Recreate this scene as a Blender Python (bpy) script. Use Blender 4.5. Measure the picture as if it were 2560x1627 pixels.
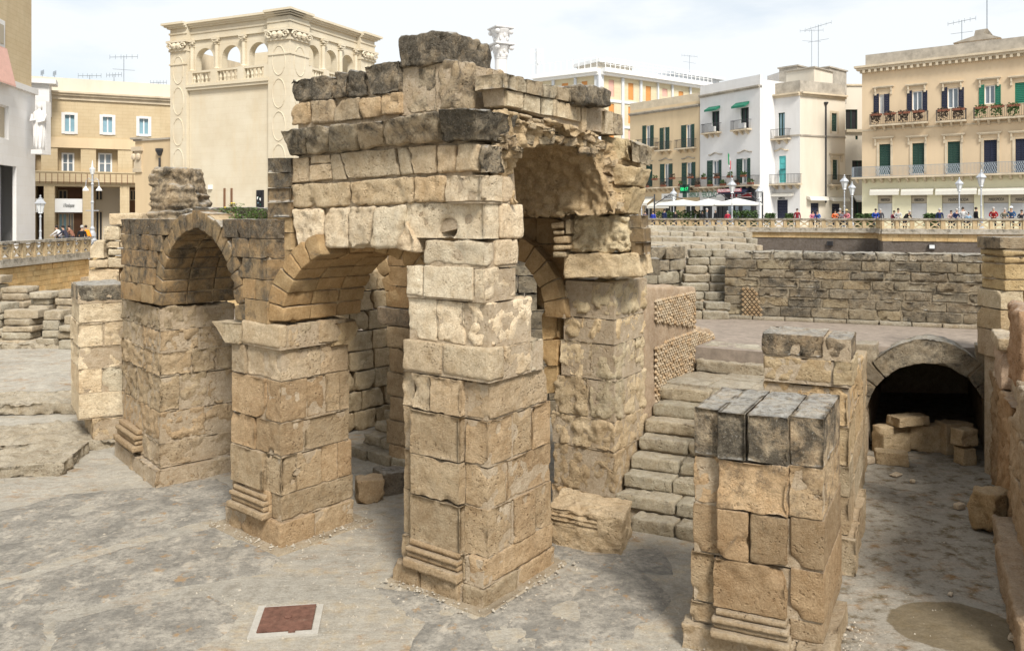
import bpy, math, random
import numpy as np
from mathutils import Vector, Matrix

# ------------------------------------------------------------------ scene, camera, light
for o in list(bpy.data.objects):
    bpy.data.objects.remove(o)
scene = bpy.context.scene
COL = scene.collection
R_ = math.radians

CAM_H = 6.2          # eye height above the amphitheatre floor
F = 2000.0           # focal length in photo pixels (2560 wide)
UC, VH = 1280.0, 545.0   # picture centre column, horizon row
cam_d = bpy.data.cameras.new('camera')
cam = bpy.data.objects.new('camera', cam_d)
COL.objects.link(cam)
cam.location = (0, 0, CAM_H)
cam.rotation_euler = (R_(90), 0, 0)
cam_d.sensor_width = 36.0
cam_d.lens = F / 2560 * 36.0
cam_d.shift_y = -(813.5 - VH) / 2560
cam_d.clip_start = 0.1
cam_d.clip_end = 3000
scene.camera = cam

SUN_EL, SUN_AZ = 48.0, 158.0     # azimuth of the sun measured clockwise from +Y
wld = bpy.data.worlds.new('World')
scene.world = wld
wld.use_nodes = True
nt = wld.node_tree
nt.nodes.clear()
wo = nt.nodes.new('ShaderNodeOutputWorld')
bg = nt.nodes.new('ShaderNodeBackground')
sky = nt.nodes.new('ShaderNodeTexSky')
sky.sky_type = 'NISHITA'
sky.sun_disc = False
sky.sun_elevation = R_(SUN_EL)
sky.sun_rotation = R_(SUN_AZ)
sky.air_density = 1.2
sky.dust_density = 2.0
tc = nt.nodes.new('ShaderNodeTexCoord')
mp = nt.nodes.new('ShaderNodeMapping')
mp.inputs['Scale'].default_value = (1.0, 1.0, 3.2)
nz = nt.nodes.new('ShaderNodeTexNoise')
nz.inputs['Scale'].default_value = 1.7
nz.inputs['Detail'].default_value = 7
nz.inputs['Roughness'].default_value = 0.55
cr = nt.nodes.new('ShaderNodeValToRGB')
cr.color_ramp.elements[0].position = 0.36
cr.color_ramp.elements[0].color = (0.30, 0.30, 0.30, 1)
cr.color_ramp.elements[1].position = 0.55
cr.color_ramp.elements[1].color = (1, 1, 1, 1)
mx = nt.nodes.new('ShaderNodeMixRGB')
mx.inputs['Color2'].default_value = (5.9, 6.15, 6.3, 1)      # bright thin cloud
nt.links.new(tc.outputs['Generated'], mp.inputs['Vector'])
nt.links.new(mp.outputs[0], nz.inputs['Vector'])
nt.links.new(nz.outputs['Fac'], cr.inputs[0])
nt.links.new(cr.outputs[0], mx.inputs['Fac'])
nt.links.new(sky.outputs[0], mx.inputs['Color1'])
nt.links.new(mx.outputs[0], bg.inputs['Color'])
bg.inputs['Strength'].default_value = 0.10
nt.links.new(bg.outputs[0], wo.inputs['Surface'])

sl = bpy.data.lights.new('sun', 'SUN')
sl.energy = 2.9
sl.angle = R_(16)
sl.color = (1.0, 0.95, 0.87)
sun = bpy.data.objects.new('sun', sl)
COL.objects.link(sun)
sun.rotation_euler = (R_(90 - SUN_EL), 0, R_(180 - SUN_AZ))
sun.location = (20, -10, 40)

vs = scene.view_settings
vs.view_transform = 'Standard'
vs.look = 'None'
vs.exposure = 0.72
vs.gamma = 1.0
vs.use_curve_mapping = False

rng = random.Random(7)
nrng = np.random.RandomState(11)

# ------------------------------------------------------------------ picture -> place helpers
def kx(u): return (u - UC) / F
def zat(v, D): return CAM_H - (v - VH) * D / F
def G(u, v, z=0.0):
    D = F * (CAM_H - z) / (v - VH)
    return (kx(u) * D, D)
def WP(u, v, D): return (kx(u) * D, D, zat(v, D))
def dirv(deg): return (math.cos(R_(deg)), math.sin(R_(deg)))
def hit(u, C, d):
    k = kx(u)
    return (k * C[1] - C[0]) / (d[0] - k * d[1])
def onp(u, v, C, d):
    t = hit(u, C, d)
    D = C[1] + t * d[1]
    return np.array((C[0] + t * d[0], D, zat(v, D)))

# ------------------------------------------------------------------ noise
def _h(ix, iy, iz, s):
    n = (ix.astype(np.uint32) * np.uint32(374761393) + iy.astype(np.uint32) * np.uint32(668265263)
         + iz.astype(np.uint32) * np.uint32(2246822519) + np.uint32((s * 3266489917) & 0xffffffff))
    n = (n ^ (n >> np.uint32(13))) * np.uint32(1274126177)
    n = n ^ (n >> np.uint32(16))
    return n.astype(np.float64) / 4294967295.0
def vnoise(p, s=0):
    f = np.floor(p)
    i = f.astype(np.int64)
    w = p - f
    w = w * w * (3 - 2 * w)
    r = 0
    for a in (0, 1):
        wa = w[:, 0] if a else 1 - w[:, 0]
        for b in (0, 1):
            wb = w[:, 1] if b else 1 - w[:, 1]
            for c in (0, 1):
                wc = w[:, 2] if c else 1 - w[:, 2]
                r = r + wa * wb * wc * _h(i[:, 0] + a, i[:, 1] + b, i[:, 2] + c, s)
    return r * 2 - 1
def fbm(p, s=0, o=3):
    r = 0
    a = 1.0
    for k in range(o):
        r = r + a * vnoise(p * (2.03 ** k) + 17.3 * k, s + k)
        a *= 0.5
    return r / 1.75

# ------------------------------------------------------------------ object helpers
def tag(o, label=None, cat=None, group=None, kind=None):
    if label: o['label'] = label
    if cat: o['category'] = cat
    if group: o['group'] = group
    if kind: o['kind'] = kind
    return o
def link(o, parent=None):
    COL.objects.link(o)
    if parent is not None:
        o.parent = parent
    return o
def empty(name, loc=(0, 0, 0), rz=0.0, parent=None):
    o = bpy.data.objects.new(name, None)
    o.empty_display_size = 0.2
    o.location = loc
    o.rotation_euler = (0, 0, rz)
    return link(o, parent)
def thing(name, label, cat, loc=(0, 0, 0), rz=0.0, group=None):
    return tag(empty(name, loc, rz), label, cat, group)
def wloc(parent):
    """world translation of a parent chain (no rotation used for the ruins)"""
    v = np.zeros(3)
    while parent is not None:
        v += np.array(parent.location)
        parent = parent.parent
    return v
def mesh_from(name, verts, faces, mat=None, parent=None, smooth=False, color=None, world=True):
    """verts in world space (world=True: ruins, unrotated parents) or in the parent's space"""
    verts = np.asarray(verts, dtype=np.float64)
    if world:
        c = verts.mean(axis=0)
        c[2] = verts[:, 2].min()
        verts = verts - c
        loc = c - wloc(parent)
    else:
        loc = (0, 0, 0)
    me = bpy.data.meshes.new(name)
    if isinstance(faces, np.ndarray) and faces.ndim == 2:
        n, k = faces.shape
        me.vertices.add(len(verts))
        me.vertices.foreach_set('co', verts.astype(np.float32).ravel())
        me.loops.add(n * k)
        me.loops.foreach_set('vertex_index', faces.astype(np.int32).ravel())
        me.polygons.add(n)
        me.polygons.foreach_set('loop_start', np.arange(0, n * k, k, dtype=np.int32))
        me.polygons.foreach_set('loop_total', np.full(n, k, dtype=np.int32))
        if smooth:
            me.polygons.foreach_set('use_smooth', np.ones(n, dtype=bool))
        me.update(calc_edges=True)
    else:
        me.from_pydata([tuple(v) for v in verts], [], [tuple(f) for f in faces])
        if smooth:
            for p in me.polygons: p.use_smooth = True
        me.update()
    if mat is not None:
        me.materials.append(mat)
    o = bpy.data.objects.new(name, me)
    o.location = loc
    o.color = color if color is not None else (1, 1, 1, 0)
    return link(o, parent)

_grid_cache = {}
def box_grid(nx, ny, nz):
    key = (nx, ny, nz)
    if key in _grid_cache: return _grid_cache[key]
    idx = {}
    pts = []
    quads = []
    def vid(i, j, k):
        t = (i, j, k)
        if t not in idx:
            idx[t] = len(pts)
            pts.append((i / nx, j / ny, k / nz))
        return idx[t]
    for i in range(nx):
        for j in range(ny):
            quads.append((vid(i, j, 0), vid(i, j + 1, 0), vid(i + 1, j + 1, 0), vid(i + 1, j, 0)))
            quads.append((vid(i, j, nz), vid(i + 1, j, nz), vid(i + 1, j + 1, nz), vid(i, j + 1, nz)))
    for i in range(nx):
        for k in range(nz):
            quads.append((vid(i, 0, k), vid(i + 1, 0, k), vid(i + 1, 0, k + 1), vid(i, 0, k + 1)))
            quads.append((vid(i, ny, k), vid(i, ny, k + 1), vid(i + 1, ny, k + 1), vid(i + 1, ny, k)))
    for j in range(ny):
        for k in range(nz):
            quads.append((vid(0, j, k), vid(0, j, k + 1), vid(0, j + 1, k + 1), vid(0, j + 1, k)))
            quads.append((vid(nx, j, k), vid(nx, j + 1, k), vid(nx, j + 1, k + 1), vid(nx, j, k + 1)))
    r = (np.array(pts), np.array(quads, dtype=np.int32))
    _grid_cache[key] = r
    return r

def vnormals(P, Q):
    a = P[Q[:, 2]] - P[Q[:, 0]]
    b = P[Q[:, 3]] - P[Q[:, 1]]
    fn = np.cross(a, b)
    N = np.zeros_like(P)
    for k in range(4):
        np.add.at(N, Q[:, k], fn)
    l = np.linalg.norm(N, axis=1)
    l[l == 0] = 1
    return N / l[:, None]

def trilin(c8):
    c8 = np.asarray(c8, dtype=np.float64)
    def f(p):
        x, y, z = p[:, 0:1], p[:, 1:2], p[:, 2:3]
        r = 0
        for i in (0, 1):
            for j in (0, 1):
                for k in (0, 1):
                    r = r + (x if i else 1 - x) * (y if j else 1 - y) * (z if k else 1 - z) * c8[i, j, k]
        return r
    return f

_seed = [0]
HOLES = []      # sockets and dowel holes: (world point, radius, depth)
TRI = [0]
def rock(name, parent, mat, f, size, cell=0.06, r=0.04, amp=0.02, pit=0.02, color=(1, 1, 1, 0), freq=2.2,
         strat=0.0, gap=0.004, seed=None, nmax=34, chips=None, billow=0.0):
    """An eroded block. f maps unit box coordinates to the world; size = metric size of the box."""
    _seed[0] += 1
    sd = _seed[0] if seed is None else seed
    sx, sy, sz = [max(0.02, s) for s in size]
    n = [int(min(nmax, max(2, round(s / cell)))) for s in (sx, sy, sz)]
    P, Q = box_grid(*n)
    S = np.array((sx, sy, sz))
    # concentrate a grid line near the edges so that the rounding keeps its shape
    p = P.copy()
    rr = min(r, sx * 0.45, sy * 0.45, sz * 0.45)
    for a in range(3):
        e = min(0.45, rr / S[a])
        if n[a] >= 4:
            t = P[:, a] * n[a]
            lo = t < 1.5
            hi = t > n[a] - 1.5
            mid = ~(lo | hi)
            first = (t > 0.5) & lo
            last = (t < n[a] - 0.5) & hi
            p[first, a] = min(e, 1.0 / n[a])
            p[last, a] = 1 - min(e, 1.0 / n[a])
    m = p * S
    off = np.array((sd * 1.37 % 50, sd * 2.11 % 50, sd * 0.73 % 50))
    rv = rr * (1.0 + 0.75 * fbm(m * 1.9 + off, 3, 2))
    rv = np.clip(rv, 0.004, 0.48 * S.min())[:, None]
    q = np.clip(m, rv, S - rv)
    d = m - q
    ln = np.linalg.norm(d, axis=1)[:, None]
    ln[ln == 0] = 1
    m2 = q + rv * d / ln
    m2 = np.clip(m2, gap, S - gap)
    lr = random.Random(sd * 7 + 1)
    nch = lr.choice((0, 1, 1, 2, 3)) if chips is None else chips
    if S.min() < 0.14: nch = 0
    for _ in range(nch):            # broken corners and edges
        cn = np.array((lr.choice((0.0, 1.0)), lr.choice((0.0, 0.0, 0.0, 1.0)), lr.choice((0.0, 1.0))))
        ax = lr.randrange(3)
        if lr.random() < 0.5: cn[ax] = lr.random()
        Rc = lr.uniform(0.14, 0.42) * min(0.75, S.min() * 1.1)
        cp_ = cn * S
        dd = np.linalg.norm(m2 - cp_, axis=1)
        wgt = np.clip((Rc - dd) / Rc, 0, 1)[:, None]
        m2 = m2 + (S / 2 - cp_) / (np.linalg.norm(S / 2 - cp_) + 1e-9) * wgt * Rc * 0.6
    W = f(m2 / S)
    N = vnormals(W, Q)
    big = 0.65 * fbm(W * freq + 3.7, 5, 3) + 0.55 * fbm(W * freq * 1.3 + off, 6, 2)
    h = -amp * np.abs(big + 0.25) * 1.3
    h = h + amp * 0.8 * fbm(W * 6.0 + 1.3, 9, 3) - amp * 0.5 * np.clip(fbm(W * 4.0 + 9.1, 13, 2) - 0.15, 0, 1)
    for (hc, hr, hd) in HOLES:
        dd = np.linalg.norm(W - hc, axis=1)
        if dd.min() < hr * 1.3:
            h = h - hd * np.clip((1.25 - dd / hr) / 0.5, 0, 1)
    if billow > 0:
        h = h + billow * (np.abs(fbm(W * 3.4 + 2.2, 51, 3)) * 2.0 - 0.5) + billow * 0.5 * (np.abs(vnoise(W * 9.5, 55)) * 2 - 0.7)
    if pit > 0:
        t = vnoise(W * 9.0 + off, 21) * 0.5 + 0.5
        t2 = vnoise(W * 2.0 + off * 2, 25) * 0.5 + 0.5
        t = np.clip((t - 0.60) / 0.22, 0, 1) * np.clip((t2 - 0.25) / 0.4, 0, 1)
        h = h - pit * t
    if strat > 0:
        lay = vnoise(np.stack([W[:, 0] * 1.2, W[:, 1] * 1.2, W[:, 2] * 15 + 1.5 * big], axis=1) + off, 31)
        h = h + strat * lay
    W = W + N * h[:, None]
    TRI[0] += len(Q) * 2
    return mesh_from(name, W, Q, mat, parent, smooth=True, color=color)

def jit(col, amt=0.05, crust=None):
    v = 1 + nrng.uniform(-amt, amt)
    w = nrng.uniform(-amt, amt) * 0.35
    a = col[3] if crust is None else crust
    return (col[0] * v * (1 + w), col[1] * v, col[2] * v * (1 - w), min(1.0, max(0.0, a + nrng.uniform(-0.08, 0.08))))

def hexblock(name, parent, mat, base4, z0, z1, **kw):
    """base4: 4 plan points (a0b0, a1b0, a1b1, a0b1)"""
    b = [np.array((p[0], p[1])) for p in base4]
    c = np.zeros((2, 2, 2, 3))
    for (i, j, q) in ((0, 0, 0), (1, 0, 1), (1, 1, 2), (0, 1, 3)):
        c[i, j, 0] = (b[q][0], b[q][1], z0)
        c[i, j, 1] = (b[q][0], b[q][1], z1)
    size = (np.linalg.norm(b[1] - b[0]), np.linalg.norm(b[3] - b[0]), z1 - z0)
    return rock(name, parent, mat, trilin(c), size, **kw)

def quadblock(name, parent, mat, q4, C, d, depth, proud=0.0, **kw):
    """q4: picture corners tl,tr,br,bl of the visible face on the vertical plane C+t*d; depth goes inwards"""
    n = np.array((-d[1], d[0], 0.0))
    if n[1] < 0: n = -n              # away from the camera
    pts = [onp(u, v, C, d) - n * proud for (u, v) in q4]
    tl, tr, br, bl = pts
    c = np.zeros((2, 2, 2, 3))
    c[0, 0, 1], c[1, 0, 1], c[1, 0, 0], c[0, 0, 0] = tl, tr, br, bl
    dd = n * (depth + proud)
    for i in (0, 1):
        for k in (0, 1):
            c[i, 1, k] = c[i, 0, k] + dd
    size = (np.linalg.norm(tr - tl), depth + proud, np.linalg.norm(tl - bl))
    return rock(name, parent, mat, trilin(c), size, **kw)

# ------------------------------------------------------------------ boxes, tubes, prisms in local space
class MB:
    def __init__(s):
        s.v = []
        s.f = []
    def add(s, vs, fs):
        b = len(s.v)
        s.v += [tuple(p) for p in vs]
        s.f += [tuple(b + i for i in f) for f in fs]
        return s
    def box(s, x0, x1, y0, y1, z0, z1):
        return s.add([(x0, y0, z0), (x1, y0, z0), (x1, y1, z0), (x0, y1, z0),
                      (x0, y0, z1), (x1, y0, z1), (x1, y1, z1), (x0, y1, z1)],
                     [(3, 2, 1, 0), (4, 5, 6, 7), (0, 1, 5, 4), (1, 2, 6, 5), (2, 3, 7, 6), (3, 0, 4, 7)])
    def prism(s, poly, axis, a0, a1):
        """poly: 2-D points; axis 'x' -> (y,z) profile, 'y' -> (x,z), 'z' -> (x,y)"""
        n = len(poly)
        def P(p, a):
            if axis == 'x': return (a, p[0], p[1])
            if axis == 'y': return (p[0], a, p[1])
            return (p[0], p[1], a)
        vs = [P(p, a0) for p in poly] + [P(p, a1) for p in poly]
        fs = [tuple(range(n - 1, -1, -1)), tuple(range(n, 2 * n))]
        fs += [(i, (i + 1) % n, n + (i + 1) % n, n + i) for i in range(n)]
        return s.add(vs, fs)
    def tube(s, pts, rad, seg=6, closed=False):
        pts = [Vector(p) for p in pts]
        n = len(pts)
        rads = rad if isinstance(rad, (list, tuple)) else [rad] * n
        rings = []
        for i, p in enumerate(pts):
            a = pts[(i - 1) % n] if (i > 0 or closed) else p
            b = pts[(i + 1) % n] if (i < n - 1 or closed) else p
            t = (b - a).normalized()
            up = Vector((0, 0, 1)) if abs(t.z) < 0.9 else Vector((1, 0, 0))
            x = t.cross(up).normalized()
            y = t.cross(x)
            rings.append([p + (x * math.cos(2 * math.pi * k / seg) + y * math.sin(2 * math.pi * k / seg)) * rads[i] for k in range(seg)])
        vs = [q for r in rings for q in r]
        fs = []
        m = n if closed else n - 1
        for i in range(m):
            j = (i + 1) % n
            for k in range(seg):
                l = (k + 1) % seg
                fs.append((i * seg + k, i * seg + l, j * seg + l, j * seg + k))
        if not closed:
            fs.append(tuple(range(seg - 1, -1, -1)))
            fs.append(tuple((n - 1) * seg + k for k in range(seg)))
        return s.add(vs, fs)
    def lathe(s, prof, seg=12, c=(0, 0, 0), sx=1.0, sy=1.0):
        vs = []
        for (r, z) in prof:
            for k in range(seg):
                a = 2 * math.pi * k / seg
                vs.append((c[0] + r * math.cos(a) * sx, c[1] + r * math.sin(a) * sy, c[2] + z))
        fs = []
        n = len(prof)
        for i in range(n - 1):
            for k in range(seg):
                l = (k + 1) % seg
                fs.append((i * seg + k, i * seg + l, (i + 1) * seg + l, (i + 1) * seg + k))
        fs.append(tuple(range(seg - 1, -1, -1)))
        fs.append(tuple((n - 1) * seg + k for k in range(seg)))
        return s.add(vs, fs)
    def ball(s, c, rx, ry, rz, seg=8, rings=6):
        prof = [(max(0.001, math.sin(math.pi * i / rings)), -math.cos(math.pi * i / rings)) for i in range(rings + 1)]
        vs = []
        for (r, z) in prof:
            for k in range(seg):
                a = 2 * math.pi * k / seg
                vs.append((c[0] + r * math.cos(a) * rx, c[1] + r * math.sin(a) * ry, c[2] + z * rz))
        fs = []
        for i in range(rings):
            for k in range(seg):
                l = (k + 1) % seg
                fs.append((i * seg + k, i * seg + l, (i + 1) * seg + l, (i + 1) * seg + k))
        return s.add(vs, fs)
    def build(s, name, mat, parent=None, smooth=False, world=False, color=None):
        return mesh_from(name, s.v, s.f, mat, parent, smooth=smooth, color=color, world=world)

def arch_strip(mb, s0, s1, z0, z1, arches, y0, y1, seg=12):
    """wall s0..s1 x z0..z1 between depths y0 (front) and y1 with arched openings (centre, half width, base z, spring z)"""
    x = s0
    def quad(a, b, c, d): mb.add([a, b, c, d], [(0, 1, 2, 3)])
    def pier(a, b):
        if b - a < 1e-4: return
        mb.box(a, b, y0, y1, z0, z1)
    for (c, hw, zb, zs) in arches:
        pier(x, c - hw)
        if zb > z0 + 1e-4:
            mb.box(c - hw, c + hw, y0, y1, z0, zb)
        pts = [(c - hw * math.cos(math.pi * i / seg), zs + hw * math.sin(math.pi * i / seg)) for i in range(seg + 1)]
        for i in range(seg):
            (xa, za), (xb, zb2) = pts[i], pts[i + 1]
            quad((xa, y0, za), (xb, y0, zb2), (xb, y0, z1), (xa, y0, z1))
            quad((xb, y1, zb2), (xa, y1, za), (xa, y1, z1), (xb, y1, z1))
            quad((xa, y1, za), (xb, y1, zb2), (xb, y0, zb2), (xa, y0, za))
        quad((c - hw, y0, z1), (c + hw, y0, z1), (c + hw, y1, z1), (c - hw, y1, z1))
        x = c + hw
    pier(x, s1)

# ------------------------------------------------------------------ materials
def new_mat(name):
    m = bpy.data.materials.new(name)
    m.use_nodes = True
    n = m.node_tree
    b = n.nodes['Principled BSDF']
    return m, n, b
def N_(n, t, **kw):
    x = n.nodes.new(t)
    for k, v in kw.items():
        if k in x.inputs.keys() if hasattr(x.inputs, 'keys') else False:
            x.inputs[k].default_value = v
        else:
            setattr(x, k, v)
    return x
def noise(n, vec, scale, detail=5, rough=0.6, dist=0.0):
    x = n.nodes.new('ShaderNodeTexNoise')
    x.inputs['Scale'].default_value = scale
    x.inputs['Detail'].default_value = detail
    x.inputs['Roughness'].default_value = rough
    x.inputs['Distortion'].default_value = dist
    n.links.new(vec, x.inputs['Vector'])
    return x.outputs['Fac']
def ramp(n, fac, a, b, ca=(0, 0, 0, 1), cb=(1, 1, 1, 1)):
    x = n.nodes.new('ShaderNodeValToRGB')
    x.color_ramp.elements[0].position = a
    x.color_ramp.elements[0].color = ca
    x.color_ramp.elements[1].position = b
    x.color_ramp.elements[1].color = cb
    n.links.new(fac, x.inputs[0])
    return x.outputs[0]
def mixc(n, fac, a, b, mode='MIX'):
    x = n.nodes.new('ShaderNodeMixRGB')
    x.blend_type = mode
    for s, i in ((fac, 'Fac'), (a, 'Color1'), (b, 'Color2')):
        if isinstance(s, (int, float)):
            x.inputs[i].default_value = s
        elif isinstance(s, tuple):
            x.inputs[i].default_value = s if len(s) == 4 else s + (1,)
        else:
            n.links.new(s, x.inputs[i])
    return x.outputs[0]
def math_(n, op, a, b=None, clamp=False):
    x = n.nodes.new('ShaderNodeMath')
    x.operation = op
    x.use_clamp = clamp
    for i, s in enumerate((a, b)):
        if s is None: continue
        if isinstance(s, (int, float)): x.inputs[i].default_value = s
        else: n.links.new(s, x.inputs[i])
    return x.outputs[0]
def bump(n, b, h, strength=0.5, dist=0.02, prev=None):
    x = n.nodes.new('ShaderNodeBump')
    x.inputs['Strength'].default_value = strength
    x.inputs['Distance'].default_value = dist
    n.links.new(h, x.inputs['Height'])
    if prev is not None: n.links.new(prev, x.inputs['Normal'])
    n.links.new(x.outputs[0], b.inputs['Normal'])
    return x.outputs[0]
def worldpos(n):
    g = n.nodes.new('ShaderNodeNewGeometry')
    return g.outputs['Position'], g.outputs['Normal']

def stone_mat(name, light, ochre, dark=(0.05, 0.044, 0.036), crust_bias=0.0, bump_s=0.8, pitted=1.0, grime=0.16):
    """weathered limestone. Object colour tints a block, its alpha is how much black crust it carries."""
    m, n, b = new_mat(name)
    pos, nor = worldpos(n)
    oi = n.nodes.new('ShaderNodeObjectInfo')
    # pores: warped cells, gated into patches
    vo = n.nodes.new('ShaderNodeTexVoronoi')
    vo.inputs['Scale'].default_value = 15
    wob = n.nodes.new('ShaderNodeVectorMath')
    wob.operation = 'ADD'
    nzc = n.nodes.new('ShaderNodeTexNoise')
    nzc.inputs['Scale'].default_value = 8
    nzc.inputs['Detail'].default_value = 4
    n.links.new(pos, nzc.inputs['Vector'])
    sc = n.nodes.new('ShaderNodeVectorMath')
    sc.operation = 'SCALE'
    sc.inputs['Scale'].default_value = 0.16
    n.links.new(nzc.outputs['Color'], sc.inputs[0])
    n.links.new(pos, wob.inputs[0])
    n.links.new(sc.outputs[0], wob.inputs[1])
    n.links.new(wob.outputs[0], vo.inputs['Vector'])
    pore = ramp(n, vo.outputs['Distance'], 0.10, 0.36, (1, 1, 1, 1), (0, 0, 0, 1))
    gate = math_(n, 'MULTIPLY', ramp(n, noise(n, pos, 1.9, 5, 0.65), 0.46, 0.60), pitted)
    pore = math_(n, 'MULTIPLY', pore, gate)
    big = noise(n, pos, 1.1, 5, 0.65)
    mid = noise(n, pos, 5.0, 8, 0.72)
    fine = noise(n, pos, 30, 5, 0.75)
    col = mixc(n, ramp(n, big, 0.36, 0.64), light, ochre)
    col = mixc(n, ramp(n, mid, 0.42, 0.70), col, mixc(n, 1.0, col, (0.77, 0.71, 0.63), 'MULTIPLY'))
    col = mixc(n, ramp(n, mid, 0.30, 0.46, (0.5, 0.5, 0.5, 1), (0, 0, 0, 1)), col, mixc(n, 1.0, col, (1.18, 1.17, 1.14), 'MULTIPLY'))
    col = mixc(n, ramp(n, fine, 0.40, 0.72, (0, 0, 0, 1), (0.75, 0.75, 0.75, 1)), col, mixc(n, 1.0, col, (0.60, 0.54, 0.47), 'MULTIPLY'))
    col = mixc(n, math_(n, 'MULTIPLY', pore, 0.55), col, mixc(n, 1.0, col, (0.34, 0.29, 0.24), 'MULTIPLY'))
    col = mixc(n, 1.0, col, oi.outputs['Color'], 'MULTIPLY')
    # greyish grime in soft patches
    gr = noise(n, pos, 1.5, 8, 0.74, 0.6)
    col = mixc(n, ramp(n, gr, 0.52, 0.72, (0, 0, 0, 1), (grime, grime, grime, 1)), col, (0.16, 0.14, 0.115))
    # black crust in patches
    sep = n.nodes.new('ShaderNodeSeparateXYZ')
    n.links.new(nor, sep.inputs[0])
    c1 = noise(n, pos, 2.6, 10, 0.76, 0.4)
    lvl = math_(n, 'ADD', math_(n, 'MULTIPLY', oi.outputs['Alpha'], 0.37), crust_bias)
    cm = math_(n, 'ADD', c1, lvl)
    mask = ramp(n, cm, 0.70, 0.88)
    spots = ramp(n, noise(n, pos, 13, 7, 0.8), 0.44, 0.70)
    dk = mixc(n, spots, dark, (0.19, 0.166, 0.128))
    white = ramp(n, noise(n, pos, 34, 4, 0.7), 0.60, 0.68)
    dk = mixc(n, math_(n, 'MULTIPLY', white, 0.7), dk, (0.45, 0.44, 0.40))
    col = mixc(n, math_(n, 'MULTIPLY', mask, 0.9), col, dk)
    # lichen plus painted sky light: pale grey on upward faces of crusted blocks
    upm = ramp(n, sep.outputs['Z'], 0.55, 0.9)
    lich_skylight = math_(n, 'MULTIPLY', math_(n, 'MULTIPLY', upm, ramp(n, noise(n, pos, 7, 8, 0.8), 0.36, 0.55)), oi.outputs['Alpha'])
    col = mixc(n, math_(n, 'MULTIPLY', lich_skylight, 0.85), col, (0.52, 0.50, 0.455))
    n.links.new(col, b.inputs['Base Color'])
    b.inputs['Roughness'].default_value = 0.95
    b.inputs['Specular IOR Level'].default_value = 0.12
    h = math_(n, 'ADD', math_(n, 'MULTIPLY', noise(n, pos, 8, 10, 0.78), 1.3), math_(n, 'MULTIPLY', pore, -0.55))
    h = math_(n, 'ADD', h, math_(n, 'MULTIPLY', noise(n, pos, 45, 5, 0.75), 0.35))
    bump(n, b, h, bump_s, 0.11)
    return m

def plain_mat(name, col, rough=0.7, var=0.12, scale=3.0, metallic=0.0, bump_s=0.0, bscale=30, stain=None, spec=0.3, streak=False):
    m, n, b = new_mat(name)
    pos, nor = worldpos(n)
    if streak:
        mpn = n.nodes.new('ShaderNodeMapping')
        mpn.inputs['Scale'].default_value = (1, 1, 0.22)
        n.links.new(pos, mpn.inputs['Vector'])
        pos2 = mpn.outputs[0]
    else:
        pos2 = pos
    f = ramp(n, noise(n, pos2, scale, 6, 0.65), 0.3, 0.7)
    lo = tuple(max(0, c * (1 - var)) for c in col)
    hi = tuple(min(1, c * (1 + var * 0.6)) for c in col)
    c = mixc(n, f, lo, hi)
    if stain:
        s = ramp(n, noise(n, pos2, scale * 0.7, 8, 0.7), 0.55, 0.8, (0, 0, 0, 1), (0.75, 0.75, 0.75, 1))
        c = mixc(n, s, c, stain)
    n.links.new(c, b.inputs['Base Color'])
    b.inputs['Roughness'].default_value = rough
    b.inputs['Metallic'].default_value = metallic
    b.inputs['Specular IOR Level'].default_value = spec
    if bump_s > 0:
        bump(n, b, noise(n, pos, bscale, 5, 0.65), bump_s, 0.02)
    return m

def coursed_mat(name, light, dark_, bw, bh, mortar=0.8, rough=.9, stain=None):
    """masonry too far away to tell its joints apart singly: fine courses in the facade's own plane"""
    m, n, b = new_mat(name)
    pos, nor = worldpos(n)
    tcn = n.nodes.new('ShaderNodeTexCoord')
    sp = n.nodes.new('ShaderNodeSeparateXYZ'); cb = n.nodes.new('ShaderNodeCombineXYZ')
    n.links.new(tcn.outputs['Object'], sp.inputs[0])
    n.links.new(math_(n, 'ADD', sp.outputs['X'], sp.outputs['Y']), cb.inputs['X']); n.links.new(sp.outputs['Z'], cb.inputs['Y'])
    br = n.nodes.new('ShaderNodeTexBrick')
    br.inputs['Scale'].default_value = 1.0
    br.inputs['Brick Width'].default_value = bw; br.inputs['Row Height'].default_value = bh
    br.inputs['Mortar Size'].default_value = .012; br.inputs['Mortar Smooth'].default_value = .6
    br.inputs['Color1'].default_value = (1, 1, 1, 1); br.inputs['Color2'].default_value = (.965, .96, .945, 1); br.inputs['Mortar'].default_value = (mortar, mortar * .97, mortar * .93, 1)
    n.links.new(cb.outputs[0], br.inputs['Vector'])
    mpn = n.nodes.new('ShaderNodeMapping'); mpn.inputs['Scale'].default_value = (1, 1, .16)
    n.links.new(pos, mpn.inputs['Vector'])
    col = mixc(n, ramp(n, noise(n, pos, .5, 6, .65), .35, .65), light, dark_)
    col = mixc(n, 1.0, col, br.outputs['Color'], 'MULTIPLY')
    stn = ramp(n, noise(n, mpn.outputs[0], 1.1, 8, .7), .54, .76, (0, 0, 0, 1), (.55, .55, .55, 1))
    col = mixc(n, stn, col, stain or tuple(c * .72 for c in dark_))
    n.links.new(col, b.inputs['Base Color'])
    b.inputs['Roughness'].default_value = rough; b.inputs['Specular IOR Level'].default_value = .15
    bump(n, b, math_(n, 'ADD', math_(n, 'MULTIPLY', br.outputs['Fac'], -.6), noise(n, pos, 9, 6, .7)), .25, .03)
    return m

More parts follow.
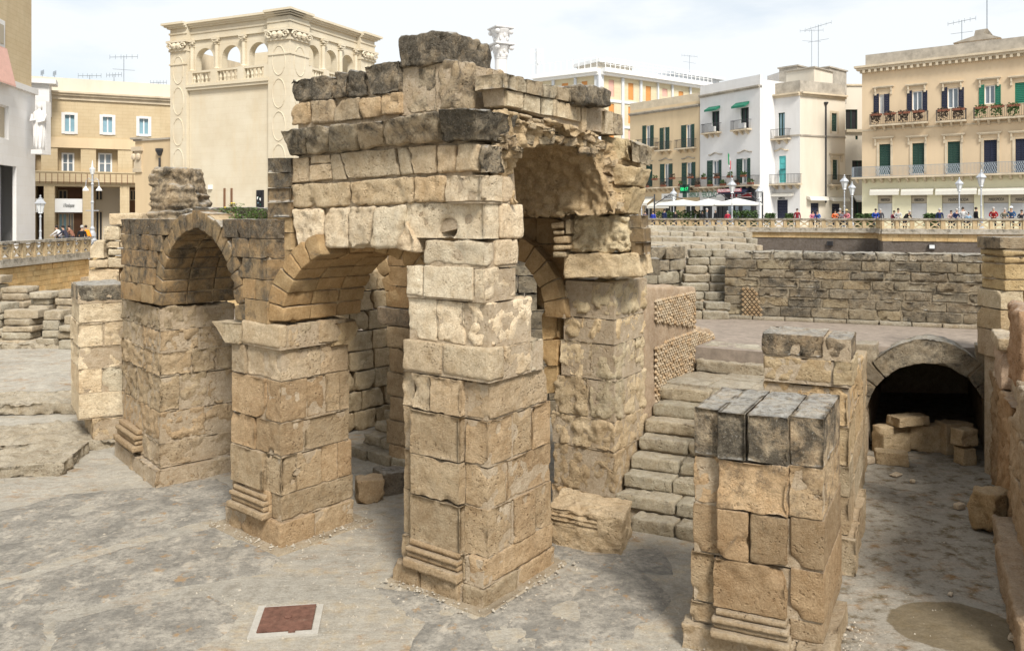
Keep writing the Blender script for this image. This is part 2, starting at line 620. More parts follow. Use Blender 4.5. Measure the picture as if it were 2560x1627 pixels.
M = {}
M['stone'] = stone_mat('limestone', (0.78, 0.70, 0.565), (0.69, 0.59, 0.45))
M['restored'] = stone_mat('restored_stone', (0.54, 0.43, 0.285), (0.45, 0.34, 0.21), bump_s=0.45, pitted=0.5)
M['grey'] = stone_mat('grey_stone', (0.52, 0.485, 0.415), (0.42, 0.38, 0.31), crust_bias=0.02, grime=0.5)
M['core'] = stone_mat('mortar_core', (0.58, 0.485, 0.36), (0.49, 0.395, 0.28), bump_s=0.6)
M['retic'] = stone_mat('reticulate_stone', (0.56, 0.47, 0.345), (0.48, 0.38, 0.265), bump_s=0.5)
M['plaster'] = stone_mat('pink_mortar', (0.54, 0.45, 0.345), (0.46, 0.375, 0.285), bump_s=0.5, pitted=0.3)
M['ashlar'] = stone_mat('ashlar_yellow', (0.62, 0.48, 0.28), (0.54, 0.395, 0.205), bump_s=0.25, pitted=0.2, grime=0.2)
# ================================================================== the floor of the amphitheatre
def floor_height(X, Y):
    X = np.asarray(X, dtype=float); Y = np.asarray(Y, dtype=float)
    z = 0.035 * fbm(np.stack([X * 0.55, Y * 0.55, X * 0], axis=1), 41, 3)
    z = z + 0.012 * fbm(np.stack([X * 2.6, Y * 2.6, X * 0], axis=1), 43, 2)
    k = np.clip((Y - 23) / 11, 0, 1) * np.clip((-X - 6) / 5, 0, 1)
    z = z + 0.9 * k * k * (3 - 2 * k)
    return z
xs = np.concatenate([np.linspace(-60, -16, 40), np.arange(-15.8, 12, 0.16), np.linspace(12.2, 30, 40)])
ys = np.concatenate([np.linspace(-12, 8.5, 16), np.arange(8.7, 24, 0.16), np.linspace(24.2, 70, 90)])
XX, YY = np.meshgrid(xs, ys)
ZZ = floor_height(XX.ravel(), YY.ravel())
nxg, nyg = len(xs), len(ys)
ii = np.arange(nxg * nyg).reshape(nyg, nxg)
qq = np.stack([ii[:-1, :-1].ravel(), ii[:-1, 1:].ravel(), ii[1:, 1:].ravel(), ii[1:, :-1].ravel()], axis=1)

def floor_mat():
    m, n, b = new_mat('beaten_floor')
    pos, nor = worldpos(n)
    mpn = n.nodes.new('ShaderNodeMapping')
    mpn.inputs['Rotation'].default_value = (0, 0, R_(-38))
    mpn.inputs['Scale'].default_value = (1, 2.6, 1)
    n.links.new(pos, mpn.inputs['Vector'])
    st = mpn.outputs[0]
    sep = n.nodes.new('ShaderNodeSeparateXYZ')
    n.links.new(pos, sep.inputs[0])
    big = noise(n, pos, 0.45, 5, 0.6, 0.4)
    col = mixc(n, ramp(n, big, 0.38, 0.62), (0.42, 0.36, 0.27), (0.32, 0.268, 0.195))
    # smooth grey cement-like bedrock in drawn-out patches
    g1 = noise(n, st, 0.42, 6, 0.62, 0.5)
    lf = math_(n, 'MULTIPLY', math_(n, 'SUBTRACT', 2.0, sep.outputs['X']), 0.006)
    gm = ramp(n, math_(n, 'ADD', g1, lf), 0.52, 0.57)
    grey = mixc(n, ramp(n, noise(n, pos, 7, 8, 0.75), 0.35, 0.7), (0.29, 0.27, 0.232), (0.17, 0.16, 0.14))
    col = mixc(n, math_(n, 'MULTIPLY', gm, 0.85), col, grey)
    # pale worn rock to the left
    w1 = math_(n, 'ADD', noise(n, st, 0.55, 6, 0.6, 0.3), math_(n, 'MULTIPLY', math_(n, 'MAXIMUM', math_(n, 'ADD', sep.outputs['X'], 6.5), -3.2), -0.05))
    col = mixc(n, ramp(n, w1, 0.58, 0.68), col, (0.43, 0.395, 0.335))
    w2 = noise(n, pos, 1.15, 7, 0.68, 0.8)
    col = mixc(n, ramp(n, w2, 0.60, 0.66, (0, 0, 0, 1), (0.7, 0.7, 0.7, 1)), col, (0.40, 0.36, 0.30))
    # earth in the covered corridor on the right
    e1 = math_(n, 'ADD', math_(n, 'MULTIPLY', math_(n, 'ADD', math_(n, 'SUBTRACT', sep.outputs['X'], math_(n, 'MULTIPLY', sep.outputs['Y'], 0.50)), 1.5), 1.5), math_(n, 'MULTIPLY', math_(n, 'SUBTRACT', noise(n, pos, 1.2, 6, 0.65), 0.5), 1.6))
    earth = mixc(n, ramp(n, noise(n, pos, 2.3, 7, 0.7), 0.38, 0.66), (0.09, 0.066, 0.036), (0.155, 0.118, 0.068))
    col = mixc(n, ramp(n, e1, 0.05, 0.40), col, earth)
    # rusty sand
    s1 = noise(n, st, 1.5, 8, 0.75, 0.6)
    s2 = noise(n, pos, 0.35, 3, 0.5)
    sm = math_(n, 'MULTIPLY', ramp(n, s1, 0.50, 0.58), ramp(n, s2, 0.42, 0.54))
    col = mixc(n, math_(n, 'MULTIPLY', sm, 0.75), col, (0.27, 0.155, 0.065))
    # crumbs and dark specks
    vo = n.nodes.new('ShaderNodeTexVoronoi')
    vo.inputs['Scale'].default_value = 38
    n.links.new(pos, vo.inputs['Vector'])
    sp = ramp(n, vo.outputs['Distance'], 0.05, 0.20, (1, 1, 1, 1), (0, 0, 0, 1))
    pick = ramp(n, noise(n, pos, 21, 2, 0.5), 0.61, 0.65)
    col = mixc(n, math_(n, 'MULTIPLY', math_(n, 'MULTIPLY', sp, pick), 0.7), col, (0.50, 0.47, 0.41))
    dsp = ramp(n, noise(n, pos, 30, 5, 0.75), 0.58, 0.72)
    col = mixc(n, math_(n, 'MULTIPLY', dsp, 0.5), col, (0.12, 0.11, 0.095))
    # cracks
    vc = n.nodes.new('ShaderNodeTexVoronoi')
    vc.feature = 'DISTANCE_TO_EDGE'
    vc.inputs['Scale'].default_value = 0.33
    wp = n.nodes.new('ShaderNodeTexNoise')
    wp.inputs['Scale'].default_value = 1.3
    wp.inputs['Detail'].default_value = 5
    n.links.new(pos, wp.inputs['Vector'])
    va = n.nodes.new('ShaderNodeVectorMath')
    va.operation = 'MULTIPLY_ADD'
    va.inputs[1].default_value = (0.9, 0.9, 0.9)
    n.links.new(wp.outputs['Color'], va.inputs[0])
    n.links.new(st, va.inputs[2])
    n.links.new(va.outputs[0], vc.inputs['Vector'])
    ck = ramp(n, vc.outputs['Distance'], 0.0, 0.012, (1, 1, 1, 1), (0, 0, 0, 1))
    ck = math_(n, 'MULTIPLY', ck, ramp(n, noise(n, pos, 0.5, 3, 0.5), 0.56, 0.66))
    col = mixc(n, math_(n, 'MULTIPLY', ck, 0.75), col, (0.10, 0.09, 0.075))
    # round earth patch rimmed by worn lime mortar
    vd_ = n.nodes.new('ShaderNodeVectorMath'); vd_.operation = 'DISTANCE'
    cxy = G(2385, 1565)
    vm = n.nodes.new('ShaderNodeVectorMath'); vm.operation = 'MULTIPLY'
    vm.inputs[1].default_value = (1.0, 1.25, 0.0)
    n.links.new(pos, vm.inputs[0])
    vd_.inputs[1].default_value = (cxy[0], cxy[1] * 1.25, 0)
    n.links.new(vm.outputs[0], vd_.inputs[0])
    rd = math_(n, 'ADD', vd_.outputs['Value'], math_(n, 'MULTIPLY', math_(n, 'SUBTRACT', noise(n, pos, 2.2, 7, 0.7), 0.5), 0.9))
    lime = math_(n, 'MULTIPLY', ramp(n, rd, 1.35, 1.6, (1, 1, 1, 1), (0, 0, 0, 1)), ramp(n, noise(n, pos, 3.1, 6, 0.7), 0.34, 0.52))
    col = mixc(n, math_(n, 'MULTIPLY', lime, 0.8), col, (0.34, 0.32, 0.28))
    rd2 = math_(n, 'ADD', vd_.outputs['Value'], math_(n, 'MULTIPLY', math_(n, 'SUBTRACT', noise(n, pos, 4.0, 5, 0.6), 0.5), 0.18))
    col = mixc(n, ramp(n, rd2, 0.93, 0.97, (0.9, 0.9, 0.9, 1), (0, 0, 0, 1)), col, mixc(n, noise(n, pos, 7, 7, 0.75), (0.11, 0.086, 0.051), (0.19, 0.152, 0.098)))
    # overall mottling
    col = mixc(n, 1.0, col, ramp(n, noise(n, pos, 4.5, 9, 0.78), 0.32, 0.68, (0.80, 0.79, 0.77, 1), (1.16, 1.16, 1.15, 1)), 'MULTIPLY')
    col = mixc(n, 1.0, col, ramp(n, noise(n, pos, 26, 6, 0.8), 0.34, 0.66, (0.80, 0.785, 0.765, 1), (1.12, 1.12, 1.11, 1)), 'MULTIPLY')
    n.links.new(col, b.inputs['Base Color'])
    b.inputs['Roughness'].default_value = 0.93
    b.inputs['Specular IOR Level'].default_value = 0.15
    h = math_(n, 'ADD', math_(n, 'MULTIPLY', noise(n, pos, 14, 9, 0.75), 0.9), math_(n, 'MULTIPLY', noise(n, st, 2.2, 5, 0.6), 1.6))
    h = math_(n, 'SUBTRACT', h, math_(n, 'MULTIPLY', ck, 1.0))
    h = math_(n, 'ADD', h, math_(n, 'MULTIPLY', math_(n, 'MULTIPLY', sp, pick), 0.8))
    bump(n, b, h, 0.6, 0.032)
    return m
M['floor'] = floor_mat()
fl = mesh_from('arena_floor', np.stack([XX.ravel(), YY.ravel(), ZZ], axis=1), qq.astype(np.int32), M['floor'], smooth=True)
tag(fl, kind='structure')
# grey bedrock slabs that lie a finger's breadth proud of the dusty floor
def polydist(px_, py_, poly_):
    d = np.full(px_.shape, 1e9); ins = np.zeros(px_.shape, bool); m_ = len(poly_)
    for i in range(m_):
        (x0, y0), (x1, y1) = poly_[i], poly_[(i + 1) % m_]
        ex, ey = x1 - x0, y1 - y0
        t = np.clip(((px_ - x0) * ex + (py_ - y0) * ey) / (ex * ex + ey * ey), 0, 1)
        d = np.minimum(d, np.hypot(px_ - x0 - t * ex, py_ - y0 - t * ey))
        ins ^= ((y0 > py_) != (y1 > py_)) & (px_ < ex * (py_ - y0) / (ey + 1e-12) + x0)
    return np.where(ins, d, -d)
def slab_mat():
    m, n, b = new_mat('grey_bedrock')
    pos, nor = worldpos(n)
    col = mixc(n, ramp(n, noise(n, pos, 1.3, 8, .7, .5), .40, .60), (.345, .317, .268), (.195, .182, .158))
    col = mixc(n, ramp(n, noise(n, pos, 9, 7, .78), .44, .66, (0, 0, 0, 1), (.8, .8, .8, 1)), col, (.128, .12, .105))
    col = mixc(n, ramp(n, noise(n, pos, 2.4, 7, .7, .6), .56, .66, (0, 0, 0, 1), (.8, .8, .8, 1)), col, (.43, .385, .315))
    col = mixc(n, ramp(n, noise(n, pos, 3.1, 7, .72), .58, .66, (0, 0, 0, 1), (.75, .75, .75, 1)), col, (.30, .19, .09))
    col = mixc(n, ramp(n, noise(n, pos, 28, 5, .78), .36, .64, (.45, .45, .45, 1), (0, 0, 0, 1)), col, mixc(n, 1.0, col, (1.35, 1.33, 1.3), 'MULTIPLY'))
    n.links.new(col, b.inputs['Base Color']); b.inputs['Roughness'].default_value = .92; b.inputs['Specular IOR Level'].default_value = .15
    bump(n, b, math_(n, 'ADD', noise(n, pos, 12, 8, .78), math_(n, 'MULTIPLY', noise(n, pos, 2.5, 6, .7), 2.0)), .7, .04)
    return m
M['slab'] = slab_mat()
def bedrock(pts_px, up=.022):
    P_ = [G(u, v) for (u, v) in pts_px]
    x0, x1 = min(p[0] for p in P_) - .2, max(p[0] for p in P_) + .2
    y0, y1 = min(p[1] for p in P_) - .2, max(p[1] for p in P_) + .2
    gx, gy = np.meshgrid(np.arange(x0, x1, .07), np.arange(y0, y1, .07))
    X, Y = gx.ravel(), gy.ravel()
    wx = X + .13 * fbm(np.stack([X * 2.2, Y * 2.2, X * 0], axis=1), 61, 3); wy = Y + .13 * fbm(np.stack([X * 2.2, Y * 2.2, X * 0 + 7], axis=1), 63, 3)
    sd = polydist(wx, wy, P_)
    holes_ = fbm(np.stack([X * 1.1, Y * 1.1, X * 0 + 3], axis=1), 67, 4)
    sd = np.minimum(sd, (.56 - holes_) * .5)
    z = floor_height(X, Y) + np.clip(sd / .035, -1, 1) * up + .004 * fbm(np.stack([X * 6, Y * 6, X * 0], axis=1), 69, 2)
    ny_, nx_ = gx.shape
    ix = np.arange(nx_ * ny_).reshape(ny_, nx_)
    q = np.stack([ix[:-1, :-1].ravel(), ix[:-1, 1:].ravel(), ix[1:, 1:].ravel(), ix[1:, :-1].ravel()], axis=1)
    q = q[(sd[q].max(axis=1) > -.02)]
    us, inv = np.unique(q, return_inverse=True)
    o = mesh_from('bedrock_slab', np.stack([X, Y, z], axis=1)[us], inv.reshape(q.shape).astype(np.int32), M['slab'], smooth=True)
    tag(o, kind='structure')
bedrock([(-80, 1300), (160, 1235), (330, 1222), (540, 1195), (640, 1260), (430, 1325), (200, 1385), (0, 1445), (-80, 1462)])
bedrock([(-80, 1480), (0, 1462), (240, 1395), (470, 1335), (600, 1300), (705, 1395), (660, 1432), (520, 1460), (300, 1492), (100, 1540), (110, 1650), (-80, 1650)])
bedrock([(130, 1552), (330, 1512), (520, 1490), (600, 1540), (560, 1590), (420, 1650), (140, 1650)], .015)
bedrock([(930, 1470), (1060, 1480), (1180, 1545), (1400, 1440), (1600, 1420), (1680, 1500), (1560, 1600), (1300, 1650), (1000, 1650), (1060, 1560)], .012)
bedrock([(1330, 1330), (1480, 1390), (1640, 1370), (1690, 1440), (1500, 1430), (1400, 1410)], .012)

def fz(x, y): return float(floor_height([x], [y])[0])

# ================================================================== ruins
C_PALE = (1.22, 1.18, 1.10, 0.05)
C_MID = (0.93, 0.88, 0.80, 0.10)
C_TAN = (0.735, 0.63, 0.505, 0.16)
C_BROWN = (0.63, 0.52, 0.40, 0.2)
C_DARK = (0.66, 0.62, 0.56, 0.80)
C_BLACK = (0.48, 0.45, 0.42, 1.0)

def add_hex(mb, b4, z0, z1):
    mb.add([(p[0], p[1], z0) for p in b4] + [(p[0], p[1], z1) for p in b4],
           [(3, 2, 1, 0), (4, 5, 6, 7), (0, 1, 5, 4), (1, 2, 6, 5), (2, 3, 7, 6), (3, 0, 4, 7)])

def pier(thing_, C, Ld, Rd, courses, mat, dep=0.6, name='pier', bname='block', extra_core=None):
    """courses: (v_top, v_bottom, left joints u.., right joints u.., colour, options); v read at the corner edge"""
    L, R = np.array(dirv(Ld)), np.array(dirv(Rd))
    C = np.array(C, dtype=float)
    core = MB()
    spec = []
    for (vt, vb, ls, rs, col, op) in courses:
        Cc = C + np.array(op.get('shift', (0, 0))) - op.get('off', 0.0) * (L + R)
        z1, z0 = zat(vt, Cc[1]), zat(vb, Cc[1])
        if 'z' in op: z0, z1 = op['z']
        tl = [hit(u, Cc, L) for u in ls]
        tr = [hit(u, Cc, R) for u in rs]
        P = lambda a, b: Cc + L * a + R * b
        a1, b1 = tl[0], tr[0]
        dR = min(dep, a1)
        dL = min(dep, b1) if len(tr) > 1 else min(dep, tr[-1])
        kw = dict(cell=op.get('cell', 0.05), r=op.get('r', 0.03) * 0.72, amp=op.get('amp', 0.024), pit=op.get('pit', 0.02), strat=op.get('strat', 0), billow=op.get('billow', 0.0), chips=op.get('chips'))
        pr0 = op.get('cproud', 0.0)
        spec.append(([P(0, -pr0), P(a1, -pr0), P(a1, b1), P(0, b1)], z0, z1, col, kw, op.get('mat')))
        for i in range(1, len(tl)):
            pr = op.get('proud', {}).get(i, 0.0)
            spec.append(([P(tl[i - 1], -pr), P(tl[i], -pr), P(tl[i], dL), P(tl[i - 1], dL)], z0, z1, col, kw, op.get('mat')))
        for i in range(1, len(tr)):
            pr = op.get('rproud', {}).get(i, 0.0)
            spec.append(([P(-pr, tr[i - 1]), P(dR, tr[i - 1]), P(dR, tr[i]), P(-pr, tr[i])], z0, z1, col, kw, op.get('mat')))
        e = 0.036
        if not op.get('nocore') and tl[-1] > 3 * e and tr[-1] > 3 * e:
            add_hex(core, [P(e, e), P(tl[-1] - e, e), P(tl[-1] - e, tr[-1] - e), P(e, tr[-1] - e)], max(0.0, z0 - 0.02), z1 - 0.05)
    if extra_core: extra_core(core)
    # plan orientation: L x R may be clockwise; recompute outward faces
    po = core.build(name, M['core'], thing_, world=True)
    fix_normals(po)
    for (b4, z0, z1, col, kw, mm) in spec:
        # order so that a x b x z is right-handed
        a = b4[1] - b4[0]; b_ = b4[3] - b4[0]
        if a[0] * b_[1] - a[1] * b_[0] < 0:
            b4 = [b4[1], b4[0], b4[3], b4[2]]
        kw = dict(kw); kw['amp'] *= rng.choice((.5, .8, 1, 1.3, 2.0)); kw['pit'] *= rng.choice((.3, 1, 1.6)); kw['r'] = kw['r'] * rng.choice((.4, .6, .8, 1.1, 1.3))
        jx = np.array((rng.uniform(-.014, .014), rng.uniform(-.014, .014)))
        hexblock(bname, po, mm or mat, [q + jx for q in b4], z0, z1, color=jit(col, 0.13), **kw)
    return po

import bmesh
def fix_normals(o):
    bm = bmesh.new()
    bm.from_mesh(o.data)
    bmesh.ops.recalc_face_normals(bm, faces=bm.faces[:])
    bm.to_mesh(o.data)
    bm.free()

def qb(parent, q4, C, d, depth, col, mat=None, proud=0.0, proud_b=None, bname='block', shrink=0.0, **kw):
    n = np.array((-d[1], d[0]))
    if n[1] < 0: n = -n
    pb = proud if proud_b is None else proud_b
    C = np.array(C, dtype=float)
    tl, tr = [onp(u, v, C - n * proud, d) for (u, v) in q4[:2]]
    br, bl = [onp(u, v, C - n * pb, d) for (u, v) in q4[2:]]
    n3 = np.array((n[0], n[1], 0))
    c = np.zeros((2, 2, 2, 3))
    c[0, 0, 1], c[1, 0, 1], c[1, 0, 0], c[0, 0, 0] = tl, tr, br, bl
    c[0, 1, 1], c[1, 1, 1] = tl + n3 * (depth + proud), tr + n3 * (depth + proud)
    c[1, 1, 0], c[0, 1, 0] = br + n3 * (depth + pb), bl + n3 * (depth + pb)
    size = (np.linalg.norm(tr - tl), depth + proud, np.linalg.norm(tl - bl))
    k = dict(cell=0.05, r=0.04, amp=0.025, pit=0.022)
    k.update(kw)
    k['r'] *= rng.choice((.4, .6, .8, 1.0))
    return rock(bname, parent, mat or M['stone'], trilin(c), size, color=jit(col, 0.12), **k)

def arch(thing_, A, B, zs, Rd, depth, th, nv, rows, mat, col, keep=None, keep0=None, skip=None, name='arch', core=True, jitr=0.03, zsB=None, vname='voussoir', core_mat=None, **kw):
    A = np.array(A, dtype=float); B = np.array(B, dtype=float)
    Mx = (A + B) / 2
    e = (B - A) / np.linalg.norm(B - A)
    rad = np.linalg.norm(B - A) / 2
    Rv = np.array(dirv(Rd))
    def pt(th_, r, dd):
        p = Mx - e * math.cos(th_) * r + Rv * dd
        zz = zs + r * math.sin(th_)
        if zsB is not None:
            zz += (zsB - zs) * (0.5 - 0.5 * math.cos(th_))
        return np.array((p[0], p[1], zz))
    mb = MB()
    if core:
        seg = 18
        for i in range(seg):
            t0, t1 = math.pi * i / seg, math.pi * (i + 1) / seg
            if keep and not (keep[0] <= (t0 + t1) / 2 / math.pi <= keep[1]): continue
            vs = [pt(t, r, dd) for dd in (0.08 if not keep0 else depth / rows + .05, depth - 0.05) for (t, r) in ((t0, rad + 0.06), (t1, rad + 0.06), (t1, rad + th - 0.04), (t0, rad + th - 0.04))]
            mb.add(vs, [(0, 1, 2, 3), (7, 6, 5, 4), (0, 4, 5, 1), (1, 5, 6, 2), (2, 6, 7, 3), (3, 7, 4, 0)])
    else:
        vs = [pt(t, r, dd) for dd in (0.08, 0.2) for (t, r) in ((1.4, rad + .1), (1.6, rad + .1), (1.6, rad + .2), (1.4, rad + .2))]
        mb.add(vs, [(0, 1, 2, 3), (7, 6, 5, 4), (0, 4, 5, 1), (1, 5, 6, 2), (2, 6, 7, 3), (3, 7, 4, 0)])
    ao = mb.build(name, core_mat or M['core'], thing_, world=True)
    fix_normals(ao)
    dd = depth / rows
    for r_ in range(rows):
        for i in range(nv):
            t0, t1 = math.pi * i / nv, math.pi * (i + 1) / nv
            f_ = (i + 0.5) / nv
            if keep and not (keep[0] <= f_ <= keep[1]): continue
            if skip and skip[0] < f_ < skip[1]: continue
            if keep0 and r_ == 0 and not (keep0[0] <= f_ <= keep0[1]): continue
            ro = rad + th * (1 + rng.uniform(-jitr, jitr) * 4)
            ri = rad + rng.uniform(-jitr, jitr) * 0.5
            c = np.zeros((2, 2, 2, 3))
            for a_, t in ((0, t0), (1, t1)):
                for k_, rr in ((0, ri), (1, ro)):
                    for j_, q in ((0, r_ * dd), (1, (r_ + 1) * dd)):
                        c[a_, j_, k_] = pt(t, rr, q)
            size = (rad * math.pi / nv, dd, th)
            k = dict(cell=0.06, r=0.03, amp=0.02, pit=0.01)
            k.update(kw)
            rock(vname, ao, mat, trilin(c), size, color=jit(col, 0.1), **k)
    return ao

# ---------------------------------------------------------------- the big ruined arcade
ARC = thing('ruined_arcade', 'tall ruined Roman stone arcade with broken vault and blackened top blocks', 'ruin', (-1.5, 14.5, 0))
C1 = (-0.46, 12.59)
CS = (-0.372, 12.72)
L1, R1d = 144, 54
dl1, dr1 = dirv(L1), dirv(R1d)

# dowel holes and sockets read from the picture
for (u, v, r, d, C_, dv) in ((1250, 1072, .055, .12, CS, dr1), (1317, 1246, .06, .14, CS, dr1), (1363, 1225, .05, .12, CS, dr1), (1250, 1301, .05, .1, CS, dr1), (1268, 1277, .05, .1, CS, dr1),
                        (1112, 572, .15, .34, C1, dl1), (1162, 548, .09, .1, C1, dl1), (1285, 1350, .05, .1, CS, dr1)):
    HOLES.append((onp(u, v, C_, dv), r, d))
for (u, v, r, d) in ((759, 883, .09, .16), (775, 1147, .06, .12), (735, 1205, .06, .1), (745, 1180, .05, .1)):
    HOLES.append((onp(u, v, (-4.33, 14.99), dirv(50)), r, d))
HOLES.append((onp(674, 1134, (-4.33, 14.99), dirv(140)), .07, .1))
HOLES.append((onp(446, 1069, (-8.16, 18.5), dirv(42)), .08, .12))
# front pier
pil = {1: 0.13}
PB = dict(amp=0.02, pit=0.018)
courses = [
    # plinth and base (shaft corner C1)
    (1478, 1530, [1150, 1050, 984], [1300, 1392], C_TAN, dict(shift=(C1[0] - CS[0], C1[1] - CS[1]), proud={1: 0.05, 2: 0.05}, z=(-0.05, 0.34), r=0.06, amp=0.035)),
    (1398, 1478, [1165, 1034, 1000], [1384], C_TAN, dict(shift=(C1[0] - CS[0] + .02, C1[1] - CS[1] + .05), z=(0.34, 0.80), r=0.05, amp=0.03, proud={1: 0.02})),
    (1277, 1398, [1162, 1038, 1008], [1285, 1340, 1381], C_TAN, dict(proud=pil, **PB)),
    (1169, 1277, [1162, 1038, 1008], [1268, 1378], C_TAN, dict(proud=pil, **PB)),
    (1052, 1169, [1162, 1038, 1006], [1285, 1331, 1375], C_TAN, dict(proud=pil, **PB)),
    (957, 1052, [1162, 1084, 1038, 1006], [1368], (0.84, 0.77, 0.67, 0.06), dict(proud={1: .12, 2: .12}, amp=0.035, pit=0.035)),
    (872, 957, [1102, 1003], [1264, 1330, 1364], (0.98, 0.92, 0.82, 0.08), dict(off=0.10, r=0.09, amp=0.03)),
    (755, 872, [1162, 1091, 1017], [1335], C_PALE, dict(off=0.02, r=0.085, amp=0.045, pit=0.03)),
    (669, 755, [1180, 1056, 1010], [1296], C_PALE, dict(shift=(-.06, -.06), r=0.06, amp=0.035, pit=0.03)),
    (600, 669, [1056], [1240, 1298], C_PALE, dict(shift=(-.06, -.06), r=0.07, amp=0.035, pit=0.03)),
    (505, 600, [1011], [1250, 1311], C_PALE, dict(nocore=True, shift=(-.07, -.07), r=0.06, amp=0.03, pit=0.03)),
    (435, 505, [1111], [1258, 1287], (1.0, .95, .87, .08), dict(shift=(-.13, -.19), r=0.06, amp=0.035, pit=0.04)),
    (356, 435, [1196], [1262], (.74, .7, .63, .75), dict(shift=(-.08, -.16), r=0.08, amp=0.06, pit=0.05)),
]
P1 = pier(ARC, CS, L1, R1d, courses, M['stone'])
# moulded pilaster base on the facade
def pil_base(parent, C, L, u0, u1, slabs, col):
    L = np.array(L); n = np.array((L[1], -L[0]))
    if n[1] > 0: n = -n
    a, b = sorted((hit(u0, C, L), hit(u1, C, L)))
    for (z0, z1, pr, ex) in slabs:
        P = lambda t, q: np.array(C) + L * t + n * q
        b4 = [P(b + ex, pr), P(a - ex, pr), P(a - ex, -0.1), P(b + ex, -0.1)]
        hexblock('base_moulding', parent, M['stone'], b4, z0, z1, color=jit(col, 0.04), cell=0.05, r=0.028, amp=0.008, pit=0.004)
pil_base(P1, CS, dl1, 1038, 1162, [(0.33, 0.50, 0.27, 0.05), (0.50, 0.60, 0.20, 0.02), (0.60, 0.69, 0.235, 0.03), (0.69, 0.80, 0.17, 0.0)], C_TAN)

# second pier
C2 = (-4.33, 14.99)
L2, R2d = 140, 50
dl2, dr2 = dirv(L2), dirv(R2d)
courses = [
    (1305, 1372, [600, 558], [790, 889], C_TAN, dict(z=(-0.05, 0.50), off=0.06, r=0.06, amp=0.03)),
    (1240, 1305, [676, 612, 575], [884], C_TAN, dict(z=(0.50, 1.0), r=0.06, amp=0.03, proud={1: .02})),
    (1143, 1240, [664, 585], [743, 805, 845, 880], C_TAN, dict(proud={1: 0.08}, **PB)),
    (1060, 1143, [640, 582], [763, 876], C_TAN, dict(proud={1: 0.05}, **PB)),
    (955, 1060, [664, 582], [770, 813, 850, 874], C_TAN, dict(proud={1: 0.05}, **PB)),
    (875, 955, [617, 582], [802, 872], (0.80, 0.72, 0.62, 0.08), dict(proud={1: 0.04}, **PB)),
    (813, 875, [600], [722, 751, 797, 870], (0.92, 0.85, 0.74, 0.08), dict(off=0.09, r=0.09, amp=0.035)),
]
P2 = pier(ARC, C2, L2, R2d, courses, M['stone'])
pil_base(P2, C2, dl2, 592, 672, [(0.48, 0.62, 0.20, 0.06), (0.62, 0.73, 0.13, 0.02), (0.73, 0.82, 0.16, 0.04), (0.82, 0.93, 0.10, 0.0)], C_TAN)
# projecting impost stones of the second pier
qb(P2, [(838, 808), (905, 800), (884, 862), (832, 868)], C2, dr2, 0.6, (0.86, .8, .7, .1), M['restored'], proud=0.10, r=0.03)
qb(P2, [(527, 803), (602, 806), (596, 862), (562, 858)], C2, dl2, 0.7, (0.9, .85, .75, .2), proud=0.12, r=0.03)

# third pier
C3 = (-8.16, 18.5)
L3, R3d = 131, 42
dl3, dr3 = dirv(L3), dirv(R3d)
RO = dict(amp=0.05, pit=0.06, r=0.05, cell=0.05, billow=.045)
courses = [
    (1160, 1215, [330, 282], [500, 590], (.7, .64, .56, .35), dict(z=(-0.1, 0.42), off=0.14, r=0.12, amp=0.08)),
    (1109, 1160, [345, 300], [480, 590], (.74, .67, .58, .25), dict(z=(0.42, 0.98), r=0.08, amp=0.05)),
    (1031, 1109, [302], [515, 590], C_TAN, RO),
    (942, 1031, [340, 302], [450, 520, 590], (.74, .65, .53, .2), RO),
    (882, 942, [302], [480, 540, 590], (.74, .65, .53, .2), RO),
    (826, 882, [350, 302], [500, 590], (.76, .67, .55, .2), RO),
    (769, 826, [302], [460, 590], (.78, .69, .57, .2), RO),
]
P3 = pier(ARC, C3, L3, R3d, courses, M['stone'])
pil_base(P3, C3, dl3, 306, 352, [(0.50, 0.66, 0.22, 0.05), (0.66, 0.78, 0.14, 0.0), (0.78, 0.90, 0.18, 0.03), (0.90, 1.03, 0.10, 0.0)], C_TAN)

# arches: second-to-front pier and third-to-second pier
P1L = np.array(CS) + np.array(dl1) * hit(1006, CS, dl1)
P2L = np.array(C2) + np.array(dl2) * hit(586, C2, dl2)
A12 = arch(ARC, np.array(C2) + np.array((0.02, 0.02)), P1L, 4.24, 50, 1.9, 0.42, 15, 3, M['restored'], (0.88, 0.79, 0.65, 0.32), keep0=(0, .40), cell=0.06, core_mat=M['restored'])
A23 = arch(ARC, np.array(C3) + np.array((0.02, 0.02)), P2L, 4.16, 46, 1.9, 0.42, 19, 3, M['restored'], (0.66, 0.60, 0.51, 0.74), cell=0.07, core_mat=M['restored'])

# restored wall round the arch of the third bay
cA, cB = np.array(C3), np.array(P2L)
eAB = (cB - cA) / np.linalg.norm(cB - cA)
wall3 = MB()
nAB = np.array((-eAB[1], eAB[0])); nAB = nAB if nAB[1] > 0 else -nAB
sL = hit(301, cA, eAB)
sR = hit(668, cA, eAB)
half = np.linalg.norm(cB - cA) / 2
ztop = 6.18
def hexsz(s0, s1, d0, d1): return [cA + eAB * s0 + nAB * d0, cA + eAB * s1 + nAB * d0, cA + eAB * s1 + nAB * d1, cA + eAB * s0 + nAB * d1]
add_hex(wall3, hexsz(sL + .06, -.42, .08, 1.6), 4.2, ztop - .05)
W3 = wall3.build('upper_wall', M['core'], ARC, world=True)
fix_normals(W3)
wall3b = MB()
add_hex(wall3b, hexsz(2 * half + .42, sR - .06, .08, 1.4), 4.25, ztop - .05)
fix_normals(wall3b.build('upper_wall', M['core'], ARC, world=True))
rows3 = [4.18, 4.62, 5.02, 5.42, 5.80, ztop]
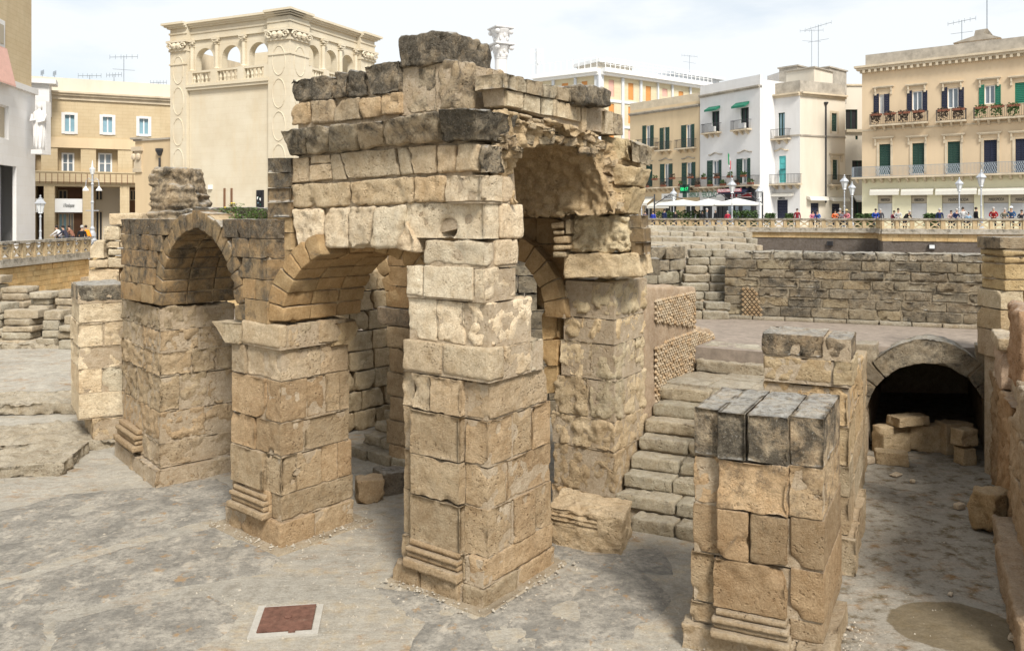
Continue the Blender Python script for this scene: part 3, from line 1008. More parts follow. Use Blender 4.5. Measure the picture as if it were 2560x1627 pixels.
for i in range(5):
    z0, z1 = rows3[i], rows3[i + 1]
    zm = (z0 + z1) / 2
    dz = zm - 4.16
    ro = half + 0.42
    hw = math.sqrt(max(0, ro * ro - dz * dz)) if dz < ro else 0
    zc = max(0.0, 1 - i * 0.2)
    cr3 = (0.45, 0.6, 0.78, 0.92, 1.0)[i]
    for (a, b) in ((sL, half - hw), (half + hw, sR)):
        if b - a < 0.1: continue
        nb = max(1, int(round((b - a) / 0.62)))
        cuts = [a] + sorted([a + (b - a) * (k + rng.uniform(-.16, .16)) / nb for k in range(1, nb)]) + [b]
        for q in range(len(cuts) - 1):
            hexblock('block', W3, M['restored'], hexsz(cuts[q], cuts[q + 1], 0, 0.6), z0, z1, color=jit((.80, .72, .61, cr3), .1), cell=0.06, r=0.015, amp=0.012, pit=0.012, gap=0.003)
# low parapet behind it with weeds
cb2 = cA + nAB * 0.75
for (a, b) in zip(np.linspace(hit(440, cb2, eAB), hit(668, cb2, eAB), 6)[:-1], np.linspace(hit(440, cb2, eAB), hit(668, cb2, eAB), 6)[1:]):
    b4 = [cb2 + eAB * a, cb2 + eAB * b, cb2 + eAB * b + nAB * .7, cb2 + eAB * a + nAB * .7]
    hexblock('parapet_block', W3, M['restored'], b4, 5.9, 6.44 + rng.uniform(-.02, .02), color=jit(C_BLACK, .1), cell=0.07, r=0.03, amp=0.02)

# restored strip left of the facade
vv = [395, 432, 470, 507, 544, 583, 627, 690, 752, 808]
CF = np.array(C1)
stripC = (0.60, 0.57, 0.53, 0.9)
for i in range(len(vv) - 1):
    c_ = stripC if i < 4 else (0.95, 0.88, 0.76, 0.15)
    c_ = (c_[0], c_[1], c_[2], 0.95 - .05 * i) if i < 4 else c_
    u0 = 668 if i < 7 else 676
    qb(W3, [(u0, vv[i]), (727, vv[i] - 1), (727, vv[i + 1] - 1), (u0, vv[i + 1])], CF, dl1, 0.9, c_, M['restored'], proud=0.03, r=0.012, amp=0.012, pit=0.01)

# upper facade, block by block
z5 = lambda x, y: (650 + x / 2.408, 20 + y / 2.408)
UF_core = MB()
def core_quad(mb, us, vs_, C, d, d0, d1):
    n = np.array((-d[1], d[0])); n = n if n[1] > 0 else -n
    n3 = np.array((n[0], n[1], 0))
    pts = [onp(u, v, C, d) for (u, v) in zip(us, vs_)]
    a = [p + n3 * d0 for p in pts]; b = [p + n3 * d1 for p in pts]
    m_ = len(pts)
    mb.add(a + b, [tuple(range(m_)), tuple(range(2 * m_ - 1, m_ - 1, -1))] + [(i, (i + 1) % m_, m_ + (i + 1) % m_, m_ + i) for i in range(m_)])
core_quad(UF_core, [735, 1160, 1180, 1020, 900, 740], [305, 290, 560, 600, 575, 590], CF, dl1, 0.10, 1.25)
core_quad(UF_core, [735, 985, 985, 735], [225, 185, 300, 310], CF, dl1, 0.12, 0.9)
UF = UF_core.build('facade_wall', M['core'], ARC, world=True)
fix_normals(UF)
rowsUF = {
    'Z': (C_PALE, dict(r=0.09, amp=0.045, pit=0.045), [
        [(178, 1208), (372, 1203), (380, 1440), (215, 1460)], [(372, 1203), (525, 1195), (525, 1450), (380, 1445)],
        [(525, 1195), (685, 1188), (640, 1440), (525, 1450)], [(685, 1188), (872, 1180), (806, 1450), (636, 1452)],
        [(868, 1270), (925, 1392), (930, 1480), (800, 1450)]]),
    'A': ((1.03, .98, .9, .05), dict(r=0.055, amp=0.028, pit=0.04), [
        [(170, 1060), (530, 1040), (540, 1197), (178, 1208)], [(530, 1040), (915, 1010), (913, 1180), (540, 1197)],
        [(915, 1010), (1120, 1000), (1112, 1172), (913, 1180)]]),
    'B': ((.95, .88, .77, .16), dict(r=0.06, amp=0.03, pit=0.025), [
        [(190, 900), (290, 890), (295, 1045), (185, 1057)], [(290, 945), (425, 935), (430, 1035), (295, 1045)], [(288, 885), (415, 878), (425, 935), (290, 945)],
        [(415, 880), (475, 875), (518, 1035), (430, 1040)],
        [(475, 870), (805, 838), (835, 1010), (518, 1033)], [(808, 838), (880, 830), (915, 1005), (838, 1010)], [(880, 830), (1055, 820), (1055, 1000), (915, 1005)],
        [(1055, 820), (1180, 815), (1165, 992), (1055, 1000)], [(1180, 812), (1315, 810), (1312, 990), (1165, 992)]]),
    'D': ((.80, .75, .67, .55), dict(r=0.06, amp=0.04, pit=0.06), [
        [(178, 575), (292, 560), (298, 702), (180, 714)], [(292, 555), (440, 545), (440, 690), (298, 702)], [(440, 545), (590, 535), (590, 672), (440, 690)],
        [(590, 537), (722, 528), (728, 660), (590, 670)], [(722, 508), (832, 498), (834, 635), (728, 645)]]),
    'E': ((.64, .61, .56, .88), dict(r=0.08, amp=0.06, pit=0.07), [
        [(170, 435), (435, 390), (428, 550), (210, 572)], [(435, 380), (515, 376), (515, 546), (428, 552)], [(512, 368), (612, 360), (640, 532), (515, 545)],
        [(612, 348), (834, 303), (834, 512), (655, 530)]]),
}
for key, (col, kw, quads) in rowsUF.items():
    for q in quads:
        c_ = col
        if key == 'A': c_ = (col if nrng.rand() < .5 else (.93, .84, .7, .12))
        if key == 'D' and nrng.rand() < .4: c_ = (.9, .8, .66, .35)
        qb(UF, [z5(*p) for p in q], CF, dl1, 0.75, c_, proud=0.0 if key != 'Z' else 0.03, **kw)
for q, cc in (([(108, 735), (265, 708), (268, 888), (180, 895)], .6), ([(265, 708), (402, 700), (402, 872), (268, 888)], .55), ([(402, 700), (568, 688), (572, 858), (402, 874)], .45),
          ([(572, 690), (732, 668), (742, 836), (590, 852)], .45), ([(732, 666), (1052, 614), (1080, 802), (742, 834)], .55), ([(1064, 606), (1300, 598), (1300, 800), (1082, 806)], .75)):
    qb(UF, [z5(*p) for p in q], CF, dl1, 0.8, (.80, .75, .67, min(1, cc + .22)), proud=0.34, proud_b=0.10, r=0.085, amp=0.045, pit=0.03, bname='cornice_block')

# blocks on top of the corner
TOPC = np.array((kx(1140) * 13.05, 13.05))
top_courses = [
    (143, 272, [1090, 996], [1196, 1265], (.80, .73, .63, .62), dict(r=0.08, amp=0.06, pit=0.05)),
]
PT = pier(ARC, TOPC, L1, R1d, top_courses, M['stone'], dep=0.9, name='corner_stack')
TB = np.array((kx(1100) * 13.15, 13.15))
qq_ = [np.array(TB) + np.array(dl1) * a + np.array(dr1) * b for a, b in ((1.02, -0.02), (0.0, 0.0), (-0.02, 1.45), (1.0, 1.4))]
hexblock('cap_block', PT, M['stone'], [qq_[0], qq_[1], qq_[2], qq_[3]], 8.72, 9.35, color=(.62, .58, .52, .95), cell=0.05, r=0.09, amp=0.075, pit=0.06)

# right-hand wall over the broken vault (radial plane)
z7 = lambda x, y: (1240 + x / 5.1, 180 + y / 5.1)
RW_core = MB()
core_quad(RW_core, [1262, 1450, 1550, 1550, 1455, 1270], [190, 228, 290, 335, 322, 262], CF, dr1, 0.08, 0.5)
RW = RW_core.build('cross_wall', M['core'], ARC, world=True)
fix_normals(RW)
SM = dict(r=0.02, amp=0.015, pit=0.02)
for q in ([(95, 5), (165, 20), (165, 217), (90, 207)], [(165, 22), (290, 45), (282, 252), (165, 217)], [(290, 45), (400, 72), (396, 272), (282, 252)], [(400, 82), (605, 130), (612, 322), (398, 272)],
          [(615, 150), (780, 165), (800, 357), (615, 327)], [(790, 180), (945, 202), (950, 387), (802, 360)], [(945, 202), (1085, 207), (1085, 415), (952, 387)]):
    qb(RW, [z7(*p) for p in q], CF, dr1, 0.55, (.78, .74, .66, .62), proud=0.04, **SM)
for q in ([(150, 228), (365, 262), (352, 475), (150, 442)], [(370, 275), (580, 325), (572, 547), (365, 492)], [(580, 327), (735, 352), (730, 567), (575, 547)], [(735, 352), (785, 358), (780, 572), (732, 567)],
          [(785, 362), (895, 387), (890, 592), (785, 572)], [(895, 392), (1085, 432), (1085, 642), (890, 602)]):
    qb(RW, [z7(*p) for p in q], CF, dr1, 0.5, (1.02, .98, .88, .12), proud=0.0, **SM)
qb(RW, [z7(*p) for p in [(1075, 120), (1500, 185), (1530, 478), (1092, 425)]], CF, dr1, 0.8, (.62, .59, .54, .85), proud=0.28, r=0.11, amp=0.06, pit=0.05, bname='cap_block')
qb(RW, [z7(*p) for p in [(1095, 450), (1162, 458), (1165, 770), (1097, 762)]], CF, dr1, 0.5, (.95, .9, .8, .2), **SM)
qb(RW, [z7(*p) for p in [(1165, 460), (1390, 498), (1390, 790), (1165, 772)]], CF, dr1, 0.5, (.6, .55, .48, .7), proud=-0.12, **SM)
qb(RW, [z7(*p) for p in [(1392, 488), (1500, 508), (1505, 802), (1392, 790)]], CF, dr1, 0.5, (.9, .85, .76, .4), **SM)
qb(RW, [z7(*p) for p in [(1500, 515), (1612, 545), (1625, 812), (1507, 802)]], CF, dr1, 0.5, (.85, .8, .72, .55), **SM)
for q in ([(180, 480), (300, 505), (300, 560), (185, 545)], [(490, 580), (640, 612), (650, 672), (490, 645)], [(650, 570), (715, 590), (718, 692), (655, 682)], [(725, 640), (872, 662), (884, 722), (728, 712)], [(890, 650), (1085, 682), (1090, 775), (905, 722)], [(320, 520), (480, 560), (480, 610), (330, 570)]):
    qb(RW, [z7(*p) for p in q], CF, dr1, 0.4, (.9, .82, .7, .25), proud=0.03, r=0.05, amp=0.03, bname='rubble_stone')

# the broken barrel vault: inner and outer curves read in the radial plane, extruded along the corridor
inner = [(1284, 520), (1292, 462), (1303, 418), (1318, 384), (1345, 366), (1385, 356), (1425, 358), (1462, 372), (1490, 398), (1504, 440), (1510, 490), (1508, 545)]
outer = [(1262, 470), (1252, 420), (1246, 360), (1246, 300), (1262, 272), (1310, 284), (1372, 302), (1440, 326), (1500, 338), (1560, 352), (1580, 420), (1570, 520)]
inn = np.array([onp(u, v, CF, dr1) for u, v in inner])
out = np.array([onp(u, v, CF, dr1) for u, v in outer])
Lv = np.array((dl1[0], dl1[1], 0))
def vaultmap(p):
    t = p[:, 0] * (len(inner) - 1)
    i = np.clip(t.astype(int), 0, len(inner) - 2)
    w = (t - i)[:, None]
    a = inn[i] * (1 - w) + inn[i + 1] * w
    b = out[i] * (1 - w) + out[i + 1] * w
    q = a * (1 - p[:, 2:3]) + b * p[:, 2:3]
    rag = 0.22 * vnoise(np.stack([p[:, 0] * 9, p[:, 2] * 2, p[:, 0] * 0], axis=1), 77)[:, None]
    return q + Lv * (p[:, 1:2] * 3.3 - 0.06 + rag * (1 - p[:, 1:2]))
VA = rock('vault', ARC, M['stone'], vaultmap, (5.2, 3.3, 0.9), cell=0.05, r=0.10, amp=0.09, pit=0.05, billow=.085, color=(.92, .80, .62, .2), freq=2.6, nmax=100, chips=0)
vr = random.Random(12)
for _ in range(40):
    t = vr.random() ** .8; w = vr.uniform(.02, .8)
    p = vaultmap(np.array([[t, 0.0, w]]))[0] + Lv * .1
    sz = np.array((vr.uniform(.16, .42), vr.uniform(.16, .3), vr.uniform(.08, .2)))
    A_r = np.array(Matrix.Rotation(vr.uniform(0, 3), 3, 'Z') @ Matrix.Rotation(vr.uniform(-.4, .4), 3, 'X'))
    ff = (lambda p, sz, A_r: (lambda q: ((q - .5) * sz) @ A_r.T + p))(p, sz, A_r)
    rock('rubble_stone', VA, M['stone'], ff, sz, cell=.045, r=.02, amp=.04, pit=.03, color=jit((.86, .78, .66, .25 + .35 * (p[2] > 7.3)), .12))

# rear pier (inner ring), right of the vault
CR1 = np.array((kx(1538) * 16.5, 16.5))
LR, RR = 144, 58
dlr, drr = dirv(LR), dirv(RR)
CY = (1.0, .93, .78, .05)
courses = [
    (1246, 1300, [1376], [1563, 1640], C_TAN, dict(z=(-0.05, .42), **PB)),
    (1133, 1246, [1380], [1563, 1596, 1636], C_TAN, PB),
    (1055, 1133, [1376], [1624], (.84, .77, .66, .1), PB),
    (953, 1055, [1470, 1384], [1564, 1592, 1617], (.90, .83, .71, .08), dict(r=.07, amp=.03)),
    (861, 953, [1480, 1398], [1566, 1590, 1610], (.98, .91, .78, .05), dict(r=.07, amp=.035)),
    (798, 861, [1450, 1404], [1618], (.98, .91, .77, .05), dict(r=.1, amp=.06, pit=.04)),
    (702, 798, [1470, 1408], [1600, 1622], CY, dict(r=.12, amp=.09, pit=.06)),
]
courses = [(a, b, c, d, (e_[0] * 1.05, e_[1] * 1.05, e_[2] * 1.03, e_[3]), dict(o_, amp=max(.05, o_.get('amp', .03)), billow=.045, chips=3, r=max(.06, o_.get('r', .05)))) for (a, b, c, d, e_, o_) in courses]
PR = pier(ARC, CR1, LR, RR, courses, M['stone'], name='rear_pier')
z2 = lambda x, y: (1250 + x / 2.55, 300 + y / 2.55)
CQ = np.array((2.2, 16.15)); dq = dirv(158)
qb(PR, [z2(*p) for p in [(398, 848), (880, 842), (905, 1008), (402, 1016)]], CQ, dq, 1.3, CY, r=.05, amp=.05, pit=.05)
qb(PR, [z2(*p) for p in [(440, 580), (830, 600), (850, 850), (430, 850)]], CQ, dq, 1.3, (1.04, .97, .8, .03), r=.16, amp=.09, pit=.05, billow=.07, nmax=60, cell=.035, bname='rubble_mass')
qb(PR, [z2(*p) for p in [(430, 330), (700, 330), (720, 600), (440, 600)]], CQ, dq, 1.6, (.95, .87, .7, .1), proud=-.15, r=.2, amp=.1, pit=.06, billow=.09, nmax=60, cell=.035, bname='rubble_mass')
qb(PR, [z2(*p) for p in [(640, 98), (812, 108), (835, 268), (640, 255)]], CQ, dq, 1.2, (.92, .83, .64, .12), r=.1, amp=.06, pit=.05)
qb(PR, [z2(*p) for p in [(812, 118), (905, 148), (892, 285), (835, 270)]], CQ, dq, 1.1, (.8, .75, .66, .6), r=.09, amp=.06, pit=.06)
qb(PR, [z2(*p) for p in [(668, 272), (892, 290), (842, 425), (720, 425)]], CQ, dq, 1.2, (.95, .86, .68, .1), proud=.05, r=.09, amp=.05, strat=.02)
qb(PR, [z2(*p) for p in [(640, 255), (672, 255), (715, 425), (640, 425)]], CQ, dq, 1.2, (.9, .82, .66, .1), r=.05, amp=.04)
qb(PR, [z2(*p) for p in [(700, 422), (858, 420), (822, 605), (690, 600)]], CQ, dq, 1.2, (.88, .8, .62, .1), r=.09, amp=.06, strat=.02)
for (a, b, c, e) in ((815, 605, 898, 690), (822, 690, 915, 780), (826, 780, 918, 862)):
    qb(PR, [z2(a, b), z2(c, b), z2(c + 3, e), z2(a + 5, e)], CQ, dq, .8, (.5, .46, .4, .6), M['restored'], proud=-.1, r=.015, amp=.01)
for q in ([(318, 655), (405, 640), (408, 695), (320, 700)], [(325, 702), (408, 697), (410, 735), (330, 740)], [(330, 742), (440, 735), (440, 790), (332, 795)], [(330, 797), (445, 792), (448, 830), (335, 835)], [(330, 838), (420, 832), (420, 880), (330, 880)], [(412, 640), (448, 625), (450, 730), (412, 735)],
          [(388, 480), (482, 475), (490, 510), (380, 515)], [(385, 520), (480, 515), (470, 545), (380, 548)]):
    qb(PR, [z2(*p) for p in q], np.array((1.35, 16.3)), dq, .5, (.86, .78, .64, .08), r=.05, amp=.02, bname='rubble_stone')
# restored arch ring behind, over the radial passage
JB = np.array((kx(1362) * 17.3, 17.3))
JA = JB + np.array(dirv(144)) * 2.7
AR = arch(ARC, JA, JB, 4.05, 54, 1.6, 0.5, 13, 2, M['restored'], (.85, .78, .66, .12), name='inner_arch', cell=.08)
jb = np.array(JB)
for i, (v0, v1) in enumerate(((775, 850), (850, 915), (915, 985))):
    qb(PR, [(1352, v0), (1392, v0), (1392, v1), (1356, v1)], np.array((kx(1392) * 17.35, 17.35)), dirv(144), .8, (1.0, .9, .72, .1), M['restored'], r=.015, amp=.012)
for i, (v0, v1) in enumerate(((350, 415), (415, 480), (480, 545), (545, 610), (610, 700), (700, 775))):
    for (a, b) in ((1090, 1180), (1180, 1262), (1262, 1340), (1340, 1412)):
        if v0 >= 610 and a < 1340: continue
        qb(PR, [(a, v0), (b, v0), (b, v1), (a, v1)], np.array((kx(1392) * 17.45, 17.45)), dirv(144), .8, (.62, .55, .45, .15), M['restored'], r=.02, amp=.015, cell=.1)

rb_ = MB()
core_quad(rb_, [1060, 1420, 1420, 1335, 1060], [330, 330, 640, 612, 612], np.array((kx(1392) * 17.45, 17.45)), dirv(144), .1, .7)
rbo = rb_.build('rear_wall_backing', M['core'], ARC, world=True); fix_normals(rbo)
# far pier of the inner ring seen through the left arch, its impost and the wall beside the inner stair
RA = np.array(JA); dR2 = dirv(144)
R2c = RA
PQ_core = MB()
add_hex(PQ_core, [R2c + np.array(dR2) * a + np.array(dirv(52)) * b for a, b in ((.1, .1), (1.95, .1), (1.95, 1.9), (.1, 1.9))], 0, 6.0)
PQ = PQ_core.build('inner_pier', M['core'], ARC, world=True)
fix_normals(PQ)
zc = [-.05, .55, 1.15, 1.75, 2.35, 2.95, 3.5]
for i in range(6):
    for (a, b) in ((0, 1.2), (1.2, 2.05 + (0.05 if i % 2 else -.04))):
        b4 = [R2c + np.array(dR2) * b, R2c + np.array(dR2) * a, R2c + np.array(dR2) * a + np.array(dirv(52)) * .9, R2c + np.array(dR2) * b + np.array(dirv(52)) * .9]
        hexblock('block', PQ, M['stone'], b4, zc[i], zc[i + 1], color=jit((.70, .6, .48, .12), .08), cell=.07, amp=.03)
        b5 = [p + np.array(dirv(52)) * .92 for p in b4]
        hexblock('block', PQ, M['stone'], b5, zc[i], zc[i + 1], color=jit((.70, .6, .48, .12), .08), cell=.1, amp=.03)
b4 = [R2c + np.array(dR2) * 2.42, R2c + np.array(dR2) * 0, R2c + np.array(dirv(52)) * .9, R2c + np.array(dR2) * 2.42 + np.array(dirv(52)) * .9]
hexblock('impost', PQ, M['stone'], b4, 3.5, 3.95, color=(.5, .45, .4, .6), cell=.06, r=.03)
for i, (z0, z1) in enumerate(((3.97, 4.5), (4.5, 5.0), (5.0, 5.5), (5.5, 6.02))):
    for (a, b) in ((0, 1.0), (1.0, 2.03)):
        b4 = [R2c + np.array(dR2) * b, R2c + np.array(dR2) * a, R2c + np.array(dR2) * a + np.array(dirv(52)) * .9, R2c + np.array(dR2) * b + np.array(dirv(52)) * .9]
        hexblock('block', PQ, M['restored'], b4, z0, z1, color=jit((.72, .62, .5, .3), .08), cell=.09, amp=.02, r=.02)
R3c = R2c + np.array(dR2) * 5.1
A3 = arch(ARC, R3c, R2c + np.array(dR2) * 2.1, 3.97, 52, 1.7, .45, 13, 2, M['restored'], (.8, .72, .6, .25), name='inner_arch', cell=.09)
SW = thing('stair_side_wall', 'pitted block wall beside the small stair seen through the left arch', 'wall', (R3c[0], R3c[1], 0))
for i in range(8):
    z0, z1 = i * .58, (i + 1) * .58
    s = -0.3 - rng.uniform(0, .5)
    while s < 5.2:
        l = rng.uniform(.7, 1.2)
        b4 = [R3c + np.array(dirv(50)) * s - np.array(dirv(140)) * 0, R3c + np.array(dirv(50)) * (s + l), R3c + np.array(dirv(50)) * (s + l) + np.array(dirv(140)) * .5, R3c + np.array(dirv(50)) * s + np.array(dirv(140)) * .5]
        hexblock('block', SW, M['stone'], b4, z0, z1, color=jit((.82, .74, .6, .28), .1), cell=.08, r=.05, amp=.05, pit=.06)
        s += l

def flight(name, label, S0, cdir, wdir, n, rise, run, width, zbase, mat, col, nb=2, jitw=0.12, shift=0.0, ext=0.0):
    t = thing(name, label, 'steps', (S0[0], S0[1], zbase))
    c = np.array(dirv(cdir)); w = np.array(dirv(wdir))
    for k in range(n):
        f0 = np.array(S0) + c * run * k + w * shift * k - w * (ext if k > 0 else 0)
        ww = (width if not callable(width) else width(k)) + (ext if k > 0 else 0)
        cuts = [0] + [ww * (i + rng.uniform(-jitw, jitw)) / nb for i in range(1, nb)] + [ww]
        dz = rng.uniform(-.012, .012)
        for i in range(nb):
            a, b = cuts[i], cuts[i + 1]
            j = rng.uniform(-.03, .03)
            b4 = [f0 + w * a + c * j, f0 + w * b + c * j, f0 + w * b + c * (run + .28), f0 + w * a + c * (run + .28)]
            A = b4[1] - b4[0]; B_ = b4[3] - b4[0]
            if A[0] * B_[1] - A[1] * B_[0] < 0: b4 = [b4[1], b4[0], b4[3], b4[2]]
            z0 = zbase + rise * k - (0.06 if k == 0 else .02)
            hexblock('step', t, mat, b4, z0, zbase + rise * (k + 1) + dz, color=jit(col, .08), cell=.06, r=.06, amp=.035, pit=.03)
    # solid fill below the steps
    mb = MB()
    for k in range(1, n):
        f0 = np.array(S0) + c * (run * k + .1) + w * shift * k
        ww = width if not callable(width) else width(k)
        add_hex(mb, [f0 + w * (.05 - ext), f0 + w * (ww - .05), f0 + w * (ww - .05) + c * (run * (n - k) + .1), f0 + w * (.05 - ext) + c * (run * (n - k) + .1)], zbase + rise * (k - 1) - .05, zbase + rise * k + .02)
    o = mb.build('stair_fill', M['core'], t, world=True)
    fix_normals(o)
    return t
EW = thing('passage_end_wall', 'dark grey block wall closing the view under the inner arch', 'wall', (1.0, 25.0, 0))
for i in range(9):
    z0, z1 = i * .55, (i + 1) * .55
    s = -2.2 - rng.uniform(0, .4)
    while s < 3.6:
        l = rng.uniform(.7, 1.2)
        hexblock('block', EW, M['grey'], [(s, 24.8), (s + l, 24.8), (s + l, 25.6), (s, 25.6)], z0, z1, color=jit((.7, .66, .58, .6), .1), cell=.12, r=.03, amp=.04)
        s += l
flight('stone_steps', 'short worn stair rising behind the left arch of the ruin', (-2.55, 19.5), 50, 141, 9, .25, .40, 2.2, 0.0, M['grey'], (.98, .92, .8, .25), nb=3)
flight('stone_steps', 'worn stone stair climbing beside the net-patterned wall', (2.33, 15.86), 58, -25, 8, .29, .40, 2.9, 0.0, M['grey'], (1.05, 1.0, .88, .22), nb=3, ext=.5)
# ---------------------------------------------------------------- separate piers
P0T = thing('stone_pier', 'broad truncated pier with black crusted flat top and moulded pilaster base', 'pier', (3.6, 11.6, 0))
C0 = (4.25, 10.9)
courses = [
    (1620, 1683, [1985, 1700], [2118], (.72, .64, .54, .15), dict(z=(-.05, .36), off=.12, r=.06, amp=.03, cell=.06)),
    (1561, 1620, [1972, 1790, 1722], [2108], (.72, .64, .54, .15), dict(z=(.36, .66), proud={1: .1}, r=.04)),
    (1431, 1561, [1972, 1787, 1727], [2104], C_BROWN, dict(proud={1: .12}, **PB)),
    (1302, 1431, [1972, 1877, 1798, 1728], [2103], C_BROWN, dict(proud={1: .12, 2: .12}, r=.055, **PB)),
    (1171, 1302, [1972, 1795, 1730], [2102], (.80, .68, .54, .60), dict(proud={1: .12}, amp=.03, pit=.04)),
    (1047, 1171, [1974, 1870, 1800, 1733], [2100], (.80, .75, .67, .86), dict(proud={1: .12, 2: .12}, amp=.02, pit=.03, chips=0, r=.016)),
]
def p0top(mb): pass
PP0 = pier(P0T, C0, 156, 61, courses, M['stone'], dep=1.6, name='shaft')
pil_base(PP0, C0, dirv(156), 1792, 1970, [(.30, .42, .30, .05), (.42, .50, .22, .02), (.50, .58, .26, .04), (.58, .67, .18, 0)], (.72, .64, .54, .2))

R0T = thing('stone_pier', 'tall pier with three loose rough courses standing left of the dark passage', 'pier', (5.3, 14.8, 0))
C0R = (5.95, 14.1)
courses = [
    (1339, 1424, [1985, 1930], [2140, 2166], (.78, .73, .65, .12), dict(z=(-.05, .62), off=.12, r=.05)),
    (1244, 1339, [1960, 1905], [2140, 2160], (.88, .82, .72, .08), PB),
    (1168, 1244, [2000, 1905], [2135, 2160], (.86, .78, .66, .08), PB),
    (1070, 1168, [1980, 1905], [2140, 2160], (.86, .76, .6, .1), dict(amp=.035)),
    (969, 1070, [2004, 1905], [2138, 2158], (.88, .76, .58, .12), dict(amp=.05, r=.07)),
    (903, 969, [2080, 1905], [2146], (.84, .74, .58, .3), dict(off=.06, amp=.05, r=.08, pit=.04)),
    (845, 903, [2060, 1903], [2144], (.62, .56, .48, .75), dict(off=.06, amp=.06, r=.07, pit=.04)),
]
PR0 = pier(R0T, C0R, 153, 63, courses, M['stone'], dep=2.2, name='shaft')
# its radial wall continues to the vaulted passage
dW = np.array(dirv(63.5)); nW = np.array(dirv(153.5))
base = np.array((5.95, 14.1)) + dW * 2.6
zz = [-.05, .6, 1.25, 1.85, 2.45, 2.9]
for i in range(5):
    s = 0.0
    while s < 3.9:
        l = rng.uniform(.8, 1.4)
        e_ = min(s + l, 4.0)
        b4 = [base + dW * s, base + dW * e_, base + dW * e_ + nW * .8, base + dW * s + nW * .8]
        hexblock('block', PR0, M['stone'], b4, zz[i], zz[i + 1], color=jit((.74, .66, .55, .15), .08), cell=.1, r=.04, amp=.03)
        s += l

# right-hand wall of the corridor
RWT = thing('corridor_wall', 'rough reddish wall with ledges closing the corridor beside the dark passage', 'wall', (9.6, 15.5, 0))
CW = np.array((8.35, 13.0)); dwr = np.array(dirv(63.4)); nwr = np.array(dirv(-26.6))
mb = MB()
add_hex(mb, [CW + dwr * a + nwr * b for a, b in ((-2.4, .2), (8.2, .2), (8.2, 1.4), (-2.4, 1.4))], 0, 2.85)
RWO = mb.build('wall_mass', M['core'], RWT, world=True); fix_normals(RWO)
def wallblk(s0, s1, z0, z1, col, mat=None, pr=0.0, dep=.7, **kw):
    b4 = [CW + dwr * s1 - nwr * pr, CW + dwr * s0 - nwr * pr, CW + dwr * s0 + nwr * dep, CW + dwr * s1 + nwr * dep]
    k = dict(cell=.06, r=.05, amp=.035, pit=.03, billow=.03); k.update(kw)
    hexblock('block', RWO, mat or M['stone'], b4, z0, z1, color=jit(col, .06), **k)
wallblk(-2.2, 1.2, -.05, .55, (.72, .62, .54, .2), pr=.35, r=.09)
wallblk(1.2, 2.7, -.05, .5, (.72, .62, .54, .2), pr=.28, r=.09)
for (a, b, z0, z1) in ((-2.2, -.6, .55, 1.5), (-.6, .9, .55, 1.35), (.9, 2.6, .5, 1.5), (-2.2, -.3, 1.5, 2.5), (-.3, 1.1, 1.35, 2.35), (1.1, 2.7, 1.5, 2.4)):
    wallblk(a, b, z0, z1, (.78, .66, .54, .12))
wallblk(-2.2, 0.2, 2.5, 3.9, (.74, .66, .58, .4), pr=.05, amp=.1, r=.15)
wallblk(.2, 1.7, 2.35, 3.3, (.76, .68, .6, .35), pr=.02, amp=.09, r=.12)
wallblk(1.5, 3.2, 3.0, 4.6, (.72, .58, .5, .25), M['retic'], amp=.08, r=.2)
wallblk(2.7, 5.2, -.05, 2.6, (.74, .62, .5, .2), M['retic'], amp=.09, pit=.09, r=.06)
wallblk(5.2, 8.2, -.05, 2.6, (.70, .6, .5, .25), M['retic'], amp=.09, pit=.09, r=.06)
wallblk(4.2, 5.6, 2.6, 3.45, (1, .9, .85, .05), M['plaster'], dep=.6, r=.03, amp=.02)
wallblk(3.9, 5.7, 3.45, 3.72, (.8, .75, .66, .4), pr=.08, dep=.8)
for (a, b) in ((-2.3, -.4), (-.4, 1.6), (1.6, 3.4), (3.4, 5.6), (5.6, 8.2)):
    wallblk(a, b, 2.62, 3.0 + rng.uniform(-.08, .1), (.74, .66, .56, .4), pr=-.25, dep=1.5, amp=.07, r=.08)
# slim pillar of yellow blocks further back
YPT = thing('stone_pillar', 'slim pillar of yellow blocks with grey cap slab at the wall end', 'pillar', (11.6, 18.0, 0))
YC = np.array((kx(2512) * 18.6, 18.6))
mb = MB()
add_hex(mb, [YC + np.array(p) for p in ((.06, .06), (1.3, .06), (1.3, .9), (.06, .9))], 0, 5.7)
YO = mb.build('shaft', M['core'], YPT, world=True); fix_normals(YO)
for (v0, v1, a, b, col) in ((592, 624, -.12, 1.5, (.6, .56, .5, .6)), (624, 642, -.03, 1.4, (.8, .7, .5, .3)), (642, 660, 0, .62, (.84, .72, .5, .2)), (642, 660, .62, 1.4, (.84, .72, .5, .2)), (660, 700, 0, 1.35, (.84, .72, .5, .3)), (700, 728, 0, .7, (.84, .72, .5, .3)), (700, 728, .7, 1.35, (.9, .8, .6, .1)), (728, 775, -.1, .45, (.96, .9, .78, .1)), (728, 775, .45, 1.3, (.92, .75, .45, .1)), (775, 830, -.1, 1.3, (.8, .7, .55, .2)), (830, 900, -.1, 1.3, (.7, .6, .5, .2))):
    b4 = [YC + np.array((a, 0)), YC + np.array((b, 0)), YC + np.array((b, .95)), YC + np.array((a, .95))]
    hexblock('block', YO, M['stone'], b4, zat(v1, 18.6), zat(v0, 18.6), color=jit(col, .04), cell=.07, r=.03, amp=.025)

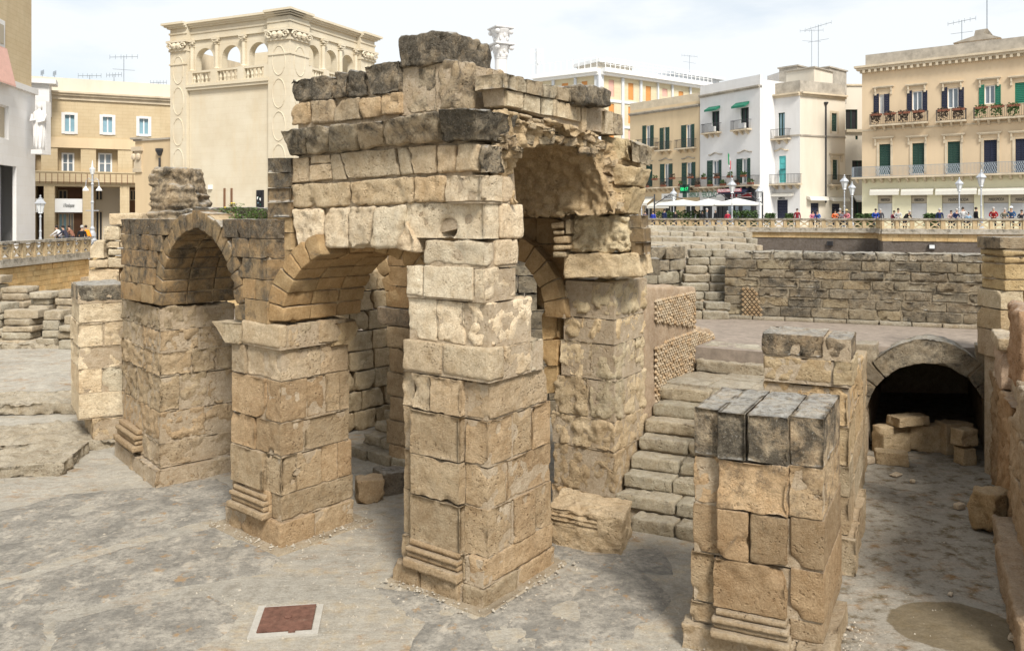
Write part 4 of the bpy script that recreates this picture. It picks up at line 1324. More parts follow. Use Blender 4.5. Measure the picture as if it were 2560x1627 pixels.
# vaulted passage
VT = thing('vaulted_passage', 'dark barrel vaulted passage under a weathered stone arch', 'vault', (10.3, 20.3, 0))
VA_, VB_ = np.array((8.86, 20.0)), np.array((12.02, 19.6))
VA_ = np.array((kx(2163) * 20.1, 20.1)); VB_ = np.array((kx(2470) * 19.9, 19.9))
vd = 63.0
ring = arch(VT, VA_, VB_, 1.08, vd, .75, .55, 15, 1, M['grey'], (.70, .63, .53, .6), name='arch_ring', cell=.07, skip=(.27, .73))
for o in ring.children: pass
# barrel shell, side walls and end wall
mb = MB()
e = (VB_ - VA_) / np.linalg.norm(VB_ - VA_); rad = np.linalg.norm(VB_ - VA_) / 2
Mx = (VA_ + VB_) / 2; rv = np.array(dirv(vd))
def vp(th_, r, d): 
    p = Mx - e * math.cos(th_) * r + rv * d
    return (p[0], p[1], 1.08 + r * math.sin(th_))
seg = 24; nd = 10
for i in range(seg):
    for k in range(nd):
        t0, t1 = math.pi * i / seg, math.pi * (i + 1) / seg
        d0, d1 = .7 + 9 * k / nd, .7 + 9 * (k + 1) / nd
        mb.add([vp(t0, rad + .02, d0), vp(t1, rad + .02, d0), vp(t1, rad + .02, d1), vp(t0, rad + .02, d1)], [(3, 2, 1, 0)])
mb.build('barrel', M['core'], VT, world=True)
for nm, A_, sgn in (('side_wall', VA_, -1), ('side_wall', VB_, 1)):
    a = A_ + e * sgn * .35
    mb = MB()
    add_hex(mb, [A_ + rv * .1, a + rv * .1, a + rv * 10, A_ + rv * 10], 0, 1.1)
    o = mb.build(nm, M['core'], VT, world=True); fix_normals(o)
mb = MB()
add_hex(mb, [VA_ + rv * 9.4 - e * .4, VB_ + rv * 9.4 + e * .4, VB_ + rv * 9.8 + e * .4, VA_ + rv * 9.8 - e * .4], 0, 3.2)
o = mb.build('end_wall', M['core'], VT, world=True); fix_normals(o)
# crown slab and spandrel masonry of the arch front
def crown(p):
    th_ = R_(48) + p[:, 0] * R_(84)
    r0 = rad - .01 + p[:, 2] * (.66 - .12 * np.abs(p[:, 0] - .5) * 2)
    x = Mx[0] - e[0] * np.cos(th_) * r0 + rv[0] * (-.03 + .8 * p[:, 1])
    y = Mx[1] - e[1] * np.cos(th_) * r0 + rv[1] * (-.03 + .8 * p[:, 1])
    return np.stack([x, y, 1.08 + r0 * np.sin(th_)], axis=1)
rock('crown_stone', VT, M['grey'], crown, (2.9, .8, .8), cell=.06, r=.04, amp=.05, pit=.04, nmax=50, color=(.82, .76, .66, .6))
for sgn, A_ in ((-1, VA_), (1, VB_)):
    for i, (z0, z1) in enumerate(((0, .6), (.6, 1.15), (1.15, 1.75), (1.75, 2.3), (2.3, 3.04))):
        off = 0 if z1 < 1.2 else (rad - math.sqrt(max(0.01, (rad + .5) ** 2 - min(rad + .49, (z0 + z1) / 2 - 1.08) ** 2)))
        a0 = A_ - e * sgn * (off + 0.02) if off > 0 else A_ + e * sgn * .02
        a1 = A_ + e * sgn * .75
        b4 = [a0 + rv * .02, a1 + rv * .02, a1 + rv * .8, a0 + rv * .8]
        if sgn < 0: b4 = [b4[1], b4[0], b4[3], b4[2]]
        hexblock('block', VT, M['grey'], b4, z0, z1, color=jit((.85, .78, .68, .35), .06), cell=.08, r=.05, amp=.04)

# loose blocks lying inside the passage and other fallen stones
def loose(name, label, u, v, size, rz, mat, col, cat='block', tilt=(0, 0), dz=0.0, zbase=None, grooves=None, **kw):
    z0 = 0.0 if zbase is None else zbase
    x, y = G(u, v, z0)
    if zbase is None: z0 = fz(x, y)
    sx, sy, sz = size
    Mt = Matrix.Rotation(rz, 3, 'Z') @ Matrix.Rotation(tilt[0], 3, 'X') @ Matrix.Rotation(tilt[1], 3, 'Y')
    A = np.array(Mt)
    def f(p):
        q = (p - np.array((.5, .5, 0))) * np.array(size)
        if grooves:
            gsum = sum(np.exp(-((p[:, 2] - zf_) / .022) ** 2) for zf_ in grooves) * (p[:, 0] < .66) * (p[:, 0] > .06) * (p[:, 1] < .3)
            q[:, 1] += .045 * gsum
        w = q @ A.T
        return w + np.array((x, y, z0 + dz))
    k = dict(cell=.06, r=.05, amp=.03, pit=.03); k.update(kw)
    o = rock(name, None, mat, f, size, color=col, **k)
    return tag(o, label, cat)
loose('fallen_block', 'large fallen carved block with grooved mouldings below the rear pier', 1474, 1352, (1.45, .95, .82), R_(-20), M['stone'], (.90, .80, .66, .05), r=.04, amp=.05, dz=-.04, tilt=(.05, .05), chips=4, cell=.024, nmax=62, grooves=(.62, .72, .82))
loose('fallen_block', 'rounded squat fallen block beside the second pier', 924, 1250, (.62, .55, .55), R_(20), M['stone'], (.72, .62, .5, .15), r=.05, amp=.05, chips=4, dz=-.03)
loose('fallen_block', 'dark grooved fallen block wedged behind the squat block', 975, 1228, (.78, .6, .55), R_(35), M['grey'], (.55, .5, .45, .6), r=.05, tilt=(0.0, .12), dz=-.05)
loose('boulder', 'rough brown boulder standing at the foot of the corridor wall', 2478, 1328, (.62, .6, .85), R_(25), M['stone'], (.70, .58, .42, .2), r=.09, amp=.06, pit=.05, billow=.05, chips=4)
ins = [('flat slab leaning at the top of the heap in the dark passage', 2270, 1130, (1.0, .5, .28), 0.3, 0.72),
       ('big slanting slab leaning left in the dark passage', 2228, 1128, (.95, .45, .75), 0.35, 0),
       ('square block with a ledge behind the heap in the dark passage', 2312, 1124, (.95, .5, .72), -0.12, 0),
       ('rough block lying in front of the heap in the dark passage', 2228, 1160, (.8, .42, .36), -0.35, 0),
       ('upright slab standing to the right in the dark passage', 2385, 1130, (.8, .5, .85), 0.1, 0),
       ('small pale block standing on end at the passage mouth', 2412, 1158, (.42, .4, .46), 0.2, 0),
       ('pale block balanced on the small standing block', 2410, 1158, (.55, .42, .45), 0.25, .46)]
for (lb, u, v, sz, rz, dz) in ins:
    loose('loose_block', lb, u, v, sz, rz, M['stone'], (.85, .75, .6, .1), r=.04, dz=dz - (.02 if dz == 0 else .0))
for (lb, u, v, s) in (('flat grey stone chip lying in front of the dark passage', 2240, 1190, (.32, .2, .07)), ('small white pebble beside the flat chip', 2282, 1205, (.13, .1, .1)),
                      ('pale angular stone on the corridor earth', 2398, 1272, (.22, .15, .13)), ('white stone chip near the brown boulder', 2437, 1247, (.2, .14, .1)), ('ochre pebble on the pale patch of the corridor', 2376, 1492, (.12, .09, .06)),
                      ('small pale stone beside the rim of the round patch', 2532, 1600, (.18, .12, .08)), ('small stone at the foot of the corridor pier', 2172, 1160, (.25, .2, .18)),
                      ('small pale stone on the stair next to the rear pier', 1602, 1205, (.2, .18, .15))):
    loose('small_stone', lb, u, v, s, rng.uniform(0, 3), M['stone'], (1.05, 1.0, .95, .0), 'stone', r=.03, amp=.015, cell=.03, pit=0, zbase=(None if u > 1700 else .56))
# ---------------------------------------------------------------- net-patterned wall beside the stair
RT = thing('reticulate_wall', 'wall faced with small diamond stones set in a net pattern', 'wall', (3.9, 18.5, 0))
S0 = CR1 - np.array(dirv(148)) * .04; cS = np.array(dirv(58)); nS = np.array(dirv(148))
mb = MB()
def rw_hex(s0, s1, z0, z1, d0=.06, d1=1.0):
    add_hex(mb, [S0 + cS * s0 + nS * d0, S0 + cS * s1 + nS * d0, S0 + cS * s1 + nS * d1, S0 + cS * s0 + nS * d1], z0, z1)
sA, sB, sC = hit(1636, S0, cS), hit(1742, S0, cS), hit(1792, S0, cS)
def rmap(s0, s1, zt0, zt1, d1=1.0):
    c = np.zeros((2, 2, 2, 3))
    for i, s in ((0, s1), (1, s0)):
        for j, d in ((0, .06), (1, d1)):
            p = S0 + cS * s + nS * d
            c[i, j, 0] = (p[0], p[1], 0)
            c[i, j, 1] = (p[0], p[1], zt1 if i == 0 else zt0)
    return trilin(c)
S1 = np.array((2.33, 15.86))
RTm = rock('wall_mass', RT, M['plaster'], rmap(1.6, sB, 4.66, 4.40), (3.4, 1, 4.5), cell=.12, r=.06, amp=.05, color=(.9, .84, .78, .12))
rock('wall_mass', RT, M['plaster'], rmap(sB, sC, 3.42, 3.06), (1.6, 1, 3.4), cell=.12, r=.08, amp=.05, color=(.85, .8, .74, .3))
dm = MB()
h_ = .058
dm.add([(-h_, 0, 0), (0, 0, -h_), (h_, 0, 0), (0, 0, h_), (-h_ * .7, -.05, 0), (0, -.05, -h_ * .7), (h_ * .7, -.05, 0), (0, -.05, h_ * .7)],
       [(0, 1, 5, 4), (1, 2, 6, 5), (2, 3, 7, 6), (3, 0, 4, 7), (4, 5, 6, 7)])
dme = bpy.data.meshes.new('diamond_stone')
dme.from_pydata(dm.v, [], dm.f); dme.update(); dme.materials.append(M['retic'])
cells = []
step = .135
rzS = math.atan2(-cS[1], -cS[0])
for i in range(0, 60):
    for j in range(0, 60):
        s = 1.7 + (i + (j % 2) * .5) * step
        z = 0.3 + j * step * .5
        if s > sC - .1: continue
        pw = S0 + cS * s
        u = 1280 + pw[0] / pw[1] * 2000; v = 545 + (6.2 - z) / pw[1] * 2000
        stair_z = .29 * (s / .40 + .6)
        if z < min(stair_z + .1, 2.45) - .3 : continue
        ok = False
        if 1640 < u < 1740 and 724 < v < 806 + (u - 1640) * .12 and z < 4.36: ok = True
        if u > 1640 and v > 826 + max(0, (1715 - u)) * .6 and z < 3.3 - max(0, (s - sB)) * .2: ok = True
        if ok: cells.append((v, s, z))
cells.sort(reverse=True)
rng.shuffle(cells)
big_cells, rest = cells[:290], cells[290:]
Rz = Matrix.Rotation(math.atan2(cS[1], cS[0]) + math.pi, 3, 'Z')
for (v, s, z) in big_cells:
    o = bpy.data.objects.new('diamond_stone', dme)
    p = S0 + cS * s + nS * .035
    o.location = (p[0] - 3.9, p[1] - 18.5, z)
    o.rotation_euler = (rng.uniform(-.08, .08), rng.uniform(-.12, .12), math.atan2(cS[1], cS[0]) + rng.uniform(-.08, .08))
    sc = rng.uniform(.86, 1.08); o.scale = (sc, sc * rng.uniform(.6, 1.5), sc)
    o.color = jit((.98, .9, .8, .1), .12)
    link(o, RT)
if rest:
    mb2 = MB()
    a = math.atan2(cS[1], cS[0])
    for (v, s, z) in rest:
        p = S0 + cS * s + nS * .035
        mb2.add([(p[0] + x * math.cos(a) - y * math.sin(a), p[1] + x * math.sin(a) + y * math.cos(a), z + zz_) for (x, y, zz_) in dm.v], dm.f)
    tag(mb2.build('diamond_facing', M['retic'], RT, world=True), kind='stuff')

# ---------------------------------------------------------------- terrace, podium wall, seats
TZ = 2.9
def terr():
    xs_ = np.linspace(2, 22, 60); ys_ = np.linspace(16, 30, 50)
    mb = MB()
    # corner points of the terrace sheet (front edge follows landing, passage arch and corridor wall)
    return mb
poly = [S1 + cS * 5.2 + nS * .6, S1 + cS * 5.4 - nS * 2.3, VA_ + rv * .5, VB_ + rv * .5, np.array((16.5, 17.5)), np.array((19, 24)), np.array((13.8, 29)), np.array((5.0, 31)), np.array((2.2, 26)), np.array((3.2, 21.5))]
# dense sheet by clipping a grid
gx, gy = np.meshgrid(np.arange(2, 19.5, .25), np.arange(17.0, 31.5, .25))
def inside(x, y):
    r = np.zeros(x.shape, bool)
    n = len(poly)
    for i in range(n):
        (x0, y0), (x1, y1) = poly[i], poly[(i + 1) % n]
        c = ((y0 > y) != (y1 > y)) & (x < (x1 - x0) * (y - y0) / (y1 - y0 + 1e-12) + x0)
        r ^= c
    return r
M['gravelpath'] = plain_mat('terrace_gravel', (0.285, 0.235, 0.19), .95, .3, 5, bump_s=.6, bscale=40, stain=(.21, .17, .135))
tv = [(p[0], p[1], TZ) for p in poly] + [(p[0], p[1], TZ - .35) for p in poly]
npz = len(poly)
to = mesh_from('terrace', tv, [tuple(range(npz))] + [(i, i + npz, (i + 1) % npz + npz, (i + 1) % npz) for i in range(npz)], M['gravelpath'])
fix_normals(to)
tag(to, kind='structure')
# landing of the stair and two steps up to the terrace
LDT = thing('stair_landing', 'paved landing of pale slabs above the worn stair', 'landing', (5.0, 19.5, 0))
l0 = S1 + cS * 3.2 + nS * .5
for (a, b, c_, d_) in ((0, 1.0, .0, .75), (0, 1.0, .75, 1.7), (1.0, 1.9, 0, 1.1), (1.0, 1.9, 1.1, 1.9), (1.9, 3.5, 0, .9), (1.9, 3.5, .9, 1.9)):
    b4 = [l0 - nS * b + cS * c_, l0 - nS * b + cS * d_, l0 - nS * a + cS * d_, l0 - nS * a + cS * c_]
    b4 = [l0 - nS * a + cS * c_, l0 - nS * b + cS * c_, l0 - nS * b + cS * d_, l0 - nS * a + cS * d_]
    hexblock('paving_slab', LDT, M['grey'], b4, 1.9, 2.36 + rng.uniform(-.02, .01), color=jit((1.1, 1.06, .98, .12), .06), cell=.08, r=.03, amp=.02, pit=.01)
flight('stone_steps', 'two broad worn steps from the landing up to the terrace', tuple(S1 + cS * 5.05 + nS * .4), 58, -32, 2, .29, .5, 3.5, 2.34, M['grey'], (1.1, 1.05, .95, .2), nb=2)

PW = thing('podium_wall', 'long grey lichen-stained block wall above the terrace', 'wall', (10.5, 25.2, TZ))
pA, pB = np.array((kx(1810) * 26.4, 26.4)), np.array((kx(2475) * 23.7, 23.7))
pe = (pB - pA) / np.linalg.norm(pB - pA); pn = np.array((-pe[1], pe[0])); pn = pn if pn[1] > 0 else -pn
plen = np.linalg.norm(pB - pA) + 2.6
mb = MB()
add_hex(mb, [pA + pe * .05 + pn * .055, pA + pe * plen + pn * .055, pA + pe * plen + pn * 1.2, pA + pe * .05 + pn * 1.2], TZ - .3, 5.02)
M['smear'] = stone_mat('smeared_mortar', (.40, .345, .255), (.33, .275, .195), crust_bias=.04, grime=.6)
PWo = mb.build('wall_mass', M['smear'], PW, world=True); fix_normals(PWo); PWo.color = (1, 1, 1, .35)
z = TZ + .12
rowh = [.33, .30, .30, .30, .29, .31, .28]
for i, hh in enumerate(rowh):
    s = 0.0
    while s < plen - .05:
        l = rng.uniform(.6, 1.25)
        e_ = min(plen, s + l)
        if plen - e_ < .3: e_ = plen
        g = rng.uniform(.0, .012)
        b4 = [pA + pe * (s + g) + pn * rng.uniform(-.01, .02), pA + pe * (e_ - g) + pn * rng.uniform(-.01, .02), pA + pe * (e_ - g) + pn * (.5 if i < 6 else 1.15), pA + pe * (s + g) + pn * (.5 if i < 6 else 1.15)]
        w = rng.random()
        col = (.66, .61, .53, .66) if w < .55 else ((.72, .65, .54, .55) if w < .85 else (.80, .71, .56, .4))
        if i == 6: col = (.95, .92, .86, .35 + .4 * rng.random())
        hexblock('block', PWo, M['grey'], b4, z + rng.uniform(0, .012), z + hh - rng.uniform(0, .012), color=jit(col, .08), cell=.08, r=.028, amp=.045, pit=.035)
        s = e_
    z += hh
s = 0
while s < plen:          # low kerb of long stones at its foot
    l = rng.uniform(.6, 1.1)
    b4 = [pA + pe * s - pn * .14, pA + pe * min(s + l, plen) - pn * .14, pA + pe * min(s + l, plen) + pn * .1, pA + pe * s + pn * .1]
    hexblock('kerb_stone', PWo, M['grey'], b4, TZ - .05, TZ + .13, color=jit((.85, .8, .72, .3), .1), cell=.1, r=.03, amp=.015)
    s += l
# patches of net masonry on the podium wall
for (ua, ub, va, vb) in ((1858, 1902, 722, 788), (2462, 2500, 712, 768)):
    k = 0
    for i in range(12):
        for j in range(16):
            u = ua + i * 11 + (j % 2) * 5.5; v = va + j * 6.5
            if u > ub or v > vb or (ua < 2000 and abs((u - ua) - (v - va) * .3) > 32): continue
            p = onp(u, v, pA, pe)
            o = bpy.data.objects.new('diamond_stone', dme)
            o.location = (p[0] - 10.5 - pn[0] * .02, p[1] - 25.2 - pn[1] * .02, p[2] - TZ)
            o.rotation_euler = (0, rng.uniform(-.1, .1), math.atan2(pe[1], pe[0])); o.scale = (1.15, 1, 1.15)
            o.color = jit((.8, .72, .62, .2), .1)
            link(o, PW)
# narrow stair left of it
flight('stone_steps', 'narrow stair cut beside the end of the grey podium wall', (kx(1690) * 26.2, 26.2), 84, -8, 8, .272, .36, (lambda k: 1.72 + .0 * k), TZ, M['grey'], (.95, .92, .84, .3), nb=2, shift=.10)
# wall left of the narrow stair
UW = thing('terrace_wall', 'short grey mottled block wall left of the narrow stair', 'wall', (5.2, 27.4, 3))
ua_ = np.array((kx(1560) * 27.0, 27.0)); ub_ = np.array((kx(1716) * 28.2, 28.2))
ue = (ub_ - ua_) / np.linalg.norm(ub_ - ua_); un = np.array((-ue[1], ue[0]))
ul = np.linalg.norm(ub_ - ua_)
for i, (z0, z1) in enumerate(((2.9, 3.4), (3.4, 3.9), (3.9, 4.35), (4.35, 4.75), (4.75, 5.22))):
    s = -.2 * (i % 2)
    while s < ul:
        l = rng.uniform(.6, 1.1); e_ = min(ul, s + l)
        b4 = [ua_ + ue * s, ua_ + ue * e_, ua_ + ue * e_ + un * .9, ua_ + ue * s + un * .9]
        hexblock('block', UW, M['grey'], b4, z0, z1, color=jit((.95, .9, .8, .25 if i < 3 else .6), .1), cell=.09, r=.05, amp=.04)
        s += l
# upper seat rows
for i, (vt, D, ur) in enumerate(((566, 46, 1868), (580, 42, 1882), (595, 38, 1895), (611, 34, 1908))):
    ST = thing('seat_row', ('topmost', 'second highest', 'third highest', 'lowest')[i] + ' curved row of pale stone seats below the balustrade', 'seats', (kx(1750) * D, D, zat(vt, D) - .5))
    u = 1450.0
    n_ = 0
    zt = zat(vt, D)
    while u < ur - 6:
        du = rng.uniform(28, 52)
        u2 = min(ur, u + du)
        if ur - u2 < 16: u2 = ur
        cur = lambda uu: D + 1.5 - ((uu - 1450) / 450.0) ** 2 * 1.5
        p0 = np.array((kx(u) * cur(u), cur(u))); p1 = np.array((kx(u2) * cur(u2), cur(u2)))
        nn = np.array((0, 1.0))
        b4 = [p0, p1, p1 + nn * 4.2, p0 + nn * 4.2]
        hexblock('seat_block', ST, M['grey'], b4, zt - .75, zt + rng.uniform(-.03, .03), color=jit((1.12, 1.08, 1.0, .25), .1), cell=.16, r=.05, amp=.03)
        u = u2

# ---------------------------------------------------------------- the plaza round the pit, retaining walls, balustrades
pit = [(-34, -30), (-29, 18), (-23.75, 37), (-24.3, 46), (-18, 47.2), (-9, 47.5), (0, 58), (kx(1590) * 74, 74), (kx(2195) * 64, 64), (kx(2205) * 60.5, 60.5), (kx(2560) * 57, 57), (52, 48), (56, -30)]
def plaza_z(x, y):
    t = min(1, max(0, (x + 10) / 16)); t = t * t * (3 - 2 * t)
    return 4.0 + 1.2 * t
M['paving'] = plain_mat('plaza_paving', (.42, .40, .37), .85, .15, 2, bump_s=.2, bscale=12)
pv, pf = [], []
cx, cy = 5, 30
rings = (1.0, 1.15, 1.6, 4, 25)
npit = len(pit)
for r_ in rings:
    for (x, y) in pit:
        X, Y = cx + (x - cx) * r_, cy + (y - cy) * r_
        pv.append((X, Y, plaza_z(X, Y)))
for k in range(len(rings) - 1):
    for i in range(npit):
        j = (i + 1) % npit
        pf.append((k * npit + i, k * npit + j, (k + 1) * npit + j, (k + 1) * npit + i))
pz = mesh_from('plaza_ground', pv, pf, M['paving']); fix_normals(pz); tag(pz, kind='structure')
for p in pz.data.polygons:
    pass

M['render_dark'] = stone_mat('dark_roughcast', (.20, .175, .155), (.165, .145, .13), crust_bias=.05)
M['balus'] = stone_mat('balustrade_stone', (.66, .57, .42), (.58, .48, .33), bump_s=.2, pitted=.1, grime=.25)
M['cap'] = stone_mat('balustrade_cap', (.50, .47, .41), (.42, .39, .33), bump_s=.2, pitted=.1, crust_bias=.05)
# ground between the podium wall and the far retaining wall
mid = [(-24, 36), (-9, 46), (0, 57), (kx(1590) * 74, 73.8), (kx(2195) * 64, 63.8), (kx(2560) * 57, 56.8), (52, 47), (30, 22), (19.5, 22.5), (15, 25), (pA[0] + .5, pA[1] + 1.0), (5, 30.8), (1, 31), (-6, 33)]
mz = [1.0, 1.6, 2.4, 3.2, 3.2, 3.2, 3.2, 3.0, 3.2, 3.9, 3.9, 2.9, 2.0, .9]
mo = mesh_from('arena_terrace', [(p[0], p[1], z) for p, z in zip(mid, mz)], [tuple(range(len(mid)))], M['gravelpath']); tag(mo, kind='structure')

PANW = 1.0
def lattice_panel():
    mb = MB()
    W_, z0, z1, t = PANW - .16, .22, .86, .09
    mb.box(0, W_, -t / 2, t / 2, z0, z0 + .07); mb.box(0, W_, -t / 2, t / 2, z1 - .07, z1)
    mb.box(0, .08, -t / 2, t / 2, z0 + .07, z1 - .07); mb.box(W_ - .08, W_, -t / 2, t / 2, z0 + .07, z1 - .07)
    a0, a1, b0, b1 = .08, W_ - .08, z0 + .07, z1 - .07
    cx_, cz = (a0 + a1) / 2, (b0 + b1) / 2
    w = .085
    for (xa, za, xb, zb) in ((a0, b0, a1, b1), (a0, b1, a1, b0)):
        d = Vector((xb - xa, zb - za)).normalized(); n_ = Vector((-d.y, d.x)) * w
        poly_ = [(xa + n_.x, za + n_.y), (xa - n_.x, za - n_.y), (xb - n_.x, zb - n_.y), (xb + n_.x, zb + n_.y)]
        poly_ = [(min(a1, max(a0, x)), min(b1, max(b0, z_))) for x, z_ in poly_]
        yy = .04 if za < zb else .036
        mb.prism(poly_, 'y', -yy, yy)
    mb.box(cx_ - .1, cx_ + .1, -.043, .043, cz - .1, cz + .1)
    me = bpy.data.meshes.new('lattice_panel'); me.from_pydata(mb.v, [], mb.f); me.update(); me.materials.append(M['balus'])
    return me
PANEL = lattice_panel()
def balustrade(label, p, q, zb, hgt=1.0):
    p = np.array(p); q = np.array(q)
    d = q - p; ln = np.linalg.norm(d); d = d / ln
    rz = math.atan2(d[1], d[0])
    t = thing('balustrade', label, 'balustrade', (p[0], p[1], zb), rz, 'balustrade runs round the excavation')
    MB().box(0, ln, -.16, .16, -.05, .2).build('plinth', M['cap'], t, color=(1, 1, 1, .5))
    MB().box(-.03, ln + .03, -.17, .17, hgt - .13, hgt).build('cap_rail', M['cap'], t, color=(1, 1, 1, .55))
    n_ = max(1, int(round(ln / PANW)))
    w = ln / n_
    for i in range(n_):
        o = bpy.data.objects.new('lattice_panel', PANEL); o.location = (i * w + .08, 0, 0); o.scale = (w / PANW, 1, 1)
        o.color = jit((1, .97, .9, .05), .05); link(o, t)
    for i in range(n_ + 1):
        tk = .14 if i % 2 == 0 else .08
        o = MB().box(max(0, i * w - tk), min(ln, i * w + tk), -.10, .10, .2, hgt - .13).build('post', M['balus'], t, color=jit((.95, .9, .8, .15), .06))
    return t
def retaining(label, p, q, z0, z1, rows, blk, cornice=True, mat=None, bcol=(1, 1, 1, .1), dark_below=None, wall_top=None):
    p = np.array(p); q = np.array(q)
    d = q - p; ln = np.linalg.norm(d); d = d / ln
    rz = math.atan2(d[1], d[0])
    t = thing('retaining_wall', label, 'wall', (p[0], p[1], z0), rz, 'retaining walls of the excavation')
    MB().box(0, ln, .05, .7, 0, z1 - z0 - .02).build('wall_mass', M['render_dark'] if dark_below else M['ashlar'], t, color=(1, 1, 1, .1))
    if cornice:
        MB().box(-.02, ln + .02, -.2, .3, z1 - z0 - .16, z1 - z0 - .025).build('ledge', M['cap'], t, color=(1, 1, 1, .3))
    for (a, b) in rows:
        s = -rng.uniform(0, blk)
        while s < ln:
            l = blk * rng.uniform(.75, 1.3)
            x0, x1 = max(0, s), min(ln, s + l)
            if x1 - x0 > .1:
                j = rng.uniform(0, .03)
                o = MB().box(x0 + .008, x1 - .008, -.0 - j, .3, a - z0 + .006, b - z0 - .006).build('ashlar_block', M['ashlar'], t, color=jit(bcol, .12))
            s += l
    return t
Z_R, Z_L = 5.2, 4.0
segs = [(pit[7], pit[8], 'right'), (pit[9], pit[10], 'right2')]
pA7 = np.array(pit[7]); pB8 = np.array(pit[8])
balustrade('far run of pierced stone balustrade in front of the parasols', tuple(pA7), tuple(pB8), Z_R - .03)
balustrade('pierced stone balustrade with weathered cap below the shuttered shops', pit[9], pit[10], Z_R - .03, 1.0)
balustrade('short return of balustrade where the two runs step', pit[8], pit[9], Z_R - .03)
retaining('far retaining wall with yellow ashlar band under the parasol balustrade', tuple(pA7), tuple(pB8), 3.0, Z_R - .03, [(4.55, 4.80), (4.80, 5.02)], 1.0, dark_below=True)
retaining('retaining wall with yellow ashlar band over dark roughcast', pit[9], pit[10], 3.0, Z_R - .03, [(4.45, 4.73), (4.73, 5.0)], .9, dark_below=True)
balustrade('pierced stone balustrade in front of the arcaded yellow building', pit[2], pit[3], Z_L + .05, 1.05)
balustrade('pierced stone balustrade under the white statue corner', pit[1], pit[2], Z_L + .05, 1.05)
retaining('pale yellow ashlar retaining wall above the stacked stones', pit[2], pit[3], .5, Z_L + .05, [(1.4 + .27 * i, 1.67 + .27 * i) for i in range(9)], .62, bcol=(1.05, 1.0, .9, .05))
retaining('yellow ashlar retaining wall under the statue corner', pit[1], pit[2], .3, Z_L + .05, [(2.2 + .27 * i, 2.47 + .27 * i) for i in range(6)], .62, bcol=(1.05, 1.0, .9, .05))
retaining('short return of the retaining wall at the step', pit[8], pit[9], 3.0, Z_R - .03, [(4.45, 4.73), (4.73, 5.0)], .9, dark_below=True)
# plain walls for the stretches hidden behind the ruins
for a, b in ((3, 4), (4, 5), (5, 6), (6, 7), (10, 11), (11, 12), (0, 1)):
    p, q = np.array(pit[a]), np.array(pit[b]); ln = np.linalg.norm(q - p)
    zt = min(plaza_z(*p), plaza_z(*q))
    t = thing('retaining_wall', 'plain yellow retaining wall stretch hidden behind the ruins', 'wall', (p[0], p[1], 0), math.atan2(q[1] - p[1], q[0] - p[0]), 'retaining walls of the excavation')
    MB().box(0, ln, 0.02, .6, 0, zt - .02).build('wall_mass', M['ashlar'], t, color=(1, 1, 1, .2))
# pipe mouth and lamps set in the walls
# ---------------------------------------------------------------- fourth pier, pale wall, rock stump, stacked stones
P4T = thing('stone_pier', 'pale isolated pier with rounded black topped block and stained left edge', 'pier', (-11.3, 22.0, 0))
C4 = (kx(196) * 21.3, 21.3)
c4 = (1.16, 1.12, 1.02, .22)
courses = [
    (1049, 1127, [190], [318], (.98, .92, .8, .1), dict(z=(-.05, .83), shift=(.35, .05), amp=.05, r=.06)),
    (986, 1049, [176], [318], c4, dict(amp=.03)),
    (924, 986, [176], [255, 318], c4, dict(amp=.03)),
    (869, 924, [176], [318], c4, dict(amp=.05, pit=.05)),
    (809, 869, [176], [260, 318], c4, dict(amp=.03, pit=.05)),
    (758, 809, [176], [318], c4, dict(amp=.03)),
    (712, 758, [174], [318], (.75, .72, .66, .8), dict(amp=.06, r=.14, off=.05)),
]
pier(P4T, C4, 124, 28, courses, M['stone'], dep=.9, name='shaft')
PWT = thing('block_wall', 'stepped remnant of bright pale blocks behind the isolated pier', 'wall', (-12.2, 24.4, 0))
z7b = lambda x, y: (x / 2.39, 520 + y / 2.39)
PWC = np.array((-12.5, 24.2))
mb = MB(); add_hex(mb, [(-13.1, 24.3), (-10.2, 24.3), (-10.2, 25.1), (-13.1, 25.1)], 0, 4.4)
pwo = mb.build('wall_mass', M['core'], PWT, world=True); fix_normals(pwo)
for (a, b, c, d) in ((648, 30, 850, 104), (612, 106, 712, 196), (712, 106, 850, 196), (530, 196, 622, 304), (622, 200, 715, 240), (636, 240, 850, 290), (715, 196, 850, 240), (522, 306, 640, 362), (640, 292, 760, 360), (526, 364, 712, 456), (712, 364, 850, 456), (524, 456, 640, 560), (640, 456, 850, 560), (524, 560, 850, 700), (524, 700, 700, 900), (700, 700, 850, 900)):
    q = [z7b(a, b), z7b(c, b), z7b(c, d), z7b(a, d)]
    qb(pwo, q, PWC, (1.0, 0.0), .8, (1.16, 1.1, .98, .02), proud=rng.uniform(0, .08), r=.06, amp=.04, cell=.08)
RS = rock('rock_stump', None, M['stone'], trilin(np.array([[[(kx(384) * 19.6, 19.2, 6.1), (kx(388) * 19.6, 19.2, 7.42)], [(kx(384) * 19.6, 20.3, 6.1), (kx(390) * 19.6, 20.3, 7.42)]], [[(kx(508) * 19.6, 19.2, 6.1), (kx(490) * 19.6, 19.2, 7.42)], [(kx(508) * 19.6, 20.3, 6.1), (kx(490) * 19.6, 20.3, 7.42)]]])),
          (1.1, 1.1, 1.35), cell=.028, r=.08, amp=.05, pit=.05, strat=.085, nmax=60, chips=4, color=(.82, .75, .65, .8))
tag(RS, 'deeply eroded layered rock stump standing on the restored wall', 'rock')
# parapet core below the stump so that it is carried
mb = MB(); add_hex(mb, [cA + eAB * hit(380, cA, eAB) + nAB * .62, cA + eAB * hit(668, cA, eAB) + nAB * .62, cA + eAB * hit(668, cA, eAB) + nAB * 2.4, cA + eAB * hit(380, cA, eAB) + nAB * 2.4], 5.98, 6.12)
o = mb.build('wall_backing', M['core'], W3, world=True); fix_normals(o)

